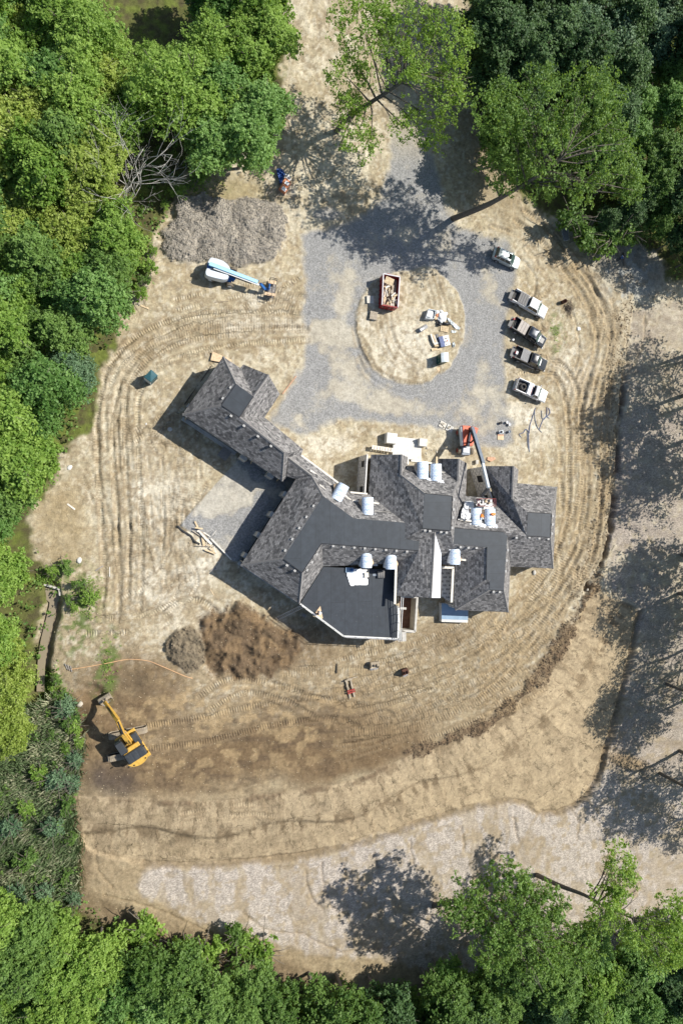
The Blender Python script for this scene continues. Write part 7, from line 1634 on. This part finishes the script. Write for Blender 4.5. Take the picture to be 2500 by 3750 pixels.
# heap of offcuts on the court edge
lum = ((395, 205, 435, 290, .22), (430, 320, 610, 500, .34), (365, 325, 470, 395, .10), (490, 410, 515, 530, .30), (600, 425, 860, 695, .16), (505, 345, 590, 400, .12), (415, 515, 650, 528, .08), (520, 565, 650, 615, .22), (590, 535, 660, 620, .16), (640, 520, 670, 630, .09), (540, 470, 560, 520, .14), (560, 500, 600, 520, .14), (395, 285, 495, 300, .2), (620, 385, 668, 320, .05), (470, 330, 560, 430, .14))
for i, (x0, y0, x1, y1, w) in enumerate(lum):
    z = .1 + .035 * i
    if i == 4: board(P2(Z8, x0, y0) + Vector((0, 0, .35)), P2(Z8, x1, y1) + Vector((0, 0, .12)), w, .09, MT['paleboard'], 'longest pale board, stretching from the offcut heap across the gravel court', None)
    else: board(P2(Z8, x0, y0) + Vector((0, 0, z)), P2(Z8, x1, y1) + Vector((0, 0, z)), w, .05, MT[['lumber', 'paleboard', 'oldwood', 'lumber'][i % 4]], 'timber offcut in the loose heap at the corner of the gravel court', 'offcuts at the court corner')
P_ = smooth([(175, 265), (230, 320), (300, 365), (350, 400), (390, 460), (455, 498)], 3); mb = MB(); q = [P2(Z8, x, y) for x, y in P_]; c = q[0].copy()
mb.tube([p - c + Vector((0, 0, .08 + .06 * math.sin(i * 2.1))) for i, p in enumerate(q)], .14, 6); o = mb.build('fabric_strip', MT['fabric'], None, False, c); tag(o, 'rumpled strip of black fabric along the end of the gravel court', 'fabric')
board(P2(Z8, 590, 840) + Vector((0, 0, .05)), P2(Z8, 668, 800) + Vector((0, 0, .05)), .22, .06, MT['greywood'], 'grey board lying in the shade below the offcut heap', None)
board(P2(Z8, 590, 1070) + Vector((0, 0, .05)), P2(Z8, 640, 1150) + Vector((0, 0, .05)), .1, .06, MT['lumber'], 'thin batten lying near the topsoil heap', None, 'batten', 'batten')
# blue tarp heap and orange blocks near the gravel heap
crumple('tarp', [(318, 300), (365, 275), (440, 300), (495, 400), (450, 480), (430, 580), (385, 590), (360, 480), (330, 380)], ZT, gzf(ZT, .25), .55, MT['tarpblue'], 'crumpled blue tarp thrown over a heap by the gravel pile', 'tarp', 11, 22)
crumple('tarp', [(495, 395), (545, 385), (585, 430), (610, 520), (560, 560), (450, 570), (440, 520)], ZT, gzf(ZT, .25), .45, MT['whitebag'], 'crumpled white plastic heap beside the blue tarp', 'tarp', 12, 18)
for (x, y, lb) in ((505, 605, 'red and white capped block pack next to the white plastic heap'), (450, 715, 'orange and white wrapped block pack below the blue tarp')):
    e = empty('block_pack', P2(ZT, x, y), -.6, lb, 'block pack'); mb = MB(); mb.box((0, 0, .4), (1.0, .85, .8), ch=.04); mb.build('blocks', MT['orangebrick'], e); mb = MB(); mb.box((.1, -.12, .805), (.6, .5, .03)); mb.build('white_label', MT['tarpwhite'], e); mb = MB(); mb.box((0, 0, .06), (1.1, .95, .12)); mb.build('pallet_base', MT['oldwood'], e)
for (x0, y0, x1, y1) in ((100, 840, 190, 640), (160, 830, 200, 770), (205, 770, 270, 690), (285, 890, 370, 790), (215, 850, 240, 860), (150, 760, 240, 740)):
    board(P2(ZT, x0, y0) + Vector((0, 0, .12)), P2(ZT, x1, y1) + Vector((0, 0, .25)), .1, .06, MT['oldwood'], 'thin scrap stick among the litter left of the orange block packs', 'scrap sticks by the block packs', 'stick', 'stick')
# front of the house
for (x, y, rz, m, lb, n) in ((68, 195, -.5, 'paleboard', 'pallet with scraps of grey stone beside the orange-red lift', 5), (155, 240, -.45, 'whitecon', 'open square tray of stone scraps against the orange-red lift', 4)):
    e = pallet(P2(ZR, x, y), rz, 1.05, .9, lb, MT[m], n)
    for k in range(4): mb = MB(); mb.box((r7.uniform(-.35, .35), r7.uniform(-.3, .3), .2), (.28, .2, .12), rz=r7.uniform(0, 3), ch=.03); mb.build('stone_scrap', MT['stone'], e)
def pail(f, x, y, m, lb, group=None, r=.17):
    mb = MB(); n = 12; mb.loft([[(rr * math.cos(2 * math.pi * k / n), rr * math.sin(2 * math.pi * k / n), z) for k in range(n)] for rr, z in ((r * .85, 0), (r, .36), (r * 1.06, .37), (r * 1.06, .40), (r * .9, .40), (r * .85, .36))]); o = mb.build('pail', m, None, True, P2(f, x, y)); return tag(o, lb, 'pail', group)
pail(ZR, 882, 165, MT['white'], 'white pail on the gravel below the white work pickup', 'white pails', .2); pail(ZR, 912, 192, MT['white'], 'white pail on the gravel below the white work pickup', 'white pails', .2); pail(ZR, 910, 283, MT['boomgrey'], 'dark grey pail beside the tile saw', None, .2); pail(ZR, 800, 172, MT['black'], 'black pail on the gravel beside the white pails', None, .2)
e = empty('tile_saw', P2(ZR, 802, 288), .2, 'grey bench saw standing on the gravel', 'saw'); mb = MB(); mb.box((0, 0, .35), (.7, .45, .12), ch=.03); mb.build('table', MT['liftgrey'], e); mb = MB(); mb.cyl((-.1, 0, .5), (.1, 0, .5), .16, n=12); mb.build('motor', MT['black'], e)
for x in (-.28, .28):
    for y in (-.18, .18): mb = MB(); mb.box((x, y, .15), (.05, .05, .3)); mb.build('leg', MT['steel'], e)
for i in range(4): board(P2(ZR, 768, 325 + i * 17) + Vector((0, 0, .06)), P2(ZR, 846, 327 + i * 17) + Vector((0, 0, .06)), .2, .06, MT[['redwood', 'lumber', 'lumber', 'lumber'][i]], 'short board in the neat stack below the bench saw', 'boards below the bench saw')
straps = [[(1250, -20), (1215, 90), (1180, 200), (1172, 285)], [(1240, 20), (1248, 130), (1280, 230), (1332, 290)], [(1398, -30), (1390, 80), (1350, 125), (1310, 220), (1300, 262)], [(1330, 10), (1335, 100), (1360, 125), (1395, 92), (1430, 112)], [(1420, -20), (1436, 40), (1395, 90)], [(1040, 315), (1075, 358)], [(1045, 310), (1100, 290), (1130, 250), (1178, 302)], [(1148, 290), (1150, 400), (1160, 480), (1178, 540)], [(1162, 300), (1166, 420), (1172, 530)]]
for i, s in enumerate(straps):
    q = [P2(ZR, x, y) for x, y in smooth(s, 4)]; c = q[0].copy(); mb = MB(); mb.tube([p - c + Vector((0, 0, .05)) for p in q], .055, 5); o = mb.build('hose', MT[['hoseblue', 'boomgrey'][i % 2]], None, True, c); tag(o, ['blue hose snaking over the pale soil right of the lift', 'grey hose snaking over the pale soil right of the lift'][i % 2], 'hose', ['blue hoses on the pale soil', 'grey hoses on the pale soil'][i % 2])
slab_thing('plywood_sheet', ZR, ((645, 605), (730, 605), (752, 630), (690, 662), (640, 640)), .15, .25, MT['redwood'], 'reddish plywood scrap by the front wall of the east wing', 'plywood')
slab_thing('carton', ZR, ((498, 642), (532, 640), (530, 690), (498, 695)), 0, .5, MT['concrete'], 'grey box by the front corner of the east wing', 'carton')
e = empty('plank_ramp', W(*ZB(195, 280), .7), ang_to(115, 268, 275, 288), 'short ladder of pale planks laid beside the front steps', 'ramp')
for y in (-.24, .24): mb = MB(); mb.box((0, y, 0), (3.1, .1, .12)); mb.build('rail', MT['paleboard'], e)
for i in range(8): mb = MB(); mb.box((-1.4 + .4 * i, 0, .07), (.3, .5, .03)); mb.build('tread', MT['paleboard'], e)
for x in (-1.3, 1.3): mb = MB(); mb.box((x, 0, -.33), (.1, .4, .6)); mb.build('leg', MT['lumber'], e)
# terrace roof things
zt_ = lambda x, y: zt
crumple('tarp', [(905, 648), (1070, 655), (1060, 690), (1078, 740), (1070, 772), (985, 775), (942, 782), (920, 720)], ZC, zt_, .12, MT['tarpwhite'], 'white sheet spread over the dark terrace roof', 'tarp', 15, 26)
slab = W(*ZC(1060, 697), zt + .2); mb = MB(); mb.box((0, 0, .1), (.6, .65, .25), ch=.03); o = mb.build('carton', MT['paleboard'], None, loc=(slab.x, slab.y, zt + .12), rz=.05); tag(o, 'tan carton sitting on the white sheet on the terrace', 'carton')
q = W(*ZC(940, 662), zt + .15); mb = MB(); mb.box((0, 0, .02), (1.1, .65, .05), rz=-.05); o = mb.build('blue_board', MT['blueslab'], None, loc=(q.x, q.y, zt + .16)); tag(o, 'pale blue panel on the corner of the white sheet', 'panel')
roll(ZC, 946, 662, 962, 660, .2, MT['liftblue'], 'blue spool standing on the pale blue panel', 'spool', 'spool', zt + .2)
for i in range(4): roll(ZC, 1144 + i * 12, 668, 1143 + i * 12, 718, .17, MT['bedgrey'], 'grey roll of roofing membrane stacked by the gable wall', 'roll', 'roll', zt, False, 'membrane rolls on the terrace')
slab = W(*ZC(1124, 697), zt + .05); mb = MB(); mb.box((0, 0, .03), (.7, .3, .06)); o = mb.build('batten', MT['boomgrey'], None, loc=(slab.x, slab.y, zt)); tag(o, 'grey offcut beside the membrane rolls', 'offcut')
q = W(*ZC(722, 975), zt + .03); mb = MB(); mb.add([(-.9, -.3, 0), (.15, 1.0, 0), (.5, -.6, 0), (.25, -.75, 0), (-.9, -.3, .03), (.15, 1.0, .03), (.5, -.6, .03), (.25, -.75, .03)], [(3, 2, 1, 0), (4, 5, 6, 7), (0, 1, 5, 4), (1, 2, 6, 5), (2, 3, 7, 6), (3, 0, 4, 7)]); o = mb.build('plywood_sheet', MT['ply'], None, loc=q); tag(o, 'triangular plywood piece under the crouching worker', 'plywood')
a, b = P2(ZC, 412, 1015), W(*ZC(612, 918), zt + .5); e = empty('ladder', a, 0, 'aluminium ladder leaning from the soil up to the terrace edge', 'ladder'); d = (b - a); sd2 = Vector((-d.y, d.x, 0)).normalized() * .22
for s in (-1, 1): mb = MB(); mb.bar(sd2 * s + Vector((0, 0, .05)), d + sd2 * s, .05, .1); mb.build('rail', MT['steel'], e)
for i in range(15): mb = MB(); mb.cyl(d * ((i + .7) / 15.5) - sd2, d * ((i + .7) / 15.5) + sd2, .035, n=6); mb.build('rung', MT['steel'], e)
slab_thing('scrap_board', ZC, ((605, 970), (632, 985), (622, 1005), (598, 992)), .3, .36, MT['greywood'], 'grey panel hanging by the terrace edge next to the ladder', 'panel')
# by the woods, right
slab_thing('concrete_slab', Z6, ((315, 150), (420, 140), (452, 430), (385, 450), (350, 330)), -.05, .12, MT['slate'], 'narrow grey slab edged with white stones below the wood', 'slab')
lm2 = MB()
for (x0, y0, x1, y1, n) in ((315, 150, 420, 140, 7), (420, 140, 455, 430, 16), (455, 430, 385, 450, 5), (385, 450, 350, 330, 7), (350, 330, 315, 150, 9)):
    for i in range(n):
        p = P2(Z6, x0 + (x1 - x0) * i / n + r7.uniform(-6, 6), y0 + (y1 - y0) * i / n + r7.uniform(-6, 6)); mb = MB(); mb.box((0, 0, .06), (r7.uniform(.12, .22), .14, .14), rz=r7.uniform(0, 3), ch=.05); o = mb.build('stone', MT['whitecon'], None, loc=p); tag(o, 'small white stone edging the narrow grey slab', 'stone', 'white stones round the grey slab')
q0_, q1_ = P2(Z6, 335, 1470), P2(Z6, 335, 1470); p = P2(Z6, 350, 1465); e = empty('burn_barrel', p, 0, 'rusty steel drum standing beside the brush pile', 'barrel'); mb = MB(); n = 16
mb.loft([[(r * math.cos(2 * math.pi * k / n), r * math.sin(2 * math.pi * k / n), z) for k in range(n)] for r, z in ((.29, 0), (.29, .3), (.305, .31), (.29, .33), (.29, .6), (.305, .61), (.29, .63), (.29, .9), (.27, .9), (.27, .1))]); mb.build('drum', MT['rust'], e, True)
mb = MB(); mb.cyl((0, 0, .1), (0, 0, .14), .27, n=16); mb.build('ash', MT['dark'], e)
bp_ = P2(Z6, 450, 1560); mb = MB()
for i in range(150):
    a = r7.uniform(0, 6.28); r = abs(r7.gauss(0, .5)); x, y = r * math.cos(a), r * math.sin(a) * 1.3; b = r7.uniform(0, 6.28); L = r7.uniform(.3, .9); z = max(.05, .45 - .4 * r) * r7.uniform(.2, 1)
    mb.tube([(x - L / 2 * math.cos(b), y - L / 2 * math.sin(b), z), (x, y, z + r7.uniform(0, .12)), (x + L / 2 * math.cos(b), y + L / 2 * math.sin(b), z + r7.uniform(-.1, .15))], .02, 4)
o = mb.build('brush_pile', MT['twig'], None, False, bp_); tag(o, 'tangled pile of dry twigs next to the rusty drum', 'brush pile', None)
def log(f, x0, y0, x1, y1, r, m, lb, cat='log', group=None):
    a, b = P2(f, x0, y0), P2(f, x1, y1); c = a.copy(); mid = (a + b) / 2 + Vector((r7.uniform(-.08, .08), r7.uniform(-.08, .08), .02)); mb = MB(); mb.tube([Vector((0, 0, r)), mid - c + Vector((0, 0, r)), b - c + Vector((0, 0, r))], [r, r * .9, r * .7], 8); o = mb.build('log', m, None, True, c); return tag(o, lb, cat, group)
log(Z6, 1340, 650, 1355, 870, .13, MT['twig'], 'straight bare log on the shaded soil beside the bending person')
log(Z6, 460, 490, 590, 400, .04, MT['twig'], 'crooked stick at the foot of the grey slab', 'stick'); log(Z6, 1460, 905, 1510, 900, .05, MT['palebark'], 'short pale stick on the shaded soil below the wood', 'stick')
sil = P2(Z6, 0, 0)
# ditch headwall, hose, stones and litter on the left
a, b = W(155, 2143, .1), W(213, 2160, .1); mb = MB(); c = (a + b) / 2; mb.bar(a - c, b - c, .22, .9); b2_ = W(216, 2185, .1); e = empty('headwall', (c.x, c.y, gz(c.x, c.y) + .2), 0, 'angled concrete headwall at the top of the muddy ditch', 'headwall'); mb.build('front_wall', MT['concrete'], e); mb = MB(); mb.bar(b - c, b2_ - c, .22, .9); mb.build('return_wall', MT['concrete'], e)
q = [P2(ZL, x, y) for x, y in smooth([(385, 790), (500, 772), (620, 750), (710, 732), (760, 729), (850, 738), (920, 765), (990, 795), (1060, 825), (1105, 838)], 3)]; c = q[0].copy(); mb = MB(); mb.tube([p - c + Vector((0, 0, .06)) for p in q], .05, 5); o = mb.build('hose', MT['hoseorange'], None, True, c); tag(o, 'long orange hose trailing across the soil toward the small clod heap', 'hose')
def stone(px, py, s, lb, group=None, m='stone', fl=.6):
    p = G(px, py); mb = MB(); n = 9; rs = []
    for r, z in ((.6, -.15), (.95, 0), (1, .3), (.75, .7), (.3, .9)): rs.append([(s * r * math.cos(2 * math.pi * k / n) * r7.uniform(.85, 1.15), s * r * .75 * math.sin(2 * math.pi * k / n) * r7.uniform(.85, 1.15), s * z * fl) for k in range(n)])
    mb.loft(rs); o = mb.build('stone', MT[m], None, True, p, r7.uniform(0, 3)); return tag(o, lb, 'stone', group)
stone(290, 2052, .42, 'round pale boulder on the soil above the weedy ditch edge', None, 'whitecon'); stone(255, 1712, .38, 'flat white stone beside the wood edge and haul road', None, 'whitecon', .2); stone(535, 1552, .15, 'small white stone at the tip of the garage shadow', None, 'whitecon', .3)
stone(1955, 2097, .4, 'grey boulder at the corner of the east wing', None, 'concrete'); stone(292, 2580, .45, 'pale stump-like rock at the rim of the dug pit', None, 'stone')
for (px, py) in ((1563, 1640), (1580, 1648), (1598, 1655), (1560, 1660), (2150, 2160), (1495, 700), (1040, 740)): stone(px, py, r7.uniform(.12, .25), 'small loose stone half-buried in the bare soil', 'loose stones on the bare soil')
board(G(247, 1845) + Vector((0, 0, .05)), G(275, 1866) + Vector((0, 0, .05)), .2, .05, MT['paleboard'], 'white board lying alone on the soil left of the haul road', None)
board(G(402, 2076) + Vector((0, 0, .04)), G(402, 2112) + Vector((0, 0, .04)), .1, .05, MT['paleboard'], 'white stake lying in the lower haul road', None, 'stake', 'stake'); board(G(350, 2090) + Vector((0, 0, .1)), G(378, 2072) + Vector((0, 0, .1)), .14, .1, MT['greywood'], 'grey stick among weeds above the ditch', None, 'stick', 'stick')
board(G(515, 1118) + Vector((0, 0, .05)), G(545, 1130) + Vector((0, 0, .05)), .2, .05, MT['lumber'], 'tan board lying beside the bushes below the gravel heap', None)
for i in range(3): board(G(238 + i * 10, 2430 + i * 4) + Vector((0, 0, .1)), G(248 + i * 8, 2452 + i * 4) + Vector((0, 0, .1)), .1, .08, MT['greywood'], 'rotten plank at the end of the orange hose', 'planks at the hose end')
board(G(1232, 2430) + Vector((0, 0, .06)), G(1231, 2466) + Vector((0, 0, .06)), .12, .1, MT['dark'], 'dark bar lying on the worked soil below the terrace', None, 'bar', 'bar')
board(G(835, 1104) + Vector((0, 0, .05)), G(785, 1106) + Vector((0, 0, .05)), .05, .05, MT['twig'], 'thin dark stick in front of the blue boom lift', None, 'stick', 'stick')
slab_thing('paper_sheet', Z(1850, 700, .7254), ((365, 684), (380, 684), (380, 700), (366, 701)), .01, .03, MT['tarpwhite'], 'square white sheet on the soil between vehicles and tracks', 'sheet')
# litter on the roof by the workers
def roof_z(x, y): return 4.5 + max(0, (y - 1080)) * .0075
crumple('tarp', [(350, 1160), (460, 1155), (480, 1240), (440, 1300), (420, 1420), (300, 1390), (295, 1310), (330, 1240)], ZR, roof_z, .35, MT['tarpwhite'], 'white wrapping sheet sliding over the shingles beside the two dormers', 'tarp', 19, 24)
crumple('tarp', [(470, 1240), (720, 1230), (735, 1290), (600, 1300), (480, 1280)], ZR, lambda x, y: 5.6, .3, MT['whitebag'], 'torn white wrapping between the lift platform and the dormers', 'tarp', 20, 18)
for i in range(9):
    p = RLB + Vector((r7.uniform(-1.0, 1.0), r7.uniform(-.35, .35), .12)); mb = MB(); mb.box((0, 0, .1), (r7.uniform(.25, .5), r7.uniform(.2, .4), .2), ch=.04); o = mb.build('wrapped_pack', MT[['whitebag', 'tarpwhite', 'whitebag', 'lumber'][i % 4]], None, False, p, r7.uniform(0, 3)); tag(o, 'wrapped pack lying in the platform of the orange-red lift', 'pack', 'packs in the lift platform')
# ================================================================ people
def person(loc, rz, J, E_, rad, mats, label, hat=None):
    """one skinned body: joints J, bones E_, radii rad, material by joint"""
    names_ = list(J); me = bpy.data.meshes.new('body'); me.from_pydata([J[k] for k in names_], [(names_.index(a), names_.index(b)) for a, b in E_], [])
    o = bpy.data.objects.new('body', me); col.objects.link(o); sk = o.modifiers.new('skin', 'SKIN'); sk.use_smooth_shade = True
    if not me.skin_vertices: me.skin_vertices.new()
    for i, k in enumerate(names_):
        s = me.skin_vertices[0].data[i]; s.radius = (rad[k], rad[k]) if not isinstance(rad[k], tuple) else rad[k]; s.use_root = (k == 'pelvis')
    sb = o.modifiers.new('sub', 'SUBSURF'); sb.levels = 2; sb.render_levels = 2
    dg = bpy.context.evaluated_depsgraph_get(); dg.update(); m2 = bpy.data.meshes.new_from_object(o.evaluated_get(dg)); bpy.data.objects.remove(o)
    ml = []; m2.materials.clear()
    for k in names_:
        if mats[k] not in ml: ml.append(mats[k])
    for m in ml: m2.materials.append(m)
    JP = np.array([J[k] for k in names_])
    for f in m2.polygons:
        c = np.array(f.center); i = int(np.argmin(np.linalg.norm(JP - c, axis=1))); f.material_index = ml.index(mats[names_[i]])
    e = empty('person', loc, rz, label, 'person'); b = link_mesh('body', m2, None, e); m2.shade_smooth()
    hd = Vector(J['head'])
    if hat:
        mb = MB(); n = 14; mb.loft([[hd + Vector((r * math.cos(2 * math.pi * k / n) * 1.1, r * math.sin(2 * math.pi * k / n), z)) for k in range(n)] for r, z in ((.155, .03), (.155, .045), (.12, .06), (.11, .11), (.07, .15), (.02, .165))]); mb.build('hat', hat, e, True)
    else:
        mb = MB(); n = 12; mb.loft([[hd + Vector((-.02 + r * math.cos(2 * math.pi * k / n), r * math.sin(2 * math.pi * k / n), z)) for k in range(n)] for r, z in ((.10, -.02), (.118, .03), (.11, .08), (.07, .125), (.02, .14))]); mb.build('hair', MT['black'], e, True)
    mb = MB(); fx = hd + Vector((.1, 0, -.03)); mb.box(fx, (.05, .03, .05), ch=.01); mb.build('nose', MT['skin'], e)
    return e
BONES = [('pelvis', 'waist'), ('waist', 'chest'), ('chest', 'neck'), ('neck', 'head'), ('chest', 'shL'), ('shL', 'elL'), ('elL', 'wrL'), ('wrL', 'haL'), ('chest', 'shR'), ('shR', 'elR'), ('elR', 'wrR'), ('wrR', 'haR'), ('pelvis', 'hiL'), ('hiL', 'knL'), ('knL', 'anL'), ('anL', 'toL'), ('pelvis', 'hiR'), ('hiR', 'knR'), ('knR', 'anR'), ('anR', 'toR')]
for s in 'LR': BONES += [('ha' + s, 'f%d%s' % (i, s)) for i in range(4)] + [('wr' + s, 'th' + s)]
RAD = dict(pelvis=.15, waist=.14, chest=(.17, .13), neck=.06, head=.105)
for s in 'LR': RAD.update({'sh' + s: .075, 'el' + s: .05, 'wr' + s: .032, 'ha' + s: .038, 'hi' + s: .10, 'kn' + s: .065, 'an' + s: .045, 'to' + s: .045, 'th' + s: .012, **{'f%d%s' % (i, s): .010 for i in range(4)}})
def pose(kind):
    if kind == 'stand':
        J = dict(pelvis=(0, 0, .95), waist=(.03, 0, 1.12), chest=(.08, 0, 1.35), neck=(.11, 0, 1.52), head=(.15, 0, 1.66), hiL=(0, .10, .90), hiR=(0, -.10, .90), knL=(.10, .11, .48), knR=(-.05, -.11, .48), anL=(.06, .12, .08), anR=(-.18, -.12, .08), toL=(.24, .13, .04), toR=(0, -.13, .04), shL=(.08, .20, 1.42), shR=(.08, -.20, 1.42), elL=(.14, .30, 1.16), elR=(.16, -.30, 1.18), wrL=(.38, .24, 1.08), wrR=(.40, -.22, 1.12))
    elif kind == 'bend':
        J = dict(pelvis=(0, 0, .90), waist=(.14, 0, 1.02), chest=(.36, 0, 1.12), neck=(.52, 0, 1.16), head=(.64, 0, 1.14), hiL=(0, .10, .86), hiR=(0, -.10, .86), knL=(.12, .11, .47), knR=(-.02, -.11, .47), anL=(.02, .12, .08), anR=(-.16, -.12, .08), toL=(.2, .13, .04), toR=(.02, -.13, .04), shL=(.40, .20, 1.13), shR=(.40, -.20, 1.13), elL=(.46, .24, .86), elR=(.46, -.24, .86), wrL=(.58, .18, .62), wrR=(.58, -.16, .62))
    else:
        J = dict(pelvis=(0, 0, .38), waist=(.10, 0, .50), chest=(.28, 0, .66), neck=(.42, 0, .76), head=(.54, 0, .80), hiL=(0, .11, .36), hiR=(0, -.11, .36), knL=(.42, .17, .42), knR=(.30, -.17, .10), anL=(.26, .17, .08), anR=(-.10, -.16, .10), toL=(.42, .18, .04), toR=(-.14, -.16, .05), shL=(.30, .20, .70), shR=(.30, -.20, .70), elL=(.42, .26, .44), elR=(.46, -.25, .44), wrL=(.60, .16, .20), wrR=(.62, -.12, .20))
    for s, k in (('L', 1), ('R', -1)):
        w = Vector(J['wr' + s]); el = Vector(J['el' + s]); d = (w - el).normalized(); J['ha' + s] = tuple(w + d * .08); sd_ = Vector((0, 1, 0))
        for i, L in enumerate((.075, .088, .082, .065)): J['f%d%s' % (i, s)] = tuple(Vector(J['ha' + s]) + d * L * .9 + sd_ * (i - 1.5) * .021 + Vector((0, 0, -.035)))
        J['th' + s] = tuple(w + d * .07 + Vector((.02, -k * .045, .0)))
    return J
def clothes(shirt, legs, sleeve=True, boots=None):
    m = {k: shirt for k in ('waist', 'chest', 'shL', 'shR')}; m.update(pelvis=legs, neck=MT['skin'], head=MT['skin'])
    for s in 'LR':
        m.update({'el' + s: shirt if sleeve else MT['skin'], 'wr' + s: MT['skin'], 'ha' + s: MT['skin'], 'hi' + s: legs, 'kn' + s: legs, 'an' + s: boots or MT['black'], 'to' + s: boots or MT['black'], 'th' + s: MT['skin'], **{'f%d%s' % (i, s): MT['skin'] for i in range(4)}})
    return m
p = W(*ZC(738, 972), zt + .5); person((p.x, p.y, zt + .03), math.pi - .15, pose('crouch'), BONES, RAD, clothes(MT['cloth_w'], MT['denim'], False), 'person in a white shirt crouching on the terrace roof')
p = W(*ZR(580, 1330), 7.2); person((p.x, p.y, 5.95), -math.pi / 2, pose('bend'), BONES, RAD, clothes(MT['vest'], MT['denim']), 'person in an orange vest bending between the two dormers', MT['hat_w'])
p = W(*ZR(755, 1335), 7.2); person((p.x, p.y, 5.9), math.pi, pose('bend'), BONES, RAD, clothes(MT['vest'], MT['cloth_w']), 'person in an orange vest working at the outer side of the right dormer', MT['vest'])
p = P2(Z6, 1235, 775); person(p, .5, pose('bend'), BONES, RAD, clothes(MT['cloth_b'], MT['cloth_d']), 'person in dark and blue clothes bending beside the log')
# sticks in the mulch
for i in range(60):
    x, y = r7.uniform(1400, 1560), r7.uniform(760, 1700)
    if not bool(inside(np.array([float(x)]), np.array([float(y)]), MULCH)[0]): continue
    a = r7.uniform(0, 3.14); L = r7.uniform(.3, 1.1); p = GD(x, y); d = Vector((math.cos(a), math.sin(a), 0)) * L / 2; mb = MB(); mb.tube([-d + Vector((0, 0, .05)), Vector((0, 0, .09)), d + Vector((0, 0, .05))], .035, 4); o = mb.build('stick', MT[['palebark', 'oldwood', 'twig'][i % 3]], None, False, p); tag(o, ['bleached stick lying in the wood mulch', 'brown stick lying in the wood mulch', 'dark stick lying in the wood mulch'][i % 3], 'stick', ['bleached sticks in the mulch', 'brown sticks in the mulch', 'dark sticks in the mulch'][i % 3])
